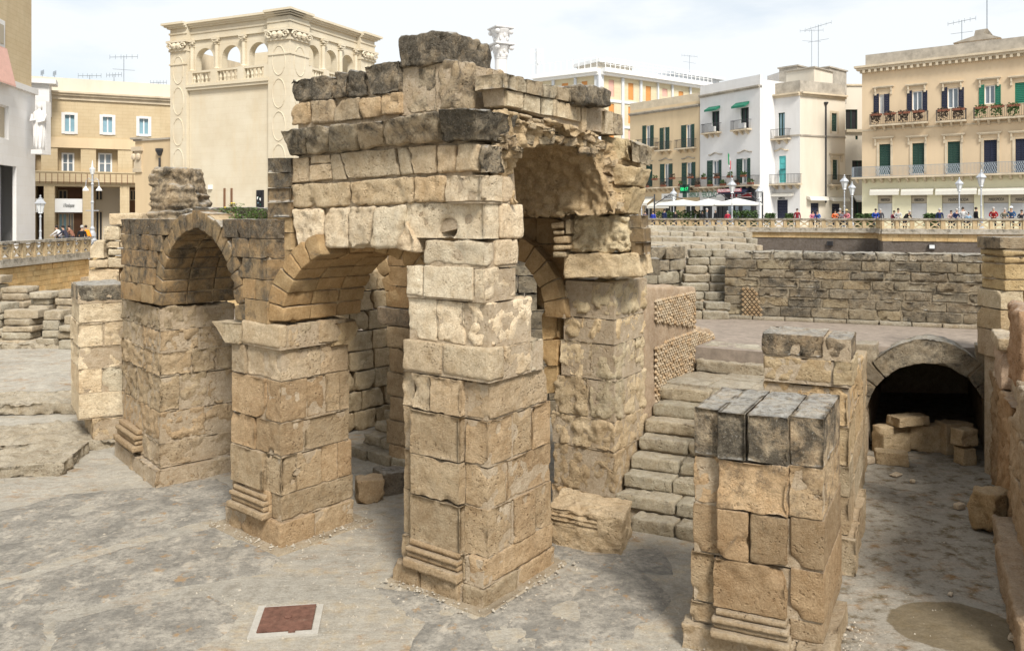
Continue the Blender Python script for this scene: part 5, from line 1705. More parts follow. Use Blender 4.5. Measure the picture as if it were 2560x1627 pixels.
# stacked stones at the left
srng = random.Random(5)
def pile_stone(x, y, z, sx, sy, sz, rz, col):
    A = np.array(Matrix.Rotation(rz, 3, 'Z'))
    f = lambda p: ((p - np.array((.5, .5, 0))) * np.array((sx, sy, sz))) @ A.T + np.array((x, y, z))
    o = rock('cut_stone', None, M['grey'], f, (sx, sy, sz), cell=.1, r=.05, amp=.03, pit=.02, color=col)
    tag(o, 'loose cut stone in the dry stacked heap below the left balustrade', 'stone', 'stones stacked below the left balustrade')
for row, (D0, u0, u1, nlay) in enumerate(((33.5, -25, 215, 5), (35.2, -25, 200, 7))):
    u = u0
    while u < u1:
        w = srng.uniform(.8, 1.5)
        X = kx(u) * D0
        n_ = nlay - (1 if srng.random() < .4 else 0) + (1 if u < 60 and row else 0)
        yy = D0 + srng.uniform(-.35, .35)
        z = fz(X, yy) - .05
        for k in range(n_):
            h = srng.uniform(.26, .42)
            pile_stone(X + srng.uniform(-.08, .08), yy + srng.uniform(-.1, .15) + .08 * k, z, w * srng.uniform(.8, 1.02), srng.uniform(.7, 1.2), h, srng.uniform(-.18, .18), jit((1.15, 1.1, 1.0, .22), .12))
            z += h - .012
        u += (w + .04) * 2000 / D0
# bedrock ledges at the left
for i, (lb, u, v, sx, sy, sz, rz) in enumerate((('long pale bedrock ledge running up to the isolated pier', 70, 1140, 4.6, 2.6, .42, .35), ('low pale bedrock shelf beyond the ledge', 40, 1045, 3.6, 2.0, .42, .1), ('flat bedrock slab on the ground before the stacked stones', 90, 925, 4.0, 1.6, .3, .05),
                                       ('smooth pale bedrock hump at the picture edge beside the ledge', -60, 1200, 3.4, 2.2, .4, .2))):
    x, y = G(u, v); y += sy / 2
    A = np.array(Matrix.Rotation(rz, 3, 'Z'))
    f = (lambda x, y, A, s3: (lambda p: ((p - np.array((.5, .5, 0))) * np.array(s3)) @ A.T + np.array((x, y, fz(x, y) - .1))))(x, y, A, (sx, sy, sz))
    o = rock('bedrock_ledge', None, M['grey'], f, (sx, sy, sz), cell=.08, r=.05, amp=.13, pit=.05, billow=.03, chips=6, color=(1.12, 1.08, 1.0, .1), freq=1.4, nmax=60)
    tag(o, lb, 'bedrock')
# footings round the bases of the piers: thin mortar aprons
M['apron'] = stone_mat('mortar_apron', (.36, .305, .225), (.30, .25, .18), bump_s=.3, pitted=.2)
def apron(label, C, L, R, wl, wr, o_):
    C = np.array(C); L = np.array(L); R = np.array(R)
    P = lambda a, b: C + L * a + R * b
    b4 = [P(wl, -o_), P(-o_, -o_), P(-o_, wr), P(wl, wr)]
    ob = hexblock('mortar_apron', None, M['apron'], b4, -.12, .055, color=(1, 1, 1, .05), cell=.12, r=.03, amp=.02, pit=.01)
    tag(ob, label, 'footing')
apron('sloping mortar apron round the foot of the front pier', C1, dl1, dr1, 2.0, 2.3, .16)
apron('sloping mortar apron round the foot of the second pier', C2, dl2, dr2, 2.1, 2.0, .3)

# ---------------------------------------------------------------- manhole, litter, gravel, weeds
MH = thing('manhole_cover', 'rusty square iron plate in a pale concrete frame', 'manhole', G(720, 1548) + (0,))
mx_, my_ = G(720, 1548)
MH.location = (mx_, my_, fz(mx_, my_))
MH.rotation_euler = (0, 0, R_(8))
M['rust'] = plain_mat('rusty_iron', (.17, .085, .06), .8, .4, 9, bump_s=.3, bscale=40, stain=(.27, .19, .14), metallic=.2)
M['concrete'] = plain_mat('pale_concrete', (.42, .395, .345), .9, .15, 8, bump_s=.4, bscale=50)
fr = MB()
fr.box(-.52, -.40, -.5, .5, -.05, .035); fr.box(.40, .50, -.5, .42, -.05, .033); fr.box(-.40, .40, -.5, -.38, -.05, .034); fr.box(-.40, .40, .38, .46, -.05, .032)
fr.build('frame', M['concrete'], MH)
pl = MB().box(-.41, .39, -.37, .39, .03, .055); pl.build('plate', M['rust'], MH)
MB().lathe([(.055, .05), (.06, .07), (.045, .078)], 10, (0, .02, 0)).build('lifting_boss', M['rust'], MH)
MB().box(.06, .16, -.43, -.35, .035, .06).build('hinge', M['rust'], MH)
# gravel and crumbs
mb = MB()
grng = random.Random(3)
for _ in range(2600):
    u, v = grng.uniform(0, 2560), grng.uniform(1120, 1650)
    if grng.random() < .5: u = grng.uniform(500, 1700)
    x, y = G(u, v)
    s = abs(grng.gauss(.0, .012)) + .006
    z = fz(x, y)
    if grng.random() < .25:      # crumbs gather along the pier feet
        bx_, by_, L_, R__, wl_, wr_ = grng.choice(((C1[0], C1[1], dl1, dr1, 2.0, 2.3), (C2[0], C2[1], dl2, dr2, 2.1, 2.0), (C0[0], C0[1], dirv(156), dirv(61), 1.9, 1.6)))
        tt = grng.random(); oo = abs(grng.gauss(.16, .16)) + .05
        if grng.random() < .5: x, y = bx_ + L_[0] * wl_ * tt - R__[0] * oo, by_ + L_[1] * wl_ * tt - R__[1] * oo
        else: x, y = bx_ + R__[0] * wr_ * tt - L_[0] * oo, by_ + R__[1] * wr_ * tt - L_[1] * oo
        z = fz(x, y) + (.05 if oo < .3 else 0); s = abs(grng.gauss(.0, .013)) + .005
    if y < 10.3 or y > 24: continue
    a = grng.uniform(0, 6.28); ca, sa = math.cos(a) * s, math.sin(a) * s
    h = s * grng.uniform(.6, 1.2)
    mb.add([(x + ca * 1.3, y + sa * 1.3, z - .003), (x - sa, y + ca, z - .003), (x - ca, y - sa, z - .003), (x + sa * .9, y - ca * .9, z - .003), (x + grng.uniform(-.3, .3) * s, y + grng.uniform(-.3, .3) * s, z + h)],
           [(0, 1, 4), (1, 2, 4), (2, 3, 4), (3, 0, 4)])
M['crumb'] = plain_mat('stone_crumbs', (.40, .355, .285), .95, .35, 20)
tag(mb.build('gravel', M['crumb'], None, world=True), 'scattered stone crumbs and gravel over the floor', 'gravel', kind='stuff')
M['leaf'] = plain_mat('weed_leaf', (.10, .17, .035), .6, .4, 8)
M['flower'] = plain_mat('yellow_flower', (.75, .6, .08), .6, .2, 8)
def weed(label, pos, h, w, n, flower=0):
    t = thing('weed', label, 'plant', pos, group='weeds on the restored wall')
    mb = MB()
    for _ in range(n):
        a = rng.uniform(0, 6.28); r_ = w * math.sqrt(rng.random()); z = h * rng.random() ** .8
        x, y = r_ * math.cos(a), r_ * math.sin(a)
        s = rng.uniform(.025, .06); b = rng.uniform(0, 6.28); tl = rng.uniform(-.8, .8)
        dx, dy = math.cos(b) * s, math.sin(b) * s
        mb.add([(x - dx, y - dy, z), (x + dy * .4, y - dx * .4, z + s * .4), (x + dx, y + dy, z + s * tl), (x - dy * .4, y + dx * .4, z + s * .3)], [(0, 1, 2, 3)])
    mb.build('foliage', M['leaf'], t)
    st = MB()
    for k in range(4): st.tube([(0, 0, -.02), (rng.uniform(-w, w) * .5, rng.uniform(-w, w) * .3, h * .8)], .006, 4)
    st.build('stem', M['leaf'], t)
    for k in range(flower):
        f = MB().ball((rng.uniform(-w, w) * .6, -w * .5, h * rng.uniform(.9, 1.15)), .025, .025, .015, 6, 4); f.build('flower', M['flower'], t)
for i, (u, h, w, n, fl_) in enumerate(((495, .14, .12, 40, 0), (548, .22, .14, 70, 0), (566, .26, .16, 90, 1), (592, .34, .16, 120, 2), (625, .24, .14, 80, 0), (642, .18, .13, 60, 0), (662, .22, .1, 50, 0))):
    cc_ = cA + nAB * .55
    s = hit(u, cc_, eAB); p = cc_ + eAB * s
    weed(('yellowish low weed at the left end of the parapet', 'leafy green weed on the wall ledge', 'spreading weed with one yellow flower on the ledge', 'tall bright weed with yellow flowers on the ledge', 'upright dark weed on the ledge', 'low weed cushion on the ledge', 'weed in the corner against the restored strip')[i], (p[0], p[1], ztop - .02), h, w, n, fl_)
# ================================================================== buildings round the plaza
M['peach'] = plain_mat('peach_plaster', (.64, .50, .335), .9, .10, .35, bump_s=.12, bscale=9, stain=(.50, .38, .25), streak=True)
M['cream'] = plain_mat('cream_plaster', (.70, .655, .46), .9, .05, .4, bump_s=.1, bscale=9)
M['whitew'] = plain_mat('white_plaster', (.70, .69, .68), .9, .08, .4, bump_s=.1, bscale=9, stain=(.55, .53, .50), streak=True)
M['ivory'] = plain_mat('ivory_plaster', (.66, .60, .50), .9, .08, .4, bump_s=.1, bscale=9, stain=(.55, .47, .36), streak=True)
M['yellow'] = plain_mat('ochre_plaster', (.64, .50, .32), .9, .12, .4, bump_s=.1, bscale=9, stain=(.50, .38, .25), streak=True)
M['sedile'] = coursed_mat('honey_stone', (.66, .60, .475), (.60, .525, .395), 1.1, .42, .93, stain=(.60, .48, .30))
M['trim'] = plain_mat('stone_trim', (.58, .49, .36), .9, .2, 1.0, bump_s=.2, bscale=8, stain=(.30, .26, .2))
M['oldtrim'] = plain_mat('weathered_cornice', (.40, .36, .30), .95, .35, 1.2, bump_s=.3, bscale=10, stain=(.12, .11, .1))
M['brickochre'] = coursed_mat('ochre_brick', (.57, .465, .305), (.51, .40, .25), .9, .3, .80)
M['traver'] = coursed_mat('white_travertine', (.72, .71, .70), (.67, .655, .64), 1.3, .6, .93, .7, stain=(.6, .57, .53))
M['whitepaint'] = plain_mat('white_paint', (.80, .80, .79), .5, .04, 2)
M['pane'] = plain_mat('window_glass', (.16, .20, .235), .08, .25, .8, spec=.8)
M['paneblue'] = plain_mat('blue_glass', (.24, .40, .48), .1, .15, .8, spec=.8)
M['darkpane'] = plain_mat('dark_interior', (.025, .025, .028), .3, .2, 1)
M['green'] = plain_mat('green_shutter', (.022, .060, .045), .6, .2, 4)
M['brightgreen'] = plain_mat('bright_green_shutter', (.02, .16, .10), .6, .15, 4)
M['navy'] = plain_mat('navy_shutter', (.018, .022, .045), .6, .2, 4)
M['teal'] = plain_mat('turquoise_door', (.10, .46, .46), .5, .1, 3)
M['iron'] = plain_mat('wrought_iron', (.07, .07, .075), .5, .2, 6, metallic=.5)
M['paleiron'] = plain_mat('pale_iron', (.30, .34, .38), .5, .15, 6, metallic=.3)
M['awning'] = plain_mat('cream_awning', (.66, .63, .56), .85, .05, 2)
M['roller'] = plain_mat('roller_shutter', (.56, .56, .56), .5, .06, 2, metallic=.2)
M['tan'] = plain_mat('tan_panel', (.40, .345, .26), .6, .08, 2)
M['orange'] = plain_mat('orange_blind', (.60, .27, .085), .7, .1, 3)
M['pinkblind'] = plain_mat('pink_blind', (.66, .40, .33), .7, .1, 3)
M['palebrick'] = coursed_mat('pale_yellow_brick', (.66, .585, .42), (.60, .52, .35), 1.2, .5, .84)
M['concgrey'] = plain_mat('painted_concrete', (.62, .64, .66), .85, .08, 1, stain=(.48, .49, .5))
M['terracotta'] = plain_mat('terracotta', (.22, .085, .05), .8, .2, 8)
M['plantd'] = plain_mat('dry_plant', (.085, .062, .045), .9, .4, 10)
M['plantg'] = plain_mat('green_plant', (.06, .105, .03), .7, .4, 8)
M['brownwall'] = plain_mat('brown_marble', (.20, .105, .06), .6, .2, 1.5)
M['signgreen'] = plain_mat('green_lettering', (.02, .16, .08), .6, .05, 3)
M['ink'] = plain_mat('black_lettering', (.02, .02, .02), .6, .05, 3)
M['redsign'] = plain_mat('red_sign', (.30, .02, .025), .5, .08, 3)
M['pinkred'] = plain_mat('pink_red_sign', (.60, .14, .17), .5, .08, 3)
M['blacksign'] = plain_mat('black_shopfront', (.03, .03, .035), .5, .1, 3)
def emis(name, col, s):
    m, n, b = new_mat(name)
    nn = noise(n, worldpos(n)[0], 3, 2, .5)
    n.links.new(mixc(n, nn, col, tuple(min(1, c * 1.1) for c in col)), b.inputs['Emission Color'])
    b.inputs['Base Color'].default_value = (0.01, 0.05, 0.02, 1)
    b.inputs['Emission Strength'].default_value = s
    return m
M['ledgreen'] = emis('green_led', (.02, .85, .25), .9)

class Face:
    """a facade plane seen in the picture; local x runs along it, local y goes into the building, z up from its foot"""
    def __init__(s, A, B, z0, root=None, name=None, label=None, cat='building', group=None):
        s.A = np.array(A, dtype=float); B = np.array(B, dtype=float)
        s.len = float(np.linalg.norm(B - s.A)); s.d = (B - s.A) / s.len
        s.z0 = z0
        s.rz = math.atan2(s.d[1], s.d[0])
        if root is None:
            s.root = thing(name, label, cat, (A[0], A[1], z0), s.rz, group)
            s.off = None
        else:
            s.root = root
            a = root.rotation_euler[2]
            dx, dy = s.A[0] - root.location[0], s.A[1] - root.location[1]
            s.off = (dx * math.cos(a) + dy * math.sin(a), -dx * math.sin(a) + dy * math.cos(a), s.rz - a)
    def s_(s, u): return float(hit(u, s.A, s.d))
    def z_(s, u, v): return zat(v, s.A[1] + s.s_(u) * s.d[1]) - s.z0
    def rect(s, u0, v0, u1, v1):
        um = (u0 + u1) / 2
        return s.s_(u0), s.s_(u1), s.z_(um, v1), s.z_(um, v0)
    def put(s, mb, name, mat, parent=None, smooth=False, color=None):
        o = mb.build(name, mat, parent or s.root, smooth=smooth, color=color)
        if parent is None and s.off is not None:
            o.location = (s.off[0], s.off[1], 0); o.rotation_euler = (0, 0, s.off[2])
        return o
    def box(s, name, mat, x0, x1, y0, y1, z0, z1, parent=None, color=None):
        return s.put(MB().box(x0, x1, y0, y1, z0, z1), name, mat, parent, color=color)
    def wall(s, z1, holes, mat, x0=None, x1=None, zlo=-.3, reveal=.22, back=8.0, name='wall', solid=True):
        x0 = 0 if x0 is None else x0; x1 = s.len if x1 is None else x1
        mb = MB()
        xs = sorted(set([x0, x1] + [min(x1, max(x0, v)) for h in holes for v in h[:2]]))
        zs = sorted(set([zlo, z1] + [min(z1, max(zlo, v)) for h in holes for v in h[2:4]]))
        def inh(x, z): return any(h[0] < x < h[1] and h[2] < z < h[3] for h in holes)
        for i in range(len(xs) - 1):
            for k in range(len(zs) - 1):
                a, b, c, d = xs[i], xs[i + 1], zs[k], zs[k + 1]
                if b - a < 1e-6 or d - c < 1e-6 or inh((a + b) / 2, (c + d) / 2): continue
                mb.add([(a, 0, c), (b, 0, c), (b, 0, d), (a, 0, d)], [(0, 1, 2, 3)])
        for h in holes:
            a, b, c, d = max(x0, h[0]), min(x1, h[1]), max(zlo, h[2]), min(z1, h[3]); r = h[4] if len(h) > 4 else reveal
            mb.add([(a, 0, c), (a, r, c), (a, r, d), (a, 0, d)], [(0, 1, 2, 3)])
            mb.add([(b, 0, c), (b, r, c), (b, r, d), (b, 0, d)], [(3, 2, 1, 0)])
            mb.add([(a, 0, d), (b, 0, d), (b, r, d), (a, r, d)], [(3, 2, 1, 0)])
            mb.add([(a, 0, c), (b, 0, c), (b, r, c), (a, r, c)], [(0, 1, 2, 3)])
        if solid:
            mb.add([(x0, 0, zlo), (x0, back, zlo), (x0, back, z1), (x0, 0, z1)], [(3, 2, 1, 0)])
            mb.add([(x1, 0, zlo), (x1, back, zlo), (x1, back, z1), (x1, 0, z1)], [(0, 1, 2, 3)])
            mb.add([(x0, back, zlo), (x1, back, zlo), (x1, back, z1), (x0, back, z1)], [(3, 2, 1, 0)])
            mb.add([(x0, 0, z1), (x1, 0, z1), (x1, back, z1), (x0, back, z1)], [(0, 1, 2, 3)])
        return s.put(mb, name, mat)
    def window(s, r, frame='whitepaint', pane='pane', mull=1, bars=0, y=.2, bw=.09, name='window', trans=None):
        x0, x1, z0, z1 = r
        mb = MB()
        mb.box(x0, x0 + bw, y - .07, y, z0, z1); mb.box(x1 - bw, x1, y - .07, y, z0, z1)
        mb.box(x0 + bw, x1 - bw, y - .07, y, z1 - bw, z1); mb.box(x0 + bw, x1 - bw, y - .07, y, z0, z0 + bw)
        for k in range(1, mull + 1):
            c = x0 + (x1 - x0) * k / (mull + 1); mb.box(c - bw * .55, c + bw * .55, y - .065, y - .002, z0 + bw, z1 - bw)
        for k in range(1, bars + 1):
            c = z0 + (z1 - z0) * k / (bars + 1); mb.box(x0 + bw, x1 - bw, y - .06, y - .004, c - .03, c + .03)
        w = s.put(mb, name, M[frame])
        p = s.put(MB().box(x0 + .01, x1 - .01, y + .002, y + .05, z0 + .01, z1 - .01), 'pane', M[pane], w) if s.off is None else s.put(MB().box(x0 + .01, x1 - .01, y + .002, y + .05, z0 + .01, z1 - .01), 'pane', M[pane], w)
        return w
    def leaf(s, r, mat, parent=None, y=-.05, t=.05, name='shutter'):
        x0, x1, z0, z1 = r
        mb = MB()
        b = min(.07, (x1 - x0) * .2)
        mb.box(x0, x0 + b, y, y + t, z0, z1); mb.box(x1 - b, x1, y, y + t, z0, z1)
        n = max(4, int((z1 - z0) / .16))
        for k in range(n):
            a = z0 + (z1 - z0) * k / n
            mb.add([(x0 + b, y + .005, a), (x1 - b, y + .005, a), (x1 - b, y + t - .005, a + (z1 - z0) / n * .95), (x0 + b, y + t - .005, a + (z1 - z0) / n * .95),
                    (x0 + b, y + t - .004, a), (x1 - b, y + t - .004, a)], [(0, 1, 2, 3), (0, 4, 5, 1), (4, 3, 2, 5)])
        return s.put(mb, name, M[mat], parent)
    def railing(s, x0, x1, z0, z1, y, mat='iron', step=.16, parent=None, sides=True, r=.012):
        mb = MB()
        n = max(2, int((x1 - x0) / step))
        for k in range(n + 1):
            x = x0 + (x1 - x0) * k / n
            mb.box(x - r, x + r, y - r, y + r, z0, z1)
        mb.box(x0, x1, y - .025, y + .025, z1, z1 + .04); mb.box(x0, x1, y - .02, y + .02, z0, z0 + .03)
        if sides:
            for x in (x0, x1):
                mb.box(x - .02, x + .02, y + .03, -.0, z1, z1 + .04)
                m_ = max(2, int(-y / step))
                for k in range(1, m_):
                    yy = y * k / m_
                    mb.box(x - r, x + r, yy - r, yy + r, z0, z1)
        return s.put(mb, 'railing', M[mat], parent)
    def balcony(s, x0, x1, z, depth=.8, rail=.95, mat='iron', slab='trim', corbel=True, th=.16, step=.16, pots=0):
        o = s.put(MB().box(x0, x1, -depth, 0.02, z - th, z), 'balcony', M[slab])
        s.railing(x0 + .04, x1 - .04, z + .02, z + rail, -depth + .06, mat, step, parent=o)
        if corbel:
            n = max(2, int((x1 - x0) / .75))
            for k in range(n):
                x = x0 + (x1 - x0) * (k + .5) / n
                s.put(MB().prism([(-depth * .8, z - th - .003), (-depth * .8, z - th - .12), (-.02, z - th - .42), (-.02, z - th - .003)], 'x', x - .09, x + .09), 'corbel', M[slab], o)
        return o
    def hood(s, x0, x1, z, mat='trim', brackets=True, curved=False, pr=.25):
        mb = MB()
        if curved:
            n = 10
            pts = []
            for k in range(n + 1):
                t = k / n
                pts.append((x0 + (x1 - x0) * t, z + .22 * math.exp(-((t - .5) / .2) ** 2)))
            mb.tube([(p[0], -.08, p[1]) for p in pts], .07, 6)
        else:
            mb.box(x0, x1, -pr, 0.0, z, z + .12); mb.box(x0 + .08, x1 - .08, -pr * .7, -.0, z - .1, z)
            if brackets:
                for x in (x0 + .15, x1 - .32):
                    mb.box(x, x + .17, -pr * .55, -.0, z - .75, z - .1)
                    mb.box(x + .03, x + .14, -pr * .8, -.0, z - .4, z - .1)
        return s.put(mb, 'window_hood', M[mat])
    def cornice(s, z, tiers, mat='trim', x0=None, x1=None, dent=0, e=.0, dsize=.2):
        x0 = 0 if x0 is None else x0; x1 = s.len if x1 is None else x1
        mb = MB()
        zz = z
        for (h, pr) in tiers:
            mb.box(x0 - pr * e, x1 + pr * e, -pr, .3, zz, zz + h); zz += h
        o = s.put(mb, 'cornice', M[mat])
        if dent:
            for k in range(dent):
                x = x0 + (x1 - x0) * (k + .5) / dent
                pr = tiers[0][1]
                s.put(MB().box(x - dsize / 2, x + dsize / 2, -pr - dsize * 1.4, .0, z - dsize * .2, z + dsize * 1.1), 'cornice_bracket', M[mat], o)
        return o
    def sign(s, txt, x0, x1, zc, size, mat, y=-.03, parent=None, shear=0.0, name='lettering', italic=False):
        cu = bpy.data.curves.new('txt', 'FONT')
        cu.body = txt; cu.size = size; cu.align_x = 'CENTER'; cu.align_y = 'CENTER'; cu.extrude = .01; cu.shear = shear
        to = bpy.data.objects.new('txt', cu); COL.objects.link(to)
        bpy.context.view_layer.update()
        dg = bpy.context.evaluated_depsgraph_get()
        me = bpy.data.meshes.new_from_object(to.evaluated_get(dg))
        bpy.data.objects.remove(to)
        vs = np.array([v.co[:] for v in me.vertices]); 
        if len(vs) == 0: return None
        w = vs[:, 0].max() - vs[:, 0].min()
        if x1 - x0 < .3: x0, x1 = (x0 + x1) / 2 - .4, (x0 + x1) / 2 + .4
        k = (x1 - x0) / w
        fs = [tuple(p.vertices) for p in me.polygons]
        P = [((x0 + x1) / 2 + p[0] * k, y - p[2], zc + p[1]) for p in vs]
        mb = MB(); mb.add(P, fs)
        return s.put(mb, name, M[mat], parent)

Z3 = lambda x, y: (1300 + x / 3.06, 60 + y / 3.06)
Z4 = lambda x, y: (1900 + x / 3.06, 60 + y / 3.06)
Z1 = lambda x, y: (x / 2.731, y / 2.731)
def R4(x0, y0, x1, y1): return Z4(x0, y0) + Z4(x1, y1)
def R3(x0, y0, x1, y1): return Z3(x0, y0) + Z3(x1, y1)
def R1_(x0, y0, x1, y1): return Z1(x0, y0) + Z1(x1, y1)

# ---------------------------------------------------------------- large peach building at the right
A_, B_ = np.array((kx(2155) * 80.0, 80.0)), np.array((kx(2560) * 71.5, 71.5))
B_ = A_ + (B_ - A_) * 1.35
f = Face(A_, B_, 5.2, name='palazzo', label='long peach palazzo with hooded windows, planted balconies and shuttered shops')
H = f.z_(2160, 172)
win1 = [(870, 540, 990, 690, 912, 948, 'navy'), (1125, 515, 1280, 662, 1165, 1242, 'navy'), (1390, 490, 1560, 645, 1435, 1518, 'navy'), (1675, 470, 1842, 612, 1718, 1798, 'brightgreen')]
win2 = [(912, 920, 998, 1152, 'green'), (1165, 912, 1256, 1142, 'green'), (1435, 900, 1530, 1142, 'green'), (1712, 888, 1812, 1146, 'navy'), (1953, 878, 2050, 1150, 'navy')]
shops = [(900, 1290, 1012, 1490), (1155, 1290, 1277, 1490), (1392, 1288, 1638, 1490), (1710, 1284, 1902, 1490), (1916, 1284, 2110, 1490)]
H1 = [f.rect(*R4(a[4], a[1], a[5], a[3])) for a in win1] + [f.rect(*R4(1950, 448, 2050, 606))]
H2 = [f.rect(*R4(*a[:4])) for a in win2]
HS = [f.rect(*R4(*a)) for a in shops]
zsplit = f.z_(2170, Z4(0, 1187)[1])
f.wall(H, H1 + H2, M['peach'], zlo=zsplit, back=10)
f.wall(zsplit, HS, M['cream'], back=10, name='ground_floor_wall')
f.cornice(H - .45, [(.25, .18), (.22, .45), (.2, .62)], 'trim', dent=34, e=1, dsize=.22)
f.box('parapet', M['oldtrim'], .3, f.len, .1, .5, H, H + 1.35)
for i, a in enumerate(win1):
    r = H1[i]
    f.window(r, mull=1, pane='pane')
    l = f.rect(*R4(a[0], a[1] - 4, a[4], a[3] + 4)); f.leaf((l[0], l[1] - .02, l[2], l[3]), a[6])
    l = f.rect(*R4(a[5], a[1] - 4, a[2], a[3] + 4)); f.leaf((l[0] + .02, l[1], l[2], l[3]), a[6])
f.leaf(H1[4], 'brightgreen', y=.06)
for i, r in enumerate(H2):
    f.leaf((r[0], (r[0] + r[1]) / 2 - .01, r[2], r[3]), win2[i][4], y=.1); f.leaf(((r[0] + r[1]) / 2 + .01, r[1], r[2], r[3]), win2[i][4], y=.1)
    f.box('window_surround', M['trim'], r[0] - .22, r[0] - .02, -.06, .01, r[2], r[3] + .2); f.box('window_surround', M['trim'], r[1] + .02, r[1] + .22, -.06, .01, r[2], r[3] + .2)
for (a, b, y) in ((865, 1025, 478), (1115, 1282, 460), (1380, 1560, 440), (1660, 1845, 412), (1900, 2100, 395)):
    r = f.rect(*R4(a, y, b, y + 20)); f.hood(r[0], r[1], r[3] - .1)
for (a, b, y) in ((865, 1028, 865), (1118, 1290, 855), (1390, 1570, 842), (1660, 1850, 830), (1900, 2100, 818)):
    r = f.rect(*R4(a, y, b, y + 20)); f.hood(r[0], r[1], r[3] - .1)
def planting(face, parent, x0, x1, z, y, n, mats=('plantd',), hang=.7, rise=.35, seed=1):
    rr = random.Random(seed)
    mb = MB()
    for _ in range(n):
        x = rr.uniform(x0, x1); zz = z + rise * rr.random() - hang * rr.random() ** 2; yy = y + rr.uniform(-.12, .12)
        s_ = rr.uniform(.05, .13); a = rr.uniform(0, 6.28); dx, dz = math.cos(a) * s_, math.sin(a) * s_
        mb.add([(x - dx, yy, zz - dz), (x + dz * .6, yy - .04, zz - dx * .6), (x + dx, yy + .03, zz + dz), (x - dz * .6, yy + .05, zz + dx * .6)], [(0, 1, 2, 3)])
    return tag(face.put(mb, 'hanging_plant', M[mats[0]], parent), kind='stuff')
for i, (a, b, y, n) in enumerate(((850, 1292, 760, 700), (1355, 1585, 738, 420), (1640, 2110, 712, 600))):
    r = f.rect(*R4(a, y - 5, b, y + 5)); z = r[2]
    o = f.balcony(r[0], r[1], z, .8, 1.0, 'iron')
    for k in range(int((r[1] - r[0]) / 1.25)):
        x = r[0] + .2 + 1.25 * k
        planting(f, o, x, x + .85, z + .85, -.85, 150, ('plantd',) if i < 2 else ('plantg',), hang=.85, seed=i * 20 + k)
        f.put(MB().prism([(-.95, z + .85), (-.95, z + 1.05), (-.7, z + 1.05), (-.74, z + .85)], 'x', x, x + 1.0), 'flower_box', M['terracotta'], o)
r = f.rect(*R4(720, 1160, 2200, 1175))
zb = f.z_(2200, Z4(0, 1172)[1])
o = f.balcony(f.s_(Z4(718, 0)[0]), f.len, zb, .9, .98, 'paleiron', step=.11)
f.put(MB().box(0, f.len, -.05, .01, zb + 4.6, zb + 4.75), 'string_course', M['trim'])
# ornate lower rails in front of the doors
for r in H2:
    mb = MB()
    for k in range(7):
        x = r[0] + (r[1] - r[0]) * k / 6
        mb.tube([(x - .12, -.86, zb + .05), (x + .12, -.86, zb + .5), (x - .12, -.86, zb + .95)], .025, 4)
        mb.tube([(x + .12, -.86, zb + .05), (x - .12, -.86, zb + .5), (x + .12, -.86, zb + .95)], .025, 4)
    f.put(mb, 'scroll_grille', M['paleiron'], o)
for i, r in enumerate(HS):
    x0, x1, z0, z1 = r
    o = f.put(MB().box(x0, x1, .18, .22, z0, z1), 'shop_front', M['tan'])
    zs = z1 - (z1 - z0) * .42
    zt = z1 - (z1 - z0) * .17
    f.put(MB().box(x0 + .02, x1 - .02, .13, .17, zs + .05, zt), 'sign_panel', M['tan'], o)
    mb = MB(); n = 26
    for k in range(n):
        a = z0 + (zs - z0) * k / n; b = z0 + (zs - z0) * (k + 1) / n
        mb.add([(x0 + .02, .1, a), (x1 - .02, .1, a), (x1 - .02, .07, (a + b) / 2), (x0 + .02, .07, (a + b) / 2), (x1 - .02, .1, b), (x0 + .02, .1, b)], [(0, 1, 2, 3), (3, 2, 4, 5)])
    f.put(mb, 'roller_shutter', M['roller'], o)
    pieces = [(x0, x1)] if x1 - x0 < 4.5 else [(x0, (x0 + x1) / 2), ((x0 + x1) / 2, x1)]
    for (a, b) in pieces:
        w = (b - a) * .62; c = (a + b) / 2
        f.sign('MARKSMODA', c - w / 2, c + w / 2, (zs + zt) / 2 + .02, .42, 'ink', y=.12, parent=o, shear=.2)
for (a, b, y) in ((850, 1072, 1262), (1088, 1332, 1260), (1350, 1665, 1256), (1675, 2110, 1254)):
    r = f.rect(*R4(a, y, b, y + 24))
    x0, x1, z0, z1 = r
    o = f.put(MB().prism([(-.05, z1), (-.45, z1 - .05), (-.55, z1 - .28), (-.05, z1 - .22)], 'x', x0, x1), 'awning', M['awning'])
    f.put(MB().box(x0, x1, -.6, -.555, z1 - .62, z1 - .25), 'awning_valance', M['awning'], o)
# roof house, antenna
r = f.rect(*R4(1470, 120, 1830, 200))
o = f.box('roof_house', M['whitew'], r[0], r[1] - .6, 3, 6.5, H, H + 2.0)
f.put(MB().prism([(r[0] - .4, H + 2.0), (r[1] - .2, H + 2.0), (r[1] - 1.6, H + 2.6), ((r[0] + r[1]) / 2 + .6, H + 3.0), ((r[0] + r[1]) / 2 - .4, H + 2.95), (r[0] + 1.4, H + 2.45)], 'y', 2.7, 6.8), 'roof', M['oldtrim'], o)
f.put(MB().tube([((r[0] + r[1]) / 2 + .4, 4, H + 2.8), ((r[0] + r[1]) / 2 + .4, 4, H + 7.0)], .05, 5), 'mast', M['paleiron'], o)

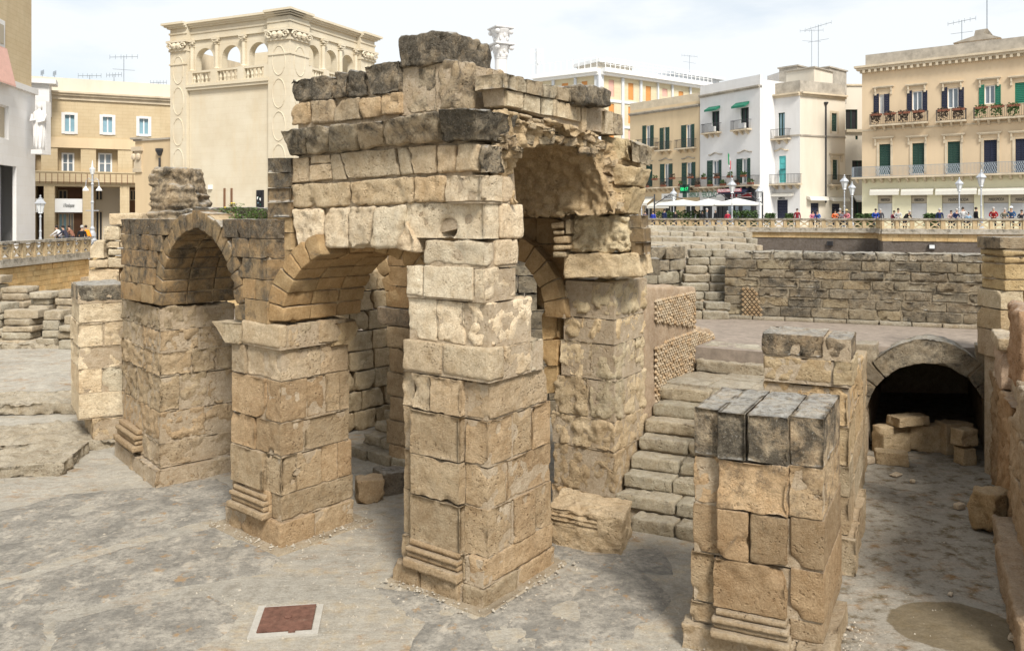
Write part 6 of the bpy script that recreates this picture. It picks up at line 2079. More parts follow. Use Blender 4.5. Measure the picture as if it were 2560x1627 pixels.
def antenna(face, x, y, z, h, n=6, w=1.0, parent=None, name='aerial'):
    mb = MB()
    mb.tube([(x, y, z), (x, y, z + h)], .035, 5)
    mb.tube([(x - w, y, z + h * .95), (x + w, y, z + h * 1.0)], .025, 4)
    for k in range(n):
        t = -1 + 2 * k / (n - 1)
        mb.tube([(x + w * t, y - .02, z + h * (.975 + .025 * t) - .22), (x + w * t, y + .02, z + h * (.975 + .025 * t) + .22)], .018, 4)
    mb.tube([(x - w * .8, y, z + h * .72), (x + w * .8, y, z + h * .72)], .02, 4)
    return face.put(mb, name, M['paleiron'], parent)
antenna(f, f.s_(Z4(1485, 0)[0]), 4, H, 4.4, w=1.2)

# ---------------------------------------------------------------- ivory corner house
A9, K9, E9 = np.array((kx(1897) * 86.6, 86.6)), np.array((kx(2000) * 83.0, 83.0)), np.array((kx(2113) * 85.7, 85.7))
f = Face(A9, K9, 5.2, name='corner_house', label='ivory corner house with turquoise doors and iron balconies')
H = f.z_(2000, 232)
h = [(140, 680, 190, 862), (145, 1010, 198, 1214), (10, 910, 36, 962), (10, 1080, 36, 1132), (130, 1345, 212, 1490), (12, 1355, 40, 1490)]
hs = [f.rect(*R4(*a)) for a in h]
f.wall(H, hs, M['whitew'], back=9, solid=False)
for i, m_ in enumerate(('paneblue', 'teal', 'pane', 'pane', 'navy', 'green')):
    r = hs[i]
    if m_ in ('paneblue', 'pane'): f.window(r, frame='green' if i == 0 else 'trim', pane=m_, mull=0 if i > 1 else 1)
    elif m_ == 'teal':
        o = f.box('door', M['teal'], r[0], r[1], .1, .16, r[2], r[3])
        f.put(MB().lathe([(.30, -.02), (.34, 0), (.30, .02)], 14, ((r[0] + r[1]) / 2, .06, (r[2] + r[3]) / 2)), 'door_ornament', M['navy'], o)
        for (a, b) in ((.08, .25), (.72, .9)): f.put(MB().box(r[0] + .15, r[1] - .15, .07, .1, r[2] + (r[3] - r[2]) * a, r[2] + (r[3] - r[2]) * b), 'door_panel', M['teal'], o)
    else: f.leaf(r, m_, y=.1, name='door')
r = f.rect(*R4(62, 880, 238, 890)); f.balcony(r[0], r[1], r[3], .7)
r = f.rect(*R4(2, 1225, 316, 1240)); f.balcony(r[0], r[1] + .1, r[3], .9)
r = f.rect(*R4(105, 950, 220, 970)); f.hood(r[0], r[1], r[2], curved=True)
r = f.rect(*R4(55, 1292, 262, 1320)); f.put(MB().prism([(-.05, r[3]), (-.5, r[3] - .1), (-.6, r[2]), (-.05, r[2] + .1)], 'x', r[0], r[1]), 'awning', M['awning'])
r = f.rect(*R4(143, 1326, 192, 1335)); f.sign('RUMFOLA', r[0], r[1], r[2], .34, 'ink')
f.cornice(H - .3, [(.2, .2), (.18, .4)], 'trim'); f.box('parapet', M['oldtrim'], 0, f.len, .05, .4, H + .08, H + 1.3)
g = Face(K9, E9, 5.2, root=f.root)
h = [(548, 685, 588, 822), (555, 1040, 593, 1192), (388, 1370, 450, 1490), (550, 1375, 613, 1490)]
hs = [g.rect(*R4(*a)) for a in h]
g.wall(H, hs, M['ivory'], back=6, solid=False)
for i, r in enumerate(hs): g.leaf(r, 'green' if i < 2 else 'navy', y=.1)
for i in (0, 1): g.put(MB().box(hs[i][0] - .25, hs[i][0] - .03, -.05, .01, hs[i][2] - .2, hs[i][3] + .25).box(hs[i][1] + .03, hs[i][1] + .25, -.05, .01, hs[i][2] - .2, hs[i][3] + .25).box(hs[i][0] - .03, hs[i][1] + .03, -.05, .01, hs[i][3] + .02, hs[i][3] + .25), 'window_surround', M['trim'])
r = g.rect(*R4(528, 978, 632, 1000)); g.hood(r[0], r[1], r[2])
r = g.rect(*R4(515, 1230, 662, 1240)); g.balcony(r[0], r[1], r[3], .7)
for (a, b, y) in ((355, 497, 1318), (525, 657, 1325)):
    r = g.rect(*R4(a, y, b, y + 34)); g.put(MB().prism([(-.05, r[3]), (-.5, r[3] - .1), (-.62, r[2]), (-.05, r[2] + .2)], 'x', r[0], r[1]), 'awning', M['awning'])
zc = g.z_(2050, Z4(0, 865)[1]); g.put(MB().box(0, g.len, -.1, .0, zc, zc + .16), 'string_course', M['oldtrim'])
f.put(MB().box(0, f.len, -.1, .0, zc, zc + .16), 'string_course', M['oldtrim'])
g.cornice(H - .3, [(.2, .2), (.18, .4)], 'trim'); g.box('parapet', M['oldtrim'], 0, g.len, .05, .4, H + .08, H + 1.3)
xp = g.s_(Z4(500, 0)[0]); g.put(MB().tube([(xp, -.08, g.z_(2063, Z4(0, 610)[1])), (xp, -.08, 2.6)], .09, 6).lathe([(.09, 0), (.25, .25), (.25, .35)], 8, (xp, -.08, g.z_(2063, Z4(0, 625)[1]))), 'drain_pipe', M['iron'])
# body and roof of the corner house
bm_ = MB()
a0 = g.put(MB().box(.05, g.len - .05, 6, 6.2, 0, H - .1), 'back_wall', M['ivory'])
f.put(MB().box(.1, f.len - .05, .3, 8, H - .4, H - .05), 'roof', M['oldtrim'])
for (x0, y0, x1, y1, m_, dep) in ((125, 335, 340, 480, 'ivory', 4), (-40, 290, 100, 480, 'oldtrim', 7), (100, 285, 278, 345, 'oldtrim', 9)):
    r = f.rect(*R4(x0, y0, x1, y1)); o = f.box('roof_room', M[m_], r[0], r[1], dep - 2, dep + 2, H - .1, r[3])
    f.put(MB().box(r[0] - .15, r[1] + .15, dep - 2.15, dep + 2.1, r[3], r[3] + .15), 'coping', M['oldtrim'], o)
r = f.rect(*R4(182, 422, 224, 486)); f.box('roof_door', M['green'], r[0], r[1], 1.93, 1.98, H, r[3])
antenna(f, f.s_(Z4(228, 0)[0]), 6, H + 2, 6.2, w=1.5)
# white house further back and the side house closing the gap
g2 = Face(np.array((kx(1985) * 96, 96.0)), np.array((kx(2108) * 97.5, 97.5)), 5.2, name='back_house', label='bright white roof house rising behind the ivory corner house')
hz = g2.z_(2050, 172)
hh = [g2.rect(*R4(515, 410, 535, 475))]
g2.wall(hz, hh, M['whitew'], back=6); g2.window(hh[0], mull=0, pane='darkpane'); antenna(g2, g2.s_(Z4(470, 0)[0]), 2, hz, 5.2, w=1.6)
g2.cornice(hz - .1, [(.2, .1)], 'whitew')
g3 = Face(np.array((kx(2108) * 92, 92.0)), np.array((kx(2170) * 92, 92.0)), 5.2, name='alley_house', label='narrow cream house with shaded loggia in the alley beside the palazzo')
hz = g3.z_(2130, Z4(0, 465)[1])
hh = [g3.rect(*R4(655, 655, 745, 808)), g3.rect(*R4(705, 1045, 790, 1190)), g3.rect(*R4(715, 1330, 785, 1490)), g3.rect(*R4(730, 855, 748, 885))]
g3.wall(hz, hh, M['ivory'], back=6)
for r in hh: g3.window(r, mull=1, pane='darkpane', frame='green')
r = g3.rect(*R4(655, 808, 790, 830)); g3.put(MB().box(r[0], r[1], -.3, 0, r[2], r[3]), 'string_course', M['trim'])
r = g3.rect(*R4(710, 1312, 780, 1350)); g3.put(MB().prism([(-.05, r[3]), (-1.0, r[2]), (-1.0, r[2] - .2), (-.05, r[3] - .2)], 'x', r[0], r[1]), 'awning', M['awning'])
g3.cornice(hz - .15, [(.2, .15)], 'trim')

# ---------------------------------------------------------------- white house with pharmacy, yellow house
A8, B8 = np.array((kx(1750) * 91.5, 91.5)), np.array((kx(1900) * 84.0, 84.0))
f = Face(A8, B8, 5.2, name='town_house', label='white town house with green awnings over dark upper doors')
H = f.z_(1751, 222) - .2
h = [(1467, 668, 1525, 835), (1687, 640, 1750, 812), (1475, 1045, 1522, 1236), (1702, 1030, 1742, 1218)]
hs = [f.rect(*R3(*a)) for a in h]
gs = [f.rect(*R3(1395, 1390, 1470, 1500)), f.rect(*R3(1500, 1380, 1570, 1500))]
f.wall(H, hs + gs, M['whitew'], back=9)
for r in hs[:2]: f.window(r, frame='green', pane='darkpane', mull=1)
for r in hs[2:]: f.window(r, mull=1, pane='pane')
for r in gs: f.window(r, frame='iron', pane='darkpane', mull=1)
for i, (a, b, c, d) in enumerate(((1433, 1045, 1475, 1236), (1522, 1040, 1541, 1232), (1658, 1032, 1702, 1218), (1742, 1026, 1762, 1214))):
    r = f.rect(*R3(a, b, c, d)); f.leaf(r, 'green')
for (a, b, c, d) in ((1445, 638, 1532, 664), (1652, 606, 1754, 638)):
    r = f.rect(*R3(a, b, c, d)); f.put(MB().prism([(-.02, r[3] + .1), (-.75, r[2] + .1), (-.75, r[2] - .12), (-.02, r[3] - .15)], 'x', r[0], r[1]), 'awning', M['brightgreen'])
for (a, b, y) in ((1415, 1542, 832), (1640, 1772, 808)):
    r = f.rect(*R3(a, y, b, y + 12)); o = f.balcony(r[0], r[1], r[3], .7)
    f.put(MB().box(r[0] + .9, r[0] + 1.7, -.6, -.25, r[3] + .02, r[3] + .6).lathe([(.2, 0), (.2, .02)], 10, (0, 0, 0)) if False else MB().box((r[0] + r[1]) / 2 - .1, (r[0] + r[1]) / 2 + .7, -.6, -.25, r[3] + .02, r[3] + .62), 'air_conditioner', M['whitepaint'], o)
for (a, b, y) in ((1445, 1547, 990), (1665, 1777, 972)):
    r = f.rect(*R3(a, y, b, y + 10)); f.hood(r[0], r[1], r[2], curved=True, mat='oldtrim')
r = f.rect(*R3(1382, 1240, 1832, 1252)); zb8 = r[3]
o = f.balcony(.0, f.len, zb8, .9, .95)
for k, x in enumerate(np.linspace(.5, f.len - .5, 9)):
    z = zb8 + (.85 if k % 2 else .02)
    f.put(MB().prism([(-.98, z), (-1.02, z + .22), (-.72, z + .22), (-.76, z)], 'x', x - .35, x + .35), 'flower_pot', M['terracotta'], o)
    planting(f, o, x - .35, x + .35, z + .25, -.86, 60, ('plantg',) if k % 3 else ('redfl',), hang=.25, rise=.4, seed=200 + k) if k % 3 else planting(f, o, x - .35, x + .35, z + .25, -.86, 60, ('plantd',), hang=.25, rise=.4, seed=200 + k)
f.cornice(H - .9, [(.15, .12), (.15, .3)], 'oldtrim'); f.box('parapet', M['whitew'], 0, f.len, .03, .35, H + .003, H + .5)
# fascia with the pharmacy sign and the dark patisserie front
r = f.rect(*R3(1390, 1290, 1565, 1325))
PH = (f, r)
r2 = f.rect(*R3(1585, 1250, 1810, 1490))
o = f.put(MB().box(r2[0], r2[1], -.35, -.03, .0, r2[3]), 'patisserie_front', M['blacksign'])
f.put(MB().prism([(-.36, r2[3] + .05), (-1.3, r2[3] - .55), (-1.3, r2[3] - .75), (-.36, r2[3] - .2)], 'x', r2[0] - .1, r2[1] - .5), 'patisserie_awning', M['navy'], o)
r = f.rect(*R3(1578, 1264, 1760, 1288)); q = f.put(MB().box(r[0], r[1], -1.36, -1.31, r[2], r[3]), 'sign_band', M['pinkred'], o)
f.sign('PASTICCERIA GELATERIA', r[0] + .1, r[1] - .1, (r[2] + r[3]) / 2, .38, 'whitepaint', y=-1.37, parent=o)
r = f.rect(*R3(1630, 1292, 1790, 1330)); q = f.put(MB().box(r[0], r[1], -.42, -.36, r[2], r[3]), 'sign_panel', M['redsign'], o)
f.put(MB().box(r[0], r[1], -.45, -.43, r[3] - .08, r[3] - .02).box(r[0], r[1], -.45, -.43, r[2] + .02, r[2] + .08), 'sign_border', M['whitepaint'], o)
f.sign('Alvino', r[0] + 1.0, r[1] - 1.4, (r[2] + r[3]) / 2, .85, 'whitepaint', y=-.44, parent=o, shear=.35)
f.put(MB().box(r2[0] + .5, r2[0] + 2.0, -.40, -.36, .1, 2.6), 'shop_window', M['pane'], o)
f.put(MB().box(r2[0] + 2.6, r2[1] - .5, -.40, -.36, .1, 2.6), 'shop_window', M['pane'], o)

A7, B7 = np.array((kx(1575) * 100.4, 100.4)), np.array((kx(1749) * 91.7, 91.7))
f = Face(A7, B7, 5.2, name='town_house', label='ochre town house with green shutters above the pharmacy sign')
H = f.z_(1680, 262)
h = [(965, 778, 1000, 945), (1100, 792, 1115, 965), (1272, 770, 1312, 950), (962, 1075, 1013, 1246), (1105, 1070, 1142, 1246), (1275, 1060, 1316, 1240)]
hs = [f.rect(*R3(*a)) for a in h]
gs = [f.rect(*R3(850, 1395, 905, 1500)), f.rect(*R3(950, 1390, 1010, 1500)), f.rect(*R3(1100, 1385, 1195, 1500)), f.rect(*R3(1260, 1385, 1340, 1500))]
f.wall(H, hs + gs, M['yellow'], back=9)
for i, r in enumerate(hs):
    if i == 3: f.leaf(r, 'green', y=.08)
    else: f.window(r, mull=1, pane='pane')
for r in gs: f.window(r, frame='whitepaint', pane='darkpane', mull=1)
for (a, b, c, d) in ((938, 778, 965, 945), (1000, 775, 1023, 943), (1071, 795, 1100, 966), (1115, 790, 1143, 964), (1235, 775, 1272, 952), (1312, 766, 1334, 948), (1073, 1072, 1105, 1246), (1142, 1068, 1167, 1244), (1239, 1062, 1275, 1242), (1316, 1056, 1342, 1238)):
    f.leaf(f.rect(*R3(a, b, c, d)), 'green')
f.put(MB().box(0.02, f.s_(Z3(1060, 0)[0]), -.03, .0, 5.2, H - .4), 'whitewashed_strip', M['whitew']) if False else None
for (a, b, y) in ((908, 1058, 945), (1058, 1165, 966), (1205, 1352, 950)):
    r = f.rect(*R3(a, y, b, y + 12)); f.balcony(r[0], r[1], r[3], .7)
for (a, b, y) in ((945, 1020, 1040), (1065, 1165, 1032), (1240, 1340, 1020)):
    r = f.rect(*R3(a, y, b, y + 10)); f.hood(r[0], r[1], r[2], curved=True, mat='oldtrim')
r = f.rect(*R3(1000, 1246, 1380, 1256)); o = f.balcony(0, f.len, r[3], .9, .95); zb7 = r[3]
for k, x in enumerate(np.linspace(.8, f.len - .6, 8)):
    z = zb7 + (.85 if k % 2 else .02)
    f.put(MB().prism([(-.98, z), (-1.02, z + .22), (-.72, z + .22), (-.76, z)], 'x', x - .38, x + .38), 'flower_pot', M['terracotta'], o)
    planting(f, o, x - .35, x + .35, z + .25, -.86, 50, ('plantg',) if k % 3 == 0 else ('plantd',), hang=.25, rise=.4, seed=300 + k)
f.cornice(H - .7, [(.15, .15), (.15, .35)], 'oldtrim'); f.box('parapet', M['trim'], 0, f.len, .03, .35, H + .003, H + .9)
r = f.rect(*R3(1088, 1298, 1198, 1345)); o = f.put(MB().box(r[0], r[1], -.12, -.02, r[2], r[3]), 'sign_panel', M['whitepaint']); f.sign('mozis', r[0] + .4, r[1] - .4, (r[2] + r[3]) / 2, .75, 'ink', y=-.13, parent=o)
r = f.rect(*R3(1218, 1290, 1380, 1328)); 
o = f.put(MB().box(r[0], r[1] - .02, -.12, -.02, r[2], r[3]), 'sign_panel', M['whitepaint'])
f.sign('FARMACIA', r[0] + 1.5, r[1] - .1, (r[2] + r[3]) / 2, .95, 'signgreen', y=-.13, parent=o)
pf, pr_ = PH
o = pf.put(MB().box(pr_[0], pr_[1], -.12, -.02, pr_[2], pr_[3]), 'sign_panel', M['whitepaint']); pf.sign('FEROCINO', pr_[0] + .15, pr_[1] - 1.1, (pr_[2] + pr_[3]) / 2, .95, 'signgreen', y=-.13, parent=o)
r = f.rect(*R3(1273, 1246, 1336, 1290)); o = f.put(MB().box(r[0] + .3, r[0] + 1.6, -1.5, -1.35, r[2] - .1, r[3] + .2).box(r[0] + .7, r[0] + 1.2, -1.5, -1.35, r[2] - .6, r[3] + .7), 'pharmacy_cross', M['green'])
f.sign('08:17', r[0] + .4, r[0] + 1.5, (r[2] + r[3]) / 2, .55, 'ledgreen', y=-1.52, parent=o)
f.put(MB().box(r[0] + .9, r[0] + 1.0, -1.36, 0, (r[2] + r[3]) / 2 - .05, (r[2] + r[3]) / 2 + .05), 'cross_arm', M['iron'], o)
for (a, b, y0, y1) in ((880, 1032, 1322, 1372), (1030, 1200, 1350, 1392)):
    r = f.rect(*R3(a, y0, b, y1)); o = f.put(MB().prism([(-.02, r[3]), (-1.4, r[2]), (-1.4, r[2] - .06), (-.02, r[3] - .08)], 'x', r[0], r[1]), 'awning', M['awning'])
    f.put(MB().box(r[0], r[1], -1.42, -1.39, r[2] - .3, r[2] - .06), 'awning_valance', M['awning'], o)

# ---------------------------------------------------------------- modern apartment block behind
K6, L6, E6 = np.array((kx(1500) * 110.0, 110.0)), np.array((kx(1338) * 116.0, 116.0)), np.array((kx(1768) * 122.7, 122.7))
f = Face(K6, E6, 5.2, name='apartment_block', label='modern apartment block in pale brick with orange blinds and railed flat roof')
H = f.z_(1500, Z3(0, 392)[1])
cols = [(678, 720, 430, 400), (828, 868, 455, 0), (962, 1002, 478, 0), (1088, 1128, 497, 0), (1213, 1250, 517, 0)]
hs = []; mats = []
for i, (a, b, y, _) in enumerate(cols):
    for k, dy in enumerate((0, 180, 358)):
        hgt = 128 if i in (1, 2) else (60 if i > 2 else 128)
        if k == 2: hgt = 85
        hs.append(f.rect(*R3(a, y + dy, b, y + dy + hgt))); mats.append('orange' if (i + k) % 3 else 'pinkblind')
f.wall(H, hs, M['palebrick'], back=12, solid=False)
for r, m_ in zip(hs, mats):
    f.box('blind', M[m_], r[0], r[1], .1, .16, r[2] + (.35 * (r[3] - r[2]) if (r[3] - r[2]) > 6 else 0), r[3]); f.window((r[0], r[1], r[2], r[3]), mull=0, pane='pane', y=.22)
for (a, b) in ((593, 632), (772, 790), (912, 928), (1045, 1056), (1155, 1166), (1293, 1304)):
    x0, x1 = f.s_(Z3(a, 0)[0]), f.s_(Z3(b, 0)[0]); f.box('pilaster', M['concgrey'], x0, x1, -.25, 0, 0, H - .02)
for dy in (600, 790):
    z = f.z_(1560, Z3(0, dy)[1]); f.box('floor_band', M['concgrey'], .01, f.len, -.12, 0, z - .2, z + .2)
f.cornice(H, [(.35, .6), (.55, 1.1)], 'whitepaint')
f.railing(.2, f.len, H + .95, H + 2.3, -.9, 'whitepaint', step=.9, sides=False, r=.04)
f.put(MB().box(0, f.len - 0.1, -.92, -.88, H + 1.4, H + 1.46).box(0, f.len - .1, -.92, -.88, H + 1.85, H + 1.91), 'railing', M['whitepaint'])
r = f.rect(*R3(640, 300, 912, 388)); o = f.box('roof_room', M['ivory'], r[0] + .3, r[1], 1.5, 6, H + .85, r[3]); f.put(MB().box(r[0], r[1] + .6, .9, 6.6, r[3], r[3] + .45), 'roof_slab', M['whitepaint'], o)
r = f.rect(*R3(1255, 392, 1600, 470)); o = f.box('roof_room', M['concgrey'], r[0] + .8, r[1], 2, 7, H + .85, r[3]); f.put(MB().box(r[0] - .3, r[1] + .8, 1.4, 7.6, r[3], r[3] + .4), 'roof_slab', M['concgrey'], o)
antenna(f, f.s_(Z3(1448, 0)[0]), 4, H + 2, 4, w=1.8)
g = Face(L6, K6, 5.2, root=f.root)
hs = [g.rect(*R3(320, 455, 368, 560)), g.rect(*R3(470, 440, 515, 560)), g.rect(*R3(200, 470, 245, 570))]
g.wall(H, hs, M['palebrick'], back=12, solid=False)
for r in hs: g.box('blind', M['orange'], r[0], r[1], .1, .16, r[2], r[3])
for (a, b) in ((248, 268), (418, 436), (575, 620)):
    x0, x1 = g.s_(Z3(a, 0)[0]), g.s_(Z3(b, 0)[0]); g.box('pilaster', M['concgrey'], x0, x1, -.25, 0, 0, H - .02)
g.cornice(H, [(.35, .6), (.55, 1.1)], 'whitepaint'); g.railing(.2, g.len, H + .95, H + 2.3, -.9, 'whitepaint', step=.9, sides=False, r=.04)
f.put(MB().box(.3, f.len - .3, 1, 11.5, H - .3, H + .3), 'roof', M['concgrey'])
# telecom mast
TM = thing('telecom_mast', 'mobile phone mast with panel antennas on the apartment roof', 'mast', (kx(1343) * 118, 118, 5.2))
zb, zt = zat(190, 118) - 5.2, zat(122, 118) - 5.2
MB().tube([(0, 0, 0), (0, 0, zt)], .22, 8).build('pole', M['concgrey'], TM)
for (dx, s) in ((-.75, 1), (.75, 1), (.2, 1)):
    MB().box(dx - .17, dx + .17, -.35, -.2, zt - 2.3, zt - .1).tube([(dx, -.25, zt - 1.9), (0, 0, zt - 1.9)], .05, 4).tube([(dx, -.25, zt - .6), (0, 0, zt - .6)], .05, 4).build('panel_antenna', M['whitepaint'], TM)

# ---------------------------------------------------------------- column of the patron saint: two stacked capitals on a plain shaft
SC = thing('monument_column', 'pale stone column with two stacked carved capitals behind the ruin', 'column', (kx(1252) * 80, 80, 5.0))
cz = lambda v: zat(v, 80) - 5.0
rs = .56
MB().lathe([(1.3, 0), (1.3, 1.0), (.9, 1.2), (.72, 1.6), (.66, 2.0), (.60, cz(150)), (.66, cz(148)), (.60, cz(146)), (.66, cz(145))], 20).build('shaft', M['whitew'], SC, smooth=False)
def capital(z0, z1, w0, w1):
    h = z1 - z0
    o = MB().lathe([(w0, z0), (w0 * 1.05, z0 + h * .3), (w0 * 1.2, z0 + h * .55), (w0 * 1.45, z0 + h * .78), (w0 * 1.5, z0 + h * .86)], 16).build('capital', M['whitew'], SC)
    mb = MB(); mb.box(-w1, w1, -w1, w1, z0 + h * .88, z0 + h * .93); mb.box(-w1 * 1.07, w1 * 1.07, -w1 * 1.07, w1 * 1.07, z0 + h * .93, z1)
    a = mb.build('abacus', M['whitew'], o); a.rotation_euler = (0, 0, R_(28))
    for k in range(4):
        a = R_(28 + 45 + 90 * k)
        cx_, cy_ = math.cos(a) * w1 * 1.12, math.sin(a) * w1 * 1.12
        MB().ball((cx_, cy_, z0 + h * .68), w1 * .27, w1 * .27, h * .17, 8, 6).build('volute', M['whitew'], o)
    mb = MB()
    for k in range(12):
        a = 2 * math.pi * k / 12
        mb.ball((math.cos(a) * w0 * 1.12, math.sin(a) * w0 * 1.12, z0 + h * (.25 if k % 2 else .48)), w0 * .2, w0 * .2, h * .16, 6, 4)
    mb.build('acanthus_leaf', M['whitew'], o)
capital(cz(146), cz(112), .62, 1.0)
MB().box(-.72, .72, -.72, .72, cz(112), cz(108)).build('block', M['whitew'], SC).rotation_euler = (0, 0, R_(28))
capital(cz(108), cz(71), .68, .95)

# ---------------------------------------------------------------- the loggia tower (honey stone, two visible faces)
A4, K4, E4 = np.array((kx(425) * 54.1, 54.1)), np.array((kx(725) * 50.0, 50.0)), np.array((kx(937) * 57.7, 57.7))
Z2_ = lambda x, y: (400 + x / 2.731, y / 2.731)
f = Face(A4, K4, 4.2, name='loggia_tower', label='tall honey stone hall with arched upper loggia, balustrades and oval-panelled pilasters')
g = Face(K4, E4, 4.2, root=f.root)
zC = f.z_(725, Z2_(0, 190)[1])        # capital top / architrave bottom at the corner
zLedge = f.z_(665, Z2_(0, 540)[1])    # ledge under the balustrade
zTop = f.z_(722, Z2_(0, 62)[1])
zRail = f.z_(665, Z2_(0, 440)[1])
def tower_face(f, pl, pr, narch, blank=False, wall_to=None):
    W_ = f.len
    # lower panel wall between the pilasters
    f.put(MB().box(pl, W_ - pr, .25, 1.0, -.3, zLedge), 'wall', M['sedile'])
    f.put(MB().box(pl - .05, W_ - pr + .05, -.05, .27, zLedge - .12, zLedge + .06).box(pl - .05, W_ - pr + .05, .03, .27, zLedge - .3, zLedge - .125), 'ledge', M['sedile'])
    # pilasters with raised ovals
    for (a, b) in ((0, pl), (W_ - pr, W_)):
        p = f.put(MB().box(a + .02, b - .02, 0, 1.2, -.3, zC), 'pilaster', M['sedile'])
        c = (a + b) / 2
        z = zC - 1.0
        while z > 1.5:
            hh_ = 1.85
            pts = [(c + .50 * math.cos(t) * min(1, (b - a) / 1.6), -.01, z - hh_ / 2 - .05 + (hh_ / 2) * math.sin(t)) for t in np.linspace(0, 2 * math.pi, 24, endpoint=False)]
            f.put(MB().tube(pts, .032, 5, closed=True), 'oval_moulding', M['sedile'], p)
            z -= hh_ + .22
        f.put(MB().box(a - .04, b + .04, -.06, .02, zC - 1.62, zC - 1.52), 'band', M['sedile'], p)
        # composite capital with volutes and rosettes
        cp = f.put(MB().box(a - .02, b + .02, -.12, .3, zC - .72, zC - .58).box(a - .14, b + .14, -.24, .3, zC - .14, zC), 'capital', M['sedile'])
        n_ = 4
        for k in range(n_):
            x = a + (b - a) * (k + .5) / n_ if b - a > 1 else a + (b - a) * (k + .5) / n_
            if k in (0, n_ - 1):
                pts = [(x + (.26 - .02 * q) * math.cos(q * .8) * (1 if k else -1), -.2, zC - .40 + (.26 - .02 * q) * math.sin(q * .8)) for q in range(11)]
                f.put(MB().tube(pts, .065, 5), 'volute', M['sedile'], cp)
            else:
                f.put(MB().ball((x, -.16, zC - .38), .24, .16, .24, 8, 6).ball((x, -.3, zC - .38), .1, .08, .1, 6, 4), 'rosette', M['sedile'], cp)
    # entablature with breaks over the pilasters
    mb = MB()
    for (a, b, o_) in ((0 - .0, pl + .05, .0), (pl + .05, W_ - pr - .05, .32), (W_ - pr - .05, W_, .0)):
        pr_ = [(.0, .55, .0), (.55, .70, -.06), (.70, 1.05, .02), (1.05, 1.18, -.14), (1.18, 1.32, -.28), (1.32, 1.5, -.42)]
        hsc = (zTop - zC) / 1.5
        for (z0, z1, y) in pr_:
            ex = -y if y < 0 else 0
            mb.box(a - (ex if a == 0 else -0.001), b + (ex if b == W_ else -.001), y + o_, 1.1, zC + z0 * hsc, zC + z1 * hsc)
    f.put(mb, 'entablature', M['sedile'])
    # loggia arches, half columns and balustrade
    sp = (W_ - pl - pr) / narch
    hw = sp * .34
    zs = zC - .55 - hw
    arches = [(pl + sp * (k + .5), hw, zLedge + .06, zs) for k in range(narch)]
    mb = MB()
    arch_strip(mb, pl, W_ - pr, zLedge + .06, zC + .05, arches, .45, .95, 14)
    f.put(mb, 'arcade_wall', M['sedile'])
    for k in range(narch + 1):
        x = pl + sp * k
        if k in (0, narch): x += .12 if k == 0 else -.12
        co = f.put(MB().lathe([(.17, zRail + .05), (.20, zRail + .12), (.15, zRail + .2), (.135, zC - .45), (.2, zC - .4), (.16, zC - .34)], 10, (x, .36, 0)), 'half_column', M['sedile'])
        f.put(MB().box(x - .24, x + .24, .1, .5, zC - .14, zC - .0).ball((x - .17, .2, zC - .22), .1, .1, .1, 6, 4).ball((x + .17, .2, zC - .22), .1, .1, .1, 6, 4).box(x - .17, x + .17, .16, .45, zC - .3, zC - .14), 'column_capital', M['sedile'], co)
        f.put(MB().box(x - .26, x + .26, .06, .5, zLedge + .061, zRail + .05), 'pedestal', M['sedile'], co)
    for k in range(narch):
        a, b = pl + sp * k + .27, pl + sp * (k + 1) - .27
        rl = f.put(MB().box(a, b, .12, .42, zRail - .1, zRail + .04).box(a, b, .12, .42, zLedge + .062, zLedge + .18), 'balustrade_rail', M['sedile'])
        nb_ = 5
        for q in range(nb_):
            x = a + (b - a) * (q + .5) / nb_
            hb = zRail - .1 - zLedge - .18
            f.put(MB().lathe([(.06, 0), (.07, hb * .1), (.05, hb * .15), (.105, hb * .4), (.06, hb * .75), (.05, hb * .85), (.075, hb)], 8, (x, .27, zLedge + .18)), 'baluster', M['sedile'], rl)
tower_face(f, 1.5, 1.75, 3)
tower_face(g, 1.75, 1.6, 3)
# rear walls of the open loggia with their own arches, floor and the stained inner corner
mb = MB(); W_ = f.len; D_ = g.len
arch_strip(mb, .6, W_ - .8, zLedge - .2, zC + .6, [(2.6, 1.05, zLedge + .5, zC - 1.7), (5.4, 1.05, zLedge + .5, zC - 1.7)], D_ - 1.2, D_ - .6, 12)
f.put(mb, 'rear_wall', M['sedile'])
mb = MB()
f.put(MB().box(.3, W_ - .3, 1.0, D_ - .6, zLedge - .5, zLedge - .05), 'loggia_floor', M['sedile'])
f.put(MB().box(.02, .9, .6, D_ - .6, -.3, zLedge - .1), 'side_wall', M['sedile'])
f.put(MB().box(.9, W_ - .4, D_ - 1.2, D_ - .6, -.3, zLedge - .21), 'back_wall', M['sedile'])
M['stainw'] = plain_mat('stained_wall', (.56, .48, .36), .95, .3, .8, stain=(.10, .09, .08), streak=True)
f.put(MB().box(.05, .6, .9, D_ - .7, zLedge - .1, zC - .4), 'inner_wall', M['stainw'])
# wall fittings
r = f.rect(*[*Z2_(645, 1298), *Z2_(692, 1425)]); o = f.put(MB().box(r[0], r[1], .16, .25, r[2], r[3]), 'stained_glass_window', M['darkpane'])
wr = random.Random(4)
for k in range(22):
    x = wr.uniform(r[0] + .08, r[1] - .25); z = wr.uniform(r[2] + .1, r[3] - .3)
    f.put(MB().box(x, x + wr.uniform(.06, .16), .13 - .001 * k, .158, z, z + wr.uniform(.08, .25)), 'glass_piece', M[wr.choice(['darkpane', 'brightgreen', 'darkpane', 'whitepaint', 'paneblue'])], o)
for x_ in (425, 473):
    r = f.rect(*[*Z2_(x_ - 4, 1285), *Z2_(x_ + 4, 1440)]); f.put(MB().box(r[0], r[1], .15, .25, r[2], r[3]), 'iron_post', M['brownwall'])
r = f.rect(*[*Z2_(318, 1262), *Z2_(340, 1292)]); f.put(MB().box(r[0], r[1], .1, .25, r[2], r[3]), 'alarm_box', M['whitepaint'])

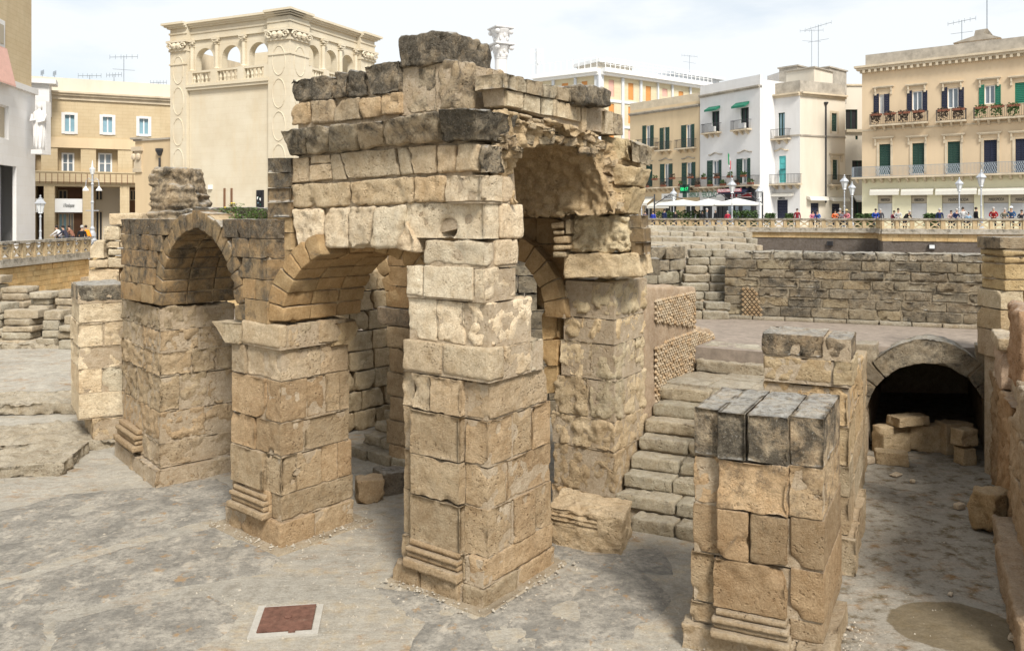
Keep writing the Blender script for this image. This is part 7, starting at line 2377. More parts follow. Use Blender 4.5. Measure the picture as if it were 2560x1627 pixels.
# ---------------------------------------------------------------- low church wall left of the tower
f = Face(np.array((kx(338) * 57, 57.0)), np.array((kx(436) * 55.2, 55.2)), 4.2, name='chapel_wall', label='stained ochre side wall with carved end pilaster left of the honey hall')
H = f.z_(400, 350)
f.put(MB().box(0, f.len, 0, 3, -.3, H), 'wall', M['yellow'])
f.put(MB().box(-.1, f.len, -.1, 3.0, H, H + .12).box(-.25, .9, -.25, 1, H + .121, H + .25), 'coping', M['oldtrim'])
cp = f.put(MB().box(-.12, .75, -.12, .4, H - 2.2, H - 1.9).box(-.2, .85, -.2, .4, H - .7, H - .4).box(-.06, .68, -.07, .35, H - 1.9, H - .7).ball((0, -.14, H - 1.1), .2, .15, .25, 6, 5).ball((.5, -.14, H - 1.1), .2, .15, .25, 6, 5), 'capital', M['trim'])
x = f.s_(402); f.put(MB().tube([(x, -.1, 0), (x, -.1, f.z_(402, 395))], .08, 6).lathe([(.1, 0), (.28, .35), (.28, .5)], 8, (x, -.1, f.z_(402, 390))), 'drain_pipe', M['iron'])

# ---------------------------------------------------------------- arcaded yellow building
A2, B2 = np.array((kx(60) * 69.1, 69.1)), np.array((kx(437) * 74.1, 74.1))
f = Face(A2, B2, 4.1, name='arcaded_building', label='yellow brick arcaded building with recessed windows and white sign panel')
H = f.z_(250, Z1(0, 668)[1])
top = [(425, 770, 526, 915), (685, 785, 783, 921), (935, 797, 1028, 931), (1172, 808, 1260, 940)]
rec = [(393, 985, 551, 1180), (655, 993, 804, 1186), (240, 980, 280, 1178), (905, 1000, 1060, 1188)]
gr_ = [(372, 1272, 564, 1660), (638, 1274, 819, 1660), (240, 1270, 299, 1660), (883, 1276, 1060, 1660)]
h1 = [f.rect(*R1_(*a)) for a in top]; h2 = [f.rect(*R1_(*a)) + (.9,) for a in rec]; h3 = [f.rect(*R1_(*a)) for a in gr_]
h3 = [(a, b, -.3, d, 3.0) for (a, b, c, d) in h3]
f.wall(H, h1 + h2 + h3, M['brickochre'], back=12)
for r in h1:
    f.window((r[0] + .12, r[1] - .12, r[2] + .12, r[3] - .12), mull=1, pane='paneblue', y=.2)
    f.put(MB().box(r[0] - .06, r[0] + .2, -.08, .02, r[2], r[3]).box(r[1] - .2, r[1] + .06, -.08, .02, r[2], r[3]).box(r[0] + .2, r[1] - .2, -.08, .02, r[3] - .2, r[3] + .03).box(r[0] + .2, r[1] - .2, -.1, .02, r[2] - .03, r[2] + .2), 'window_surround', M['traver'])
for r in h2:
    f.put(MB().box(r[0], r[1], .88, .95, r[2], r[3]), 'recess_wall', M['brickochre'])
for (a, b, c, d) in ((415, 1040, 502, 1180), (667, 1042, 763, 1184), (915, 1050, 1000, 1186)):
    r = f.rect(*R1_(a, b, c, d)); f.window(r, mull=1, bars=1, pane='pane', y=.86, bw=.13)
zb = f.z_(220, Z1(0, 1182)[1]); zb2 = f.z_(220, Z1(0, 1245)[1])
o = f.put(MB().box(0, f.len, -.35, 0, zb2, zb).box(-.02, f.len, -.42, 0, zb, zb + .12), 'balcony_band', M['brickochre'])
for k in range(26):
    x = .3 + k * (f.len - .6) / 25; f.put(MB().box(x - .03, x + .03, -.365, -.352, zb - 1.0, zb - .1), 'slot', M['brownwall'], o)
for i, r in enumerate(h3):
    f.put(MB().box(r[0] - .5, r[1] + .5, 3.0, 3.2, -.3, r[3]), 'arcade_back_wall', M['ivory'] if i == 1 else M['brownwall'])
r = f.rect(*R1_(372, 1357, 561, 1450)); o = f.put(MB().box(r[0], r[1], .3, .55, r[2], r[3]), 'sign_panel', M['whitepaint']); f.sign('il Fondopane', r[0] + (r[1] - r[0]) * .3, r[1] - (r[1] - r[0]) * .3, (r[2] + r[3]) / 2, .5, 'ink', y=.28, parent=o, shear=.4)
r = f.rect(*R1_(240, 1357, 297, 1450)); f.put(MB().box(r[0], r[1], .3, .55, r[2], r[3]), 'sign_panel', M['whitepaint'])
for (a, b, c, d, p_) in ((375, 1290, 440, 1357, 'darkpane'), (638, 1290, 692, 1365, 'darkpane'), (638, 1440, 692, 1660, 'darkpane'), (375, 1455, 440, 1660, 'paneblue'), (883, 1290, 928, 1365, 'darkpane'), (442, 1455, 486, 1660, 'pane')):
    r = f.rect(*R1_(a, b, c, d)); f.window((r[0], r[1], max(0, r[2]), r[3]), frame='trim', pane=p_, mull=1, y=2.98)
zz_ = f.z_(220, Z1(0, 945)[1]); f.put(MB().box(0, f.len, -.1, 0, zz_ - .9, zz_), 'string_band', M['yellow'])
f.cornice(H - .35, [(.35, .15), (.2, .35), (.15, .5)], 'trim'); f.box('parapet', M['ivory'], 0, f.len, .3, .8, H + .35, H + 1.6)
x_ = f.s_(Z1(836, 0)[0])
for (xx, hh_, w_) in ((836, 9, 1.5), (765, 5, .8), (588, 4.5, 1.2), (1088, 4, .9), (332, 4.5, .15), (243, 4.5, .15)):
    antenna(f, f.s_(Z1(xx, 0)[0]), 5, H, (hh_ + 1.5) * .46, w=w_ * .8)
# white corner block beside the statue
r = f.rect(*R1_(235, 565, 356, 800)); o = f.put(MB().box(r[0] - 2, r[1], -2.2, -.5, r[2] + 3.0, r[3]).box(r[0] - 2, r[1] + .5, -2.4, -.5, r[2] + 2.6, r[2] + 3.0).box(r[0] - 2, r[1] - .02, -2.0, -.005, r[2], r[2] + 2.6), 'white_cornice_block', M['traver'])
TR = thing('distant_tree', 'small rounded tree top showing above the yellow building', 'tree', (kx(405) * 92, 92, 4.2))
zt_ = zat(226, 92) - 4.2
MB().tube([(0, 0, 0), (.1, 0, zt_ - 2.5)], [.25, .12], 7).build('trunk', M['plantd'], TR)
mb = MB(); tr_ = random.Random(8)
for _ in range(1500):
    a = tr_.uniform(0, 6.28); b = math.acos(tr_.uniform(-1, 1)); q = tr_.random() ** .4
    x, y, z = 2.1 * q * math.sin(b) * math.cos(a), 1.8 * q * math.sin(b) * math.sin(a), zt_ - 1.3 + 1.4 * q * math.cos(b)
    s_ = tr_.uniform(.08, .2); dx, dz = tr_.uniform(-s_, s_), tr_.uniform(-s_, s_)
    mb.add([(x - s_, y, z), (x, y + dx, z - s_), (x + s_, y, z + dz), (x, y - dx, z + s_)], [(0, 1, 2, 3)])
mb.build('crown', M['plantg'], TR)

# ---------------------------------------------------------------- white and ochre building at the left edge with statue
B1n, B1f = np.array((-29.2, 40.0)), np.array((kx(88) * 52.0, 52.0))
f = Face(B1n, B1f, 4.0, name='corner_building', label='white travertine and ochre building with window awning at the picture edge')
zW = f.z_(86, 236)
h = [f.rect(-60, 255, 22, 342), f.rect(-60, 410, 41, 640)]
h = [(max(.5, a), b, c, d) for (a, b, c, d) in h]; h[1] = (h[1][0], h[1][1], -.2, h[1][3])
f.wall(zW, h, M['traver'], back=14)
f.window(h[0], frame='traver', pane='tan', mull=1); f.put(MB().box(h[1][0], h[1][1], .9, 1.0, -.2, h[1][3]), 'portal_back', M['traver'])
hu = f.rect(-60, 35, 15, 205); hu = (max(.5, hu[0]), hu[1], hu[2], hu[3])
f.put(MB().box(.02, f.len - .25, .12, 13.9, zW, zW + 18), 'upper_wall', M['brickochre'])
f.put(MB().box(hu[0], hu[1], .05, .13, hu[2], hu[3]), 'upper_window', M['traver'])
f.put(MB().box(hu[0] + .1, hu[1] - .25, .0, .06, hu[2] + 2.5, hu[3] - .3), 'blind', M['tan'])
f.put(MB().prism([(.05, hu[3] - 1.6), (-.45, hu[3] - 3.8), (-.45, hu[3] - 3.9), (.05, hu[3] - 1.8)], 'x', hu[0], hu[1] + .25), 'awning', M['pinkblind'])
f.put(MB().box(-.0, f.len + .12, -.15, .5, zW - .02, zW + .35), 'ledge', M['traver'])
f.put(MB().box(f.len - .28, f.len - .05, .12, 4, zW + .36, zW + 6), 'corner_strip', M['brickochre']) if False else None
STA = thing('stone_statue', 'tall white draped statue standing on the corner of the travertine building', 'statue', (kx(98) * 51.0, 51.0, zat(380, 51.0)))
MB().box(-.35, .35, -.3, .4, -.15, .12).build('plinth', M['traver'], STA)
hs_ = zat(255, 51) - zat(378, 51)
mb = MB()
mb.lathe([(.30, 0.10), (.33, hs_ * .12), (.29, hs_ * .35), (.31, hs_ * .5), (.36, hs_ * .66), (.40, hs_ * .76), (.30, hs_ * .82), (.12, hs_ * .845), (.11, hs_ * .87), (.16, hs_ * .90), (.175, hs_ * .94), (.12, hs_ * .985), (.02, hs_)], 14, sy=.75)
for k in range(9):
    a = 2 * math.pi * k / 9; mb.tube([(.33 * math.cos(a), .25 * math.sin(a), .12), (.30 * math.cos(a + .1), .23 * math.sin(a + .1), hs_ * .55)], .035, 5)
mb.tube([(.38, -.05, hs_ * .76), (.42, -.15, hs_ * .62), (.12, -.36, hs_ * .58)], [.11, .10, .07], 7)
mb.tube([(-.38, -.05, hs_ * .76), (-.42, -.15, hs_ * .62), (-.08, -.36, hs_ * .64)], [.11, .10, .07], 7)
mb.build('draped_figure', M['traver'], STA, smooth=True)
MB().box(-.34, .34, .15, .7, -.14, hs_ + .1).build('backing_pier', M['traver'], STA)
# ================================================================== people, lamps, parasols, bicycles, hedges
M['skin'] = plain_mat('skin', (.50, .31, .22), .6, .08, 6)
M['hairdark'] = plain_mat('dark_hair', (.03, .022, .018), .7, .2, 20)
M['hairgrey'] = plain_mat('grey_hair', (.42, .40, .38), .7, .1, 20)
M['jeans'] = plain_mat('dark_trousers', (.04, .045, .07), .9, .2, 8)
M['shoe'] = plain_mat('shoes', (.03, .028, .026), .6, .1, 8)
M['straw'] = plain_mat('straw_hat', (.62, .50, .28), .9, .1, 20)
M['lampglass'] = plain_mat('lamp_glass', (.70, .72, .72), .25, .04, 3, spec=.6)
M['lampiron'] = plain_mat('grey_lamp_iron', (.44, .46, .49), .5, .08, 4, metallic=.2)
M['canvas'] = plain_mat('white_canvas', (.72, .71, .67), .9, .04, 1)
_cloth = {}
def cloth(c):
    if c not in _cloth: _cloth[c] = plain_mat('cloth', c, .9, .15, 9)
    return _cloth[c]

def skin_proto(J, E):
    """J: name -> (pos, radius); E: edges. Returns verts, faces, bone index of each face."""
    names = list(J)
    me = bpy.data.meshes.new('proto')
    me.from_pydata([J[n][0] for n in names], [(names.index(a), names.index(b)) for a, b in E], [])
    o = bpy.data.objects.new('proto', me); COL.objects.link(o)
    md = o.modifiers.new('s', 'SKIN'); md.use_smooth_shade = True
    for i, n_ in enumerate(names):
        r = J[n_][1]; r = r if isinstance(r, tuple) else (r, r)
        me.skin_vertices[0].data[i].radius = r
        me.skin_vertices[0].data[i].use_root = (n_ == 'pelvis')
    sb = o.modifiers.new('d', 'SUBSURF'); sb.levels = 1
    bpy.context.view_layer.update()
    dg = bpy.context.evaluated_depsgraph_get()
    em = bpy.data.meshes.new_from_object(o.evaluated_get(dg))
    V = np.array([v.co[:] for v in em.vertices]); Fc = [tuple(p.vertices) for p in em.polygons]
    bpy.data.objects.remove(o)
    # nearest bone
    segs_ = [(np.array(J[a][0]), np.array(J[b][0]), b) for a, b in E]
    cls = []
    for f_ in Fc:
        c = V[list(f_)].mean(axis=0); best = None
        for a, b, nm in segs_:
            ab = b - a; t = np.clip(np.dot(c - a, ab) / (ab @ ab + 1e-9), 0, 1)
            d = np.linalg.norm(c - a - ab * t)
            if best is None or d < best[0]: best = (d, nm)
        cls.append(best[1])
    return V, Fc, cls
BASE = {'pelvis': ((0, 0, .95), (.16, .12)), 'waist': ((0, 0, 1.08), (.145, .105)), 'chest': ((0, 0, 1.28), (.175, .12)), 'shoulders': ((0, 0, 1.42), (.14, .10)),
        'neck': ((0, -.01, 1.50), .055), 'head0': ((0, -.02, 1.58), (.07, .08)), 'head1': ((0, -.02, 1.70), (.075, .09)),
        'hipL': ((.1, 0, .88), .095), 'kneeL': ((.11, -.02, .48), .065), 'ankleL': ((.11, .02, .09), .045), 'toeL': ((.12, -.14, .04), .038),
        'hipR': ((-.1, 0, .88), .095), 'kneeR': ((-.11, -.02, .48), .065), 'ankleR': ((-.11, .02, .09), .045), 'toeR': ((-.12, -.14, .04), .038),
        'shL': ((.19, 0, 1.41), .07), 'elL': ((.25, .02, 1.13), .05), 'wrL': ((.24, -.08, .90), .034), 'hdL': ((.23, -.11, .80), .036),
        'shR': ((-.19, 0, 1.41), .07), 'elR': ((-.25, .02, 1.13), .05), 'wrR': ((-.24, -.08, .90), .034), 'hdR': ((-.23, -.11, .80), .036)}
EDG = [('pelvis', 'waist'), ('waist', 'chest'), ('chest', 'shoulders'), ('shoulders', 'neck'), ('neck', 'head0'), ('head0', 'head1'),
       ('pelvis', 'hipL'), ('hipL', 'kneeL'), ('kneeL', 'ankleL'), ('ankleL', 'toeL'), ('pelvis', 'hipR'), ('hipR', 'kneeR'), ('kneeR', 'ankleR'), ('ankleR', 'toeR'),
       ('shoulders', 'shL'), ('shL', 'elL'), ('elL', 'wrL'), ('wrL', 'hdL'), ('shoulders', 'shR'), ('shR', 'elR'), ('elR', 'wrR'), ('wrR', 'hdR')]
def pose(**kw):
    d = dict(BASE); 
    for k, v in kw.items(): d[k] = (v, d[k][1])
    return d
PROTO = {
    'stand': skin_proto(BASE, EDG),
    'lean': skin_proto(pose(elL=(.27, -.12, 1.16), wrL=(.12, -.33, 1.06), hdL=(.03, -.38, 1.05), elR=(-.27, -.12, 1.16), wrR=(-.12, -.33, 1.06), hdR=(-.04, -.38, 1.06),
                            chest=(0, -.06, 1.27), shoulders=(0, -.12, 1.40), neck=(0, -.15, 1.47), head0=(0, -.18, 1.55), head1=(0, -.19, 1.67), shL=(.19, -.1, 1.38), shR=(-.19, -.1, 1.38)), EDG),
    'bend': skin_proto(pose(waist=(0, -.06, 1.06), chest=(0, -.24, 1.2), shoulders=(0, -.38, 1.27), neck=(0, -.45, 1.31), head0=(0, -.52, 1.37), head1=(0, -.55, 1.49), shL=(.19, -.36, 1.26), shR=(-.19, -.36, 1.26),
                            elL=(.24, -.40, 1.02), wrL=(.12, -.60, 1.02), hdL=(.05, -.66, 1.02), elR=(-.24, -.40, 1.02), wrR=(-.12, -.60, 1.02), hdR=(-.05, -.66, 1.02)), EDG),
    'camera': skin_proto(pose(elL=(.30, -.20, 1.28), wrL=(.12, -.30, 1.50), hdL=(.05, -.28, 1.58), elR=(-.30, -.20, 1.28), wrR=(-.12, -.30, 1.50), hdR=(-.05, -.28, 1.58)), EDG),
    'sit': skin_proto(pose(pelvis=(0, .1, .95), waist=(0, .05, 1.08), chest=(0, -.08, 1.27), shoulders=(0, -.18, 1.4), neck=(0, -.22, 1.47), head0=(0, -.26, 1.55), head1=(0, -.27, 1.67), shL=(.19, -.16, 1.38), shR=(-.19, -.16, 1.38),
                           hipL=(.1, .02, .90), kneeL=(.11, -.32, .72), ankleL=(.11, -.15, .36), toeL=(.11, -.3, .33), hipR=(-.1, .02, .90), kneeR=(-.11, -.3, .6), ankleR=(-.11, -.12, .22), toeR=(-.11, -.27, .2),
                           elL=(.26, -.35, 1.2), wrL=(.2, -.55, 1.08), hdL=(.2, -.62, 1.05), elR=(-.26, -.35, 1.2), wrR=(-.2, -.55, 1.08), hdR=(-.2, -.62, 1.05)), EDG),
}
HEADS = {'stand': (0, -.02, 1.66), 'lean': (0, -.185, 1.635), 'bend': (0, -.54, 1.455), 'camera': (0, -.02, 1.66), 'sit': (0, -.265, 1.635)}
def person(label, x, y, z, rz, top, hair='hairdark', ps='stand', h=1.72, legs=None, hat=None, group='people behind the balustrade', grp=True):
    t = thing('person', label, 'person', (x, y, z), rz, group)
    s = h / 1.76; t.scale = (s, s, s)
    V, Fc, cls = PROTO[ps]
    me = bpy.data.meshes.new('body')
    me.from_pydata([tuple(v) for v in V], [], Fc)
    for m_ in (M['skin'], cloth(top), legs or M['jeans'], M['shoe']): me.materials.append(m_)
    for p, c in zip(me.polygons, cls):
        p.use_smooth = True
        if c in ('head0', 'head1', 'neck', 'hdL', 'hdR'): k = 0
        elif c in ('toeL', 'toeR'): k = 3
        elif c in ('hipL', 'hipR', 'kneeL', 'kneeR', 'ankleL', 'ankleR'): k = 2
        else: k = 1
        p.material_index = k
    me.update()
    b = bpy.data.objects.new('body', me); link(b, t)
    hx, hy, hz = HEADS[ps]
    # nose, ears, eyes stay part of the head detail; hair is a cap behind and above the face
    MB().ball((hx, hy + .022, hz + .05), .098, .105, .10, 10, 8).build('hair', M[hair], t, smooth=True)
    MB().ball((hx, hy - .10, hz - .01), .016, .03, .024, 6, 4).build('nose', M['skin'], t, smooth=True)
    if hat == 'straw': MB().lathe([(.26, 0), (.25, .015), (.11, .02), (.105, .11), (.07, .13)], 14, (hx, hy, hz + .06)).build('hat', M['straw'], t)
    if hat == 'cap': MB().lathe([(.112, 0), (.112, .06), (.08, .115), (.02, .13)], 12, (hx, hy, hz + .05)).box(hx - .08, hx + .08, hy - .24, hy - .09, hz + .05, hz + .065).build('cap', M['whitepaint'], t)
    return t
def rail_pos(u, back, p, q):
    p = np.array(p); q = np.array(q); d = (q - p) / np.linalg.norm(q - p); n_ = np.array((-d[1], d[0])); n_ = n_ if n_[1] > 0 else -n_
    c = p + n_ * back; s = hit(u, c, d); w = c + d * s
    return w, math.atan2(d[1], d[0])
navy, black, white_, red, blue, grey, pink, orange_ = (.02, .03, .09), (.015, .015, .018), (.62, .62, .62), (.32, .02, .025), (.02, .06, .34), (.22, .22, .21), (.62, .20, .28), (.70, .16, .05)
PEOPLE_R = [
    (2188, blue, 'hairdark', 'lean', .9, 1.74, None, 'person in a bright blue jacket leaning on the balustrade beside the hedge', 30),
    (2201, (.05, .05, .06), 'hairgrey', 'stand', 1.0, 1.7, None, 'grey haired person in dark jacket behind the bright blue jacket', 10),
    (2233, (.16, .03, .05), 'hairdark', 'lean', .7, 1.55, None, 'dark haired person in a maroon top at the balustrade', 40),
    (2244, (.5, .5, .5), 'hairdark', 'lean', .6, 1.72, None, 'person in white top with short black hair resting arms on the rail', 20),
    (2262, black, 'hairgrey', 'bend', .8, 1.75, None, 'person in black bending forward over the balustrade', 60),
    (2349, navy, 'hairgrey', 'stand', 1.1, 1.68, None, 'balding person in navy sweater standing by the low hedge', 0),
    (2376, (.6, .45, .42), 'hairdark', 'lean', .8, 1.56, None, 'person in pale pink top with light hair at the rail', 20),
    (2388, navy, 'hairgrey', 'lean', .7, 1.68, None, 'white haired person in a navy jacket at the rail', 50),
    (2407, white_, 'hairdark', 'camera', .8, 1.76, None, 'person in white shirt raising a camera to the eye', 0),
    (2421, (.3, .45, .6), 'hairdark', 'stand', .6, 1.38, None, 'child in light blue behind the balustrade', 0),
    (2440, black, 'hairdark', 'stand', .9, 1.76, None, 'person in a long black hooded coat seen from behind', 180),
    (2484, red, 'hairgrey', 'lean', .6, 1.78, None, 'person in a red vest over white shirt leaning on the rail', -20),
    (2510, (.20, .19, .15), 'hairgrey', 'lean', .6, 1.7, None, 'person in olive grey jacket with arms on the rail', 10),
    (2529, (.04, .10, .22), 'hairdark', 'lean', .6, 1.8, 'cap', 'person in denim blue with a white cap and backpack', -30),
    (2553, (.04, .04, .05), 'hairdark', 'lean', .7, 1.58, None, 'person in black with face raised beside the white cap', 0),
]
zf = 5.2
for (u, c, hr, ps, bk, h, hat, lb, turn) in PEOPLE_R:
    seg_ = (pit[9], pit[10]) if u > 2203 else (pit[7], pit[8])
    w, a = rail_pos(u, .18 + bk * .55, *seg_)
    person(lb, w[0], w[1], zf, a + R_(turn * .6), c, hr, ps, h, hat=hat)
PEOPLE_M = [
    (1993, (.22, .02, .03), 'hairdark', 'stand', .8, 1.76, None, 'young person in dark and red jacket standing alone before the corner house', 20),
    (2031, pink, 'hairdark', 'lean', .7, 1.6, None, 'person in a pink top using a phone at the balustrade', 40), (2045, (.05, .12, .35), 'hairdark', 'lean', .7, 1.62, None, 'person in a blue top beside the pink top', -20),
    (2087, orange_, 'hairdark', 'lean', .7, 1.66, None, 'person in a bright orange top at the balustrade', 30), (2098, grey, 'hairgrey', 'lean', 1.0, 1.78, None, 'tall balding person in grey behind the orange top', 50),
    (2107, (.45, .42, .5), 'hairdark', 'stand', .8, 1.55, None, 'small person in pale patterned top between two others', 0), (2119, (.62, .22, .26), 'hairdark', 'lean', .6, 1.66, 'straw', 'person in pink with a wide straw sun hat', -40),
]
for (u, c, hr, ps, bk, h, hat, lb, turn) in PEOPLE_M:
    w, a = rail_pos(u, .18 + bk * .55, pit[7], pit[8]); person(lb, w[0], w[1], zf, a + R_(turn * .6), c, hr, ps, h, hat=hat)
PEOPLE_C = [
    (1613, (.06, .05, .09), 'hairdark', 1.5, 1.62, 'person in dark coat beside the lamp post near the parasols', 40), (1633, (.03, .06, .4), 'hairdark', 1.4, 1.6, 'person in vivid blue with reddish hair near the parasols', 0),
    (1661, navy, 'hairdark', 1.2, 1.78, 'person in navy and white hooded jacket by the parasols', 160), (1688, black, 'hairdark', 1.6, 1.66, 'person in black seated-height at the cafe', 60),
    (1712, white_, 'hairdark', 5.0, 1.74, 'waiter in a white shirt under the first parasol', 90), (1738, (.55, .55, .55), 'hairdark', 5.0, 1.74, 'person in white top beside the blue arch of the cafe', -60),
    (1749, grey, 'hairdark', 5.5, 1.72, 'person in grey standing between two cafe guests', 0), (1756, black, 'hairdark', 4.6, 1.7, 'dark clothed cafe guest next to the grey one', 30),
    (1767, (.10, .11, .12), 'hairgrey', .9, 1.82, 'grey haired person in a slate coat at the balustrade by the cafe', 100), (1789, (.03, .03, .035), 'hairgrey', 2.2, 1.74, 'bald person in a black suit under the parasol', -40),
    (1819, (.45, .03, .06), 'hairgrey', 1.5, 1.6, 'person in red with light hair beside the tall lamp', 20),
]
for (u, c, hr, bk, h, lb, turn) in PEOPLE_C:
    w, a = rail_pos(u, bk, pit[7], pit[8]); person(lb, w[0], w[1], zf, a + R_(turn), c, hr, 'stand', h, group='people at the cafe')
# left side
w, a = rail_pos(205, .9, pit[2], pit[3]); 
person('person in black seen from behind at the left balustrade', kx(205) * 46.5, 46.5, plaza_z(-25, 46), R_(180), black, 'hairgrey', 'stand', 1.74, group='people on the left plaza')

def wheel(t, cx_, r):
    o = MB().tube([(cx_ + r * math.cos(a), 0, r + r * math.sin(a)) for a in np.linspace(0, 2 * math.pi, 22, endpoint=False)], .022, 5, closed=True).build('tyre', M['shoe'], t)
    mb = MB()
    for k in range(8):
        a = math.pi * k / 8; mb.tube([(cx_ - r * math.cos(a), 0, r - r * math.sin(a)), (cx_ + r * math.cos(a), 0, r + r * math.sin(a))], .005, 3)
    mb.tube([(cx_ + r * .93 * math.cos(a), 0, r + r * .93 * math.sin(a)) for a in np.linspace(0, 2 * math.pi, 18, endpoint=False)], .012, 4, closed=True)
    mb.build('rim', M['lampiron'], o)
def bicycle(label, x, y, z, rz, col):
    t = thing('bicycle', label, 'bicycle', (x, y, z), rz, 'bicycles on the left plaza')
    r = .34
    wheel(t, -.52, r); wheel(t, .52, r)
    c = cloth(col)
    MB().tube([(-.52, 0, r), (-.12, 0, .30), (.34, 0, .80), (-.22, 0, .78), (-.12, 0, .30)], .022, 6).tube([(-.52, 0, r), (-.22, 0, .78)], .018, 6).build('frame', c, t)
    MB().tube([(.34, 0, .80), (.52, 0, r)], .02, 6).build('fork', c, t)
    MB().tube([(.30, 0, .82), (.28, 0, 1.02)], .018, 6).tube([(.18, -.28, 1.02), (.28, -.15, 1.05), (.28, .15, 1.05), (.18, .28, 1.02)], .016, 6).build('handlebar', M['lampiron'], t)
    MB().tube([(-.22, 0, .78), (-.25, 0, .92)], .016, 6).ball((-.27, 0, .94), .14, .08, .04, 8, 4).build('saddle', M['shoe'], t)
    MB().tube([(-.12, -.1, .30), (-.05, -.1, .15)], .012, 5).tube([(-.12, .1, .30), (-.19, .1, .45)], .012, 5).build('crank', M['lampiron'], t)
zl = plaza_z(-30, 50)
for (u, D, lb, lb2, c, top, lg) in ((150, 51.5, 'white framed bicycle at the left plaza edge', 'cyclist in white shirt on the left plaza', (.6, .6, .62), (.62, .6, .6), None), (166, 51.0, 'dark bicycle ridden across the left plaza', 'cyclist in dark navy leaning over the handlebar', (.05, .05, .06), (.04, .04, .06), None),
                               (181, 52.5, 'pale bicycle behind the dark one', 'cyclist in brown top turned away', (.5, .5, .5), (.25, .12, .08), None), (222, 52.0, 'silver bicycle beside the ornate lamp post', 'cyclist in a bright orange jacket by the lamp post', (.45, .45, .48), (.75, .28, .02), None)):
    x = kx(u) * D
    a = R_(180 if u < 200 else 170)
    bicycle(lb, x, D, zl, a, c)
    person(lb2, x + math.cos(a) * -.02, D, zl, a + R_(90), top, 'hairdark', 'sit', 1.72, group='cyclists on the left plaza')

def lantern(t, z, s=1.0, x=0.0):
    o = MB().lathe([(.12 * s, z), (.10 * s, z + .04 * s), (.22 * s, z + .48 * s), (.24 * s, z + .5 * s)], 6, (x, 0, 0)).build('lamp_glass', M['lampglass'], t)
    MB().lathe([(.30 * s, z + .50 * s), (.30 * s, z + .54 * s), (.16 * s, z + .70 * s), (.10 * s, z + .73 * s), (.10 * s, z + .80 * s), (.03 * s, z + .84 * s), (.05 * s, z + .9 * s), (.01 * s, z + .98 * s)], 6, (x, 0, 0)).build('lamp_cap', M['lampiron'], o)
    mb = MB()
    for k in range(6):
        a = 2 * math.pi * k / 6
        mb.tube([(x + .105 * s * math.cos(a), .105 * s * math.sin(a), z + .03 * s), (x + .235 * s * math.cos(a), .235 * s * math.sin(a), z + .5 * s)], .012 * s, 4)
    mb.build('lamp_frame', M['lampiron'], o)
def lamp_post(label, u, vtop, D, z, s=1.0):
    t = thing('street_lamp', label, 'street lamp', (kx(u) * D, D, z), 0, 'lamp posts along the plaza')
    ht = zat(vtop, D) - z
    zl_ = ht - .98 * s
    MB().lathe([(.22, 0), (.22, .25), (.15, .32), (.17, .5), (.11, .6), (.13, .85), (.075, .95), (.085, 1.0), (.06, 1.08), (.055, zl_ * .55), (.075, zl_ * .56), (.075, zl_ * .58), (.05, zl_ * .6), (.045, zl_ - .25), (.08, zl_ - .22), (.045, zl_ - .16), (.045, zl_ - .05), (.12 * s, zl_)], 10).build('post', M['lampiron'], t, smooth=False)
    lantern(t, zl_, s)
lamp_post('tall grey lamp post in front of the roller shutters', 2453, 424, 60.0, 5.2, 1.3)
lamp_post('grey lamp post standing between two shop fronts of the palazzo', 2398, 443, 66.0, 5.2, 1.2)
lamp_post('grey lamp post before the corner house balcony', 2111, 436, 67.5, 5.2, 1.3)
lamp_post('grey lamp post beside the alley', 2130, 454, 71, 5.2, 1.2)
lamp_post('grey lamp post between the cafe and the corner house', 1898, 463, 71.0, 5.2, 1.2)
lamp_post('tall grey lamp post in front of the dark patisserie', 1830, 445, 70.5, 5.2, 1.35)
lamp_post('grey lamp post behind the first parasol', 1684, 470, 82, 5.2, 1.3)
lamp_post('tall grey lamp post beside the ruin', 1604, 455, 74.8, 5.2, 1.35)
lamp_post('grey lamp post half hidden by the ruin', 1593, 473, 80.0, 5.2, 1.2)
lamp_post('slim lamp post at the left balustrade', 101, 487, 47.0, zl, 1.1)
# ornate lamp with hanging arms
OL = thing('ornate_lamp', 'tall ornate cast iron lamp with lantern and two hanging side lamps', 'street lamp', (kx(231) * 54, 54, zl))
ht = zat(400, 54) - zl
MB().lathe([(.45, 0), (.45, .12), (.32, .2), (.26, .6), (.3, .7), (.2, .85), (.24, 1.0), (.2, 1.2), (.13, 1.35), (.16, 1.5), (.08, 1.65), (.075, ht * .52), (.12, ht * .53), (.07, ht * .55), (.06, ht * .72), (.1, ht * .73), (.055, ht * .75), (.05, ht * .84)], 12).build('post', M['lampiron'], OL)
MB().lathe([(.10, ht * .84), (.20, ht * .90), (.2, ht * .905), (.08, ht * .915), (.05, ht * .96), (.01, ht)], 8).build('lantern', M['lampglass'], OL)
for s in (-1, 1):
    a = MB().tube([(0, 0, ht * .76), (s * .25, 0, ht * .80), (s * .42, 0, ht * .77), (s * .45, 0, ht * .71)], .025, 5).build('arm', M['lampiron'], OL)
    MB().lathe([(.20, 0), (.18, .08), (.08, .2), (.05, .3)], 10, (s * .45, 0, ht * .66)).build('lamp_shade', M['whitepaint'], a)
MB().tube([(-.45, 0, ht * .44), (.45, 0, ht * .44)], .03, 5).build('cross_bar', M['lampiron'], OL)

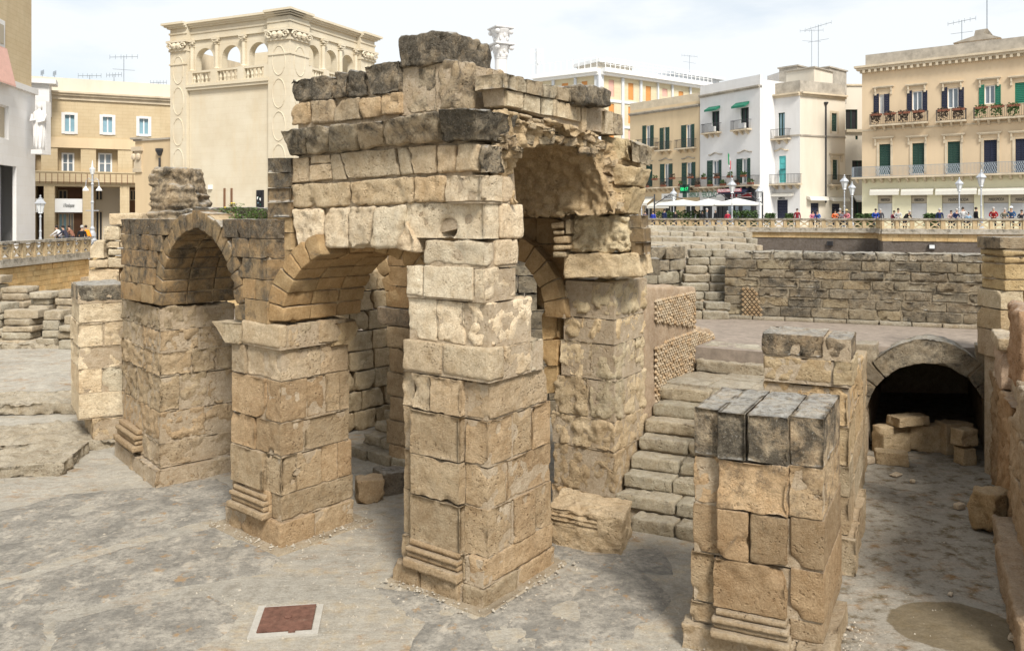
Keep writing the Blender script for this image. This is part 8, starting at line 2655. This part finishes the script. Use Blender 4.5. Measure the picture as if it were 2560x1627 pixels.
# parasols of the cafe
def parasol(label, u, D, wpx, vtop, vedge, side):
    x, z = kx(u) * D, 5.2
    t = thing('parasol', label, 'parasol', (x, D, z), R_(-12), 'cafe parasols')
    w = wpx / F * D / 2; zt, ze = zat(vtop, D) - z, zat(vedge, D) - z
    vs = [(-w, -w, ze), (w, -w, ze), (w, w, ze), (-w, w, ze), (0, 0, zt)] + [(-w, -w, ze - .16), (w, -w, ze - .16), (w, w, ze - .16), (-w, w, ze - .16)] + [(0, 0, zt - .06), (-w, -w, ze - .02), (w, -w, ze - .02), (w, w, ze - .02), (-w, w, ze - .02)]
    mb = MB(); mb.add(vs, [(0, 1, 4), (1, 2, 4), (2, 3, 4), (3, 0, 4), (0, 5, 6, 1), (1, 6, 7, 2), (2, 7, 8, 3), (3, 8, 5, 0), (11, 10, 9), (12, 11, 9), (13, 12, 9), (10, 13, 9)])
    mb.build('canopy', M['canvas'], t)
    px = side * (w + .25)
    MB().box(px - .07, px + .07, w * .2 - .07, w * .2 + .07, 0, zt + .55).build('mast', M['iron'], t)
    MB().tube([(px, w * .2, zt - .5), (px * .45, w * .1, zt + .5), (0, 0, zt + .05)], .05, 5).build('arm', M['iron'], t)
    MB().box(px - .45, px + .45, w * .2 - .45, w * .2 + .45, 0, .09).build('base', M['iron'], t)
    rb = MB()
    for (a, b) in ((-1, -1), (1, -1), (1, 1), (-1, 1)): rb.tube([(0, 0, zt - .08), (a * w, b * w, ze - .04)], .02, 4)
    rb.build('rib', M['iron'], t)
parasol('white square cafe parasol nearest the ruin', 1707, 78.5, 128, 499, 511, -1)
parasol('white square cafe parasol in the middle of the terrace', 1772, 77, 112, 497, 511, 1)
parasol('white square cafe parasol before the dark patisserie', 1842, 76, 112, 495, 510, 1)
# hedges and shrubs of the cafe terrace
def hedge(label, u0, u1, D, h, dep, col='plantg', n=900, loose_=.12):
    x0, x1 = kx(u0) * D, kx(u1) * D
    t = thing('hedge', label, 'hedge', ((x0 + x1) / 2, D, 5.2), 0, 'hedges of the plaza')
    hw = (x1 - x0) / 2
    mb = MB(); rr = random.Random(int(u0))
    for _ in range(n):
        x, y, z = rr.uniform(-hw, hw), rr.uniform(-dep / 2, dep / 2), .1 + (h - .1) * rr.random() ** .7
        z += loose_ * rr.random(); s_ = rr.uniform(.05, .12); a = rr.uniform(0, 6.28); b = rr.uniform(-1, 1)
        dx, dy = math.cos(a) * s_, math.sin(a) * s_
        mb.add([(x - dx, y - dy, z), (x + dy * .5, y - dx * .5, z + s_ * b), (x + dx, y + dy, z + s_ * .4), (x - dy * .5, y + dx * .5, z - s_ * b)], [(0, 1, 2, 3)])
    mb.build('foliage', M[col], t)
    st = MB()
    for k in range(max(3, int(hw * 2))): 
        x = -hw + (k + .5) * 2 * hw / max(3, int(hw * 2)); st.tube([(x, 0, 0), (x + .1, 0, h * .8)], .03, 4)
    st.build('stem', M['plantd'], t)
hedge('leafy terrace hedge under the white parasols', 1642, 1762, 76.3, 1.45, .8, n=1900, loose_=.3)
hedge('leafy shrub row before the dark patisserie', 1828, 1895, 73.5, 1.45, .8, n=1200, loose_=.3)
hedge('trimmed round shrub left of the dark doorway', 1912, 1938, 74.5, 1.35, .8, n=700)
hedge('trimmed shrub right of the dark doorway', 1964, 1984, 74.5, 1.35, .8, n=600)
hedge('clipped dark hedge beside the blue jacket', 2140, 2186, 66.5, 1.32, .6, n=1300, loose_=.03)
hedge('clipped dark hedge in front of the roller shutters', 2312, 2350, 62.5, 1.3, .6, n=1100, loose_=.03)
# flag on the pharmacy balcony
FT = thing('flag', 'limp Italian tricolour flag leaning from the pharmacy balcony', 'flag', (kx(1828) * 86, 86, zat(452, 86)))
MB().tube([(0, 0, 0), (-.5, -.6, 3.0)], .03, 5).build('flag_pole', M['paleiron'], FT)
for i, c in enumerate(((.02, .22, .08), (.65, .65, .65), (.5, .03, .03))):
    MB().prism([(-.5 - .02 + .12 * i, 2.9 - .35 * i), (-.38 + .1 * i, 2.8 - .4 * i), (-.32 + .06 * i, 1.6 - .25 * i), (-.48 + .1 * i, 1.7 - .2 * i)], 'y', -.62, -.58).build('stripe', cloth(c), FT)
# wall fittings in the far retaining wall: grille and lit panel
for (u, v, lb, m_) in ((2075, 608, 'small dark grille set in the far retaining wall', 'darkpane'), (2330, 617, 'small pale floodlight box on the retaining wall', 'lampglass')):
    w, a = rail_pos(u, -.12, *((pit[7], pit[8]) if u < 2195 else (pit[9], pit[10])))
    o = thing('wall_fitting', lb, 'fitting', (w[0], w[1], zat(v + 6, w[1])), a)
    MB().box(-.22, .22, -.03, .2, 0, .36).build('frame', M['iron'], o); MB().box(-.17, .17, -.05, -.032, .05, .31).build('panel', M[m_], o)
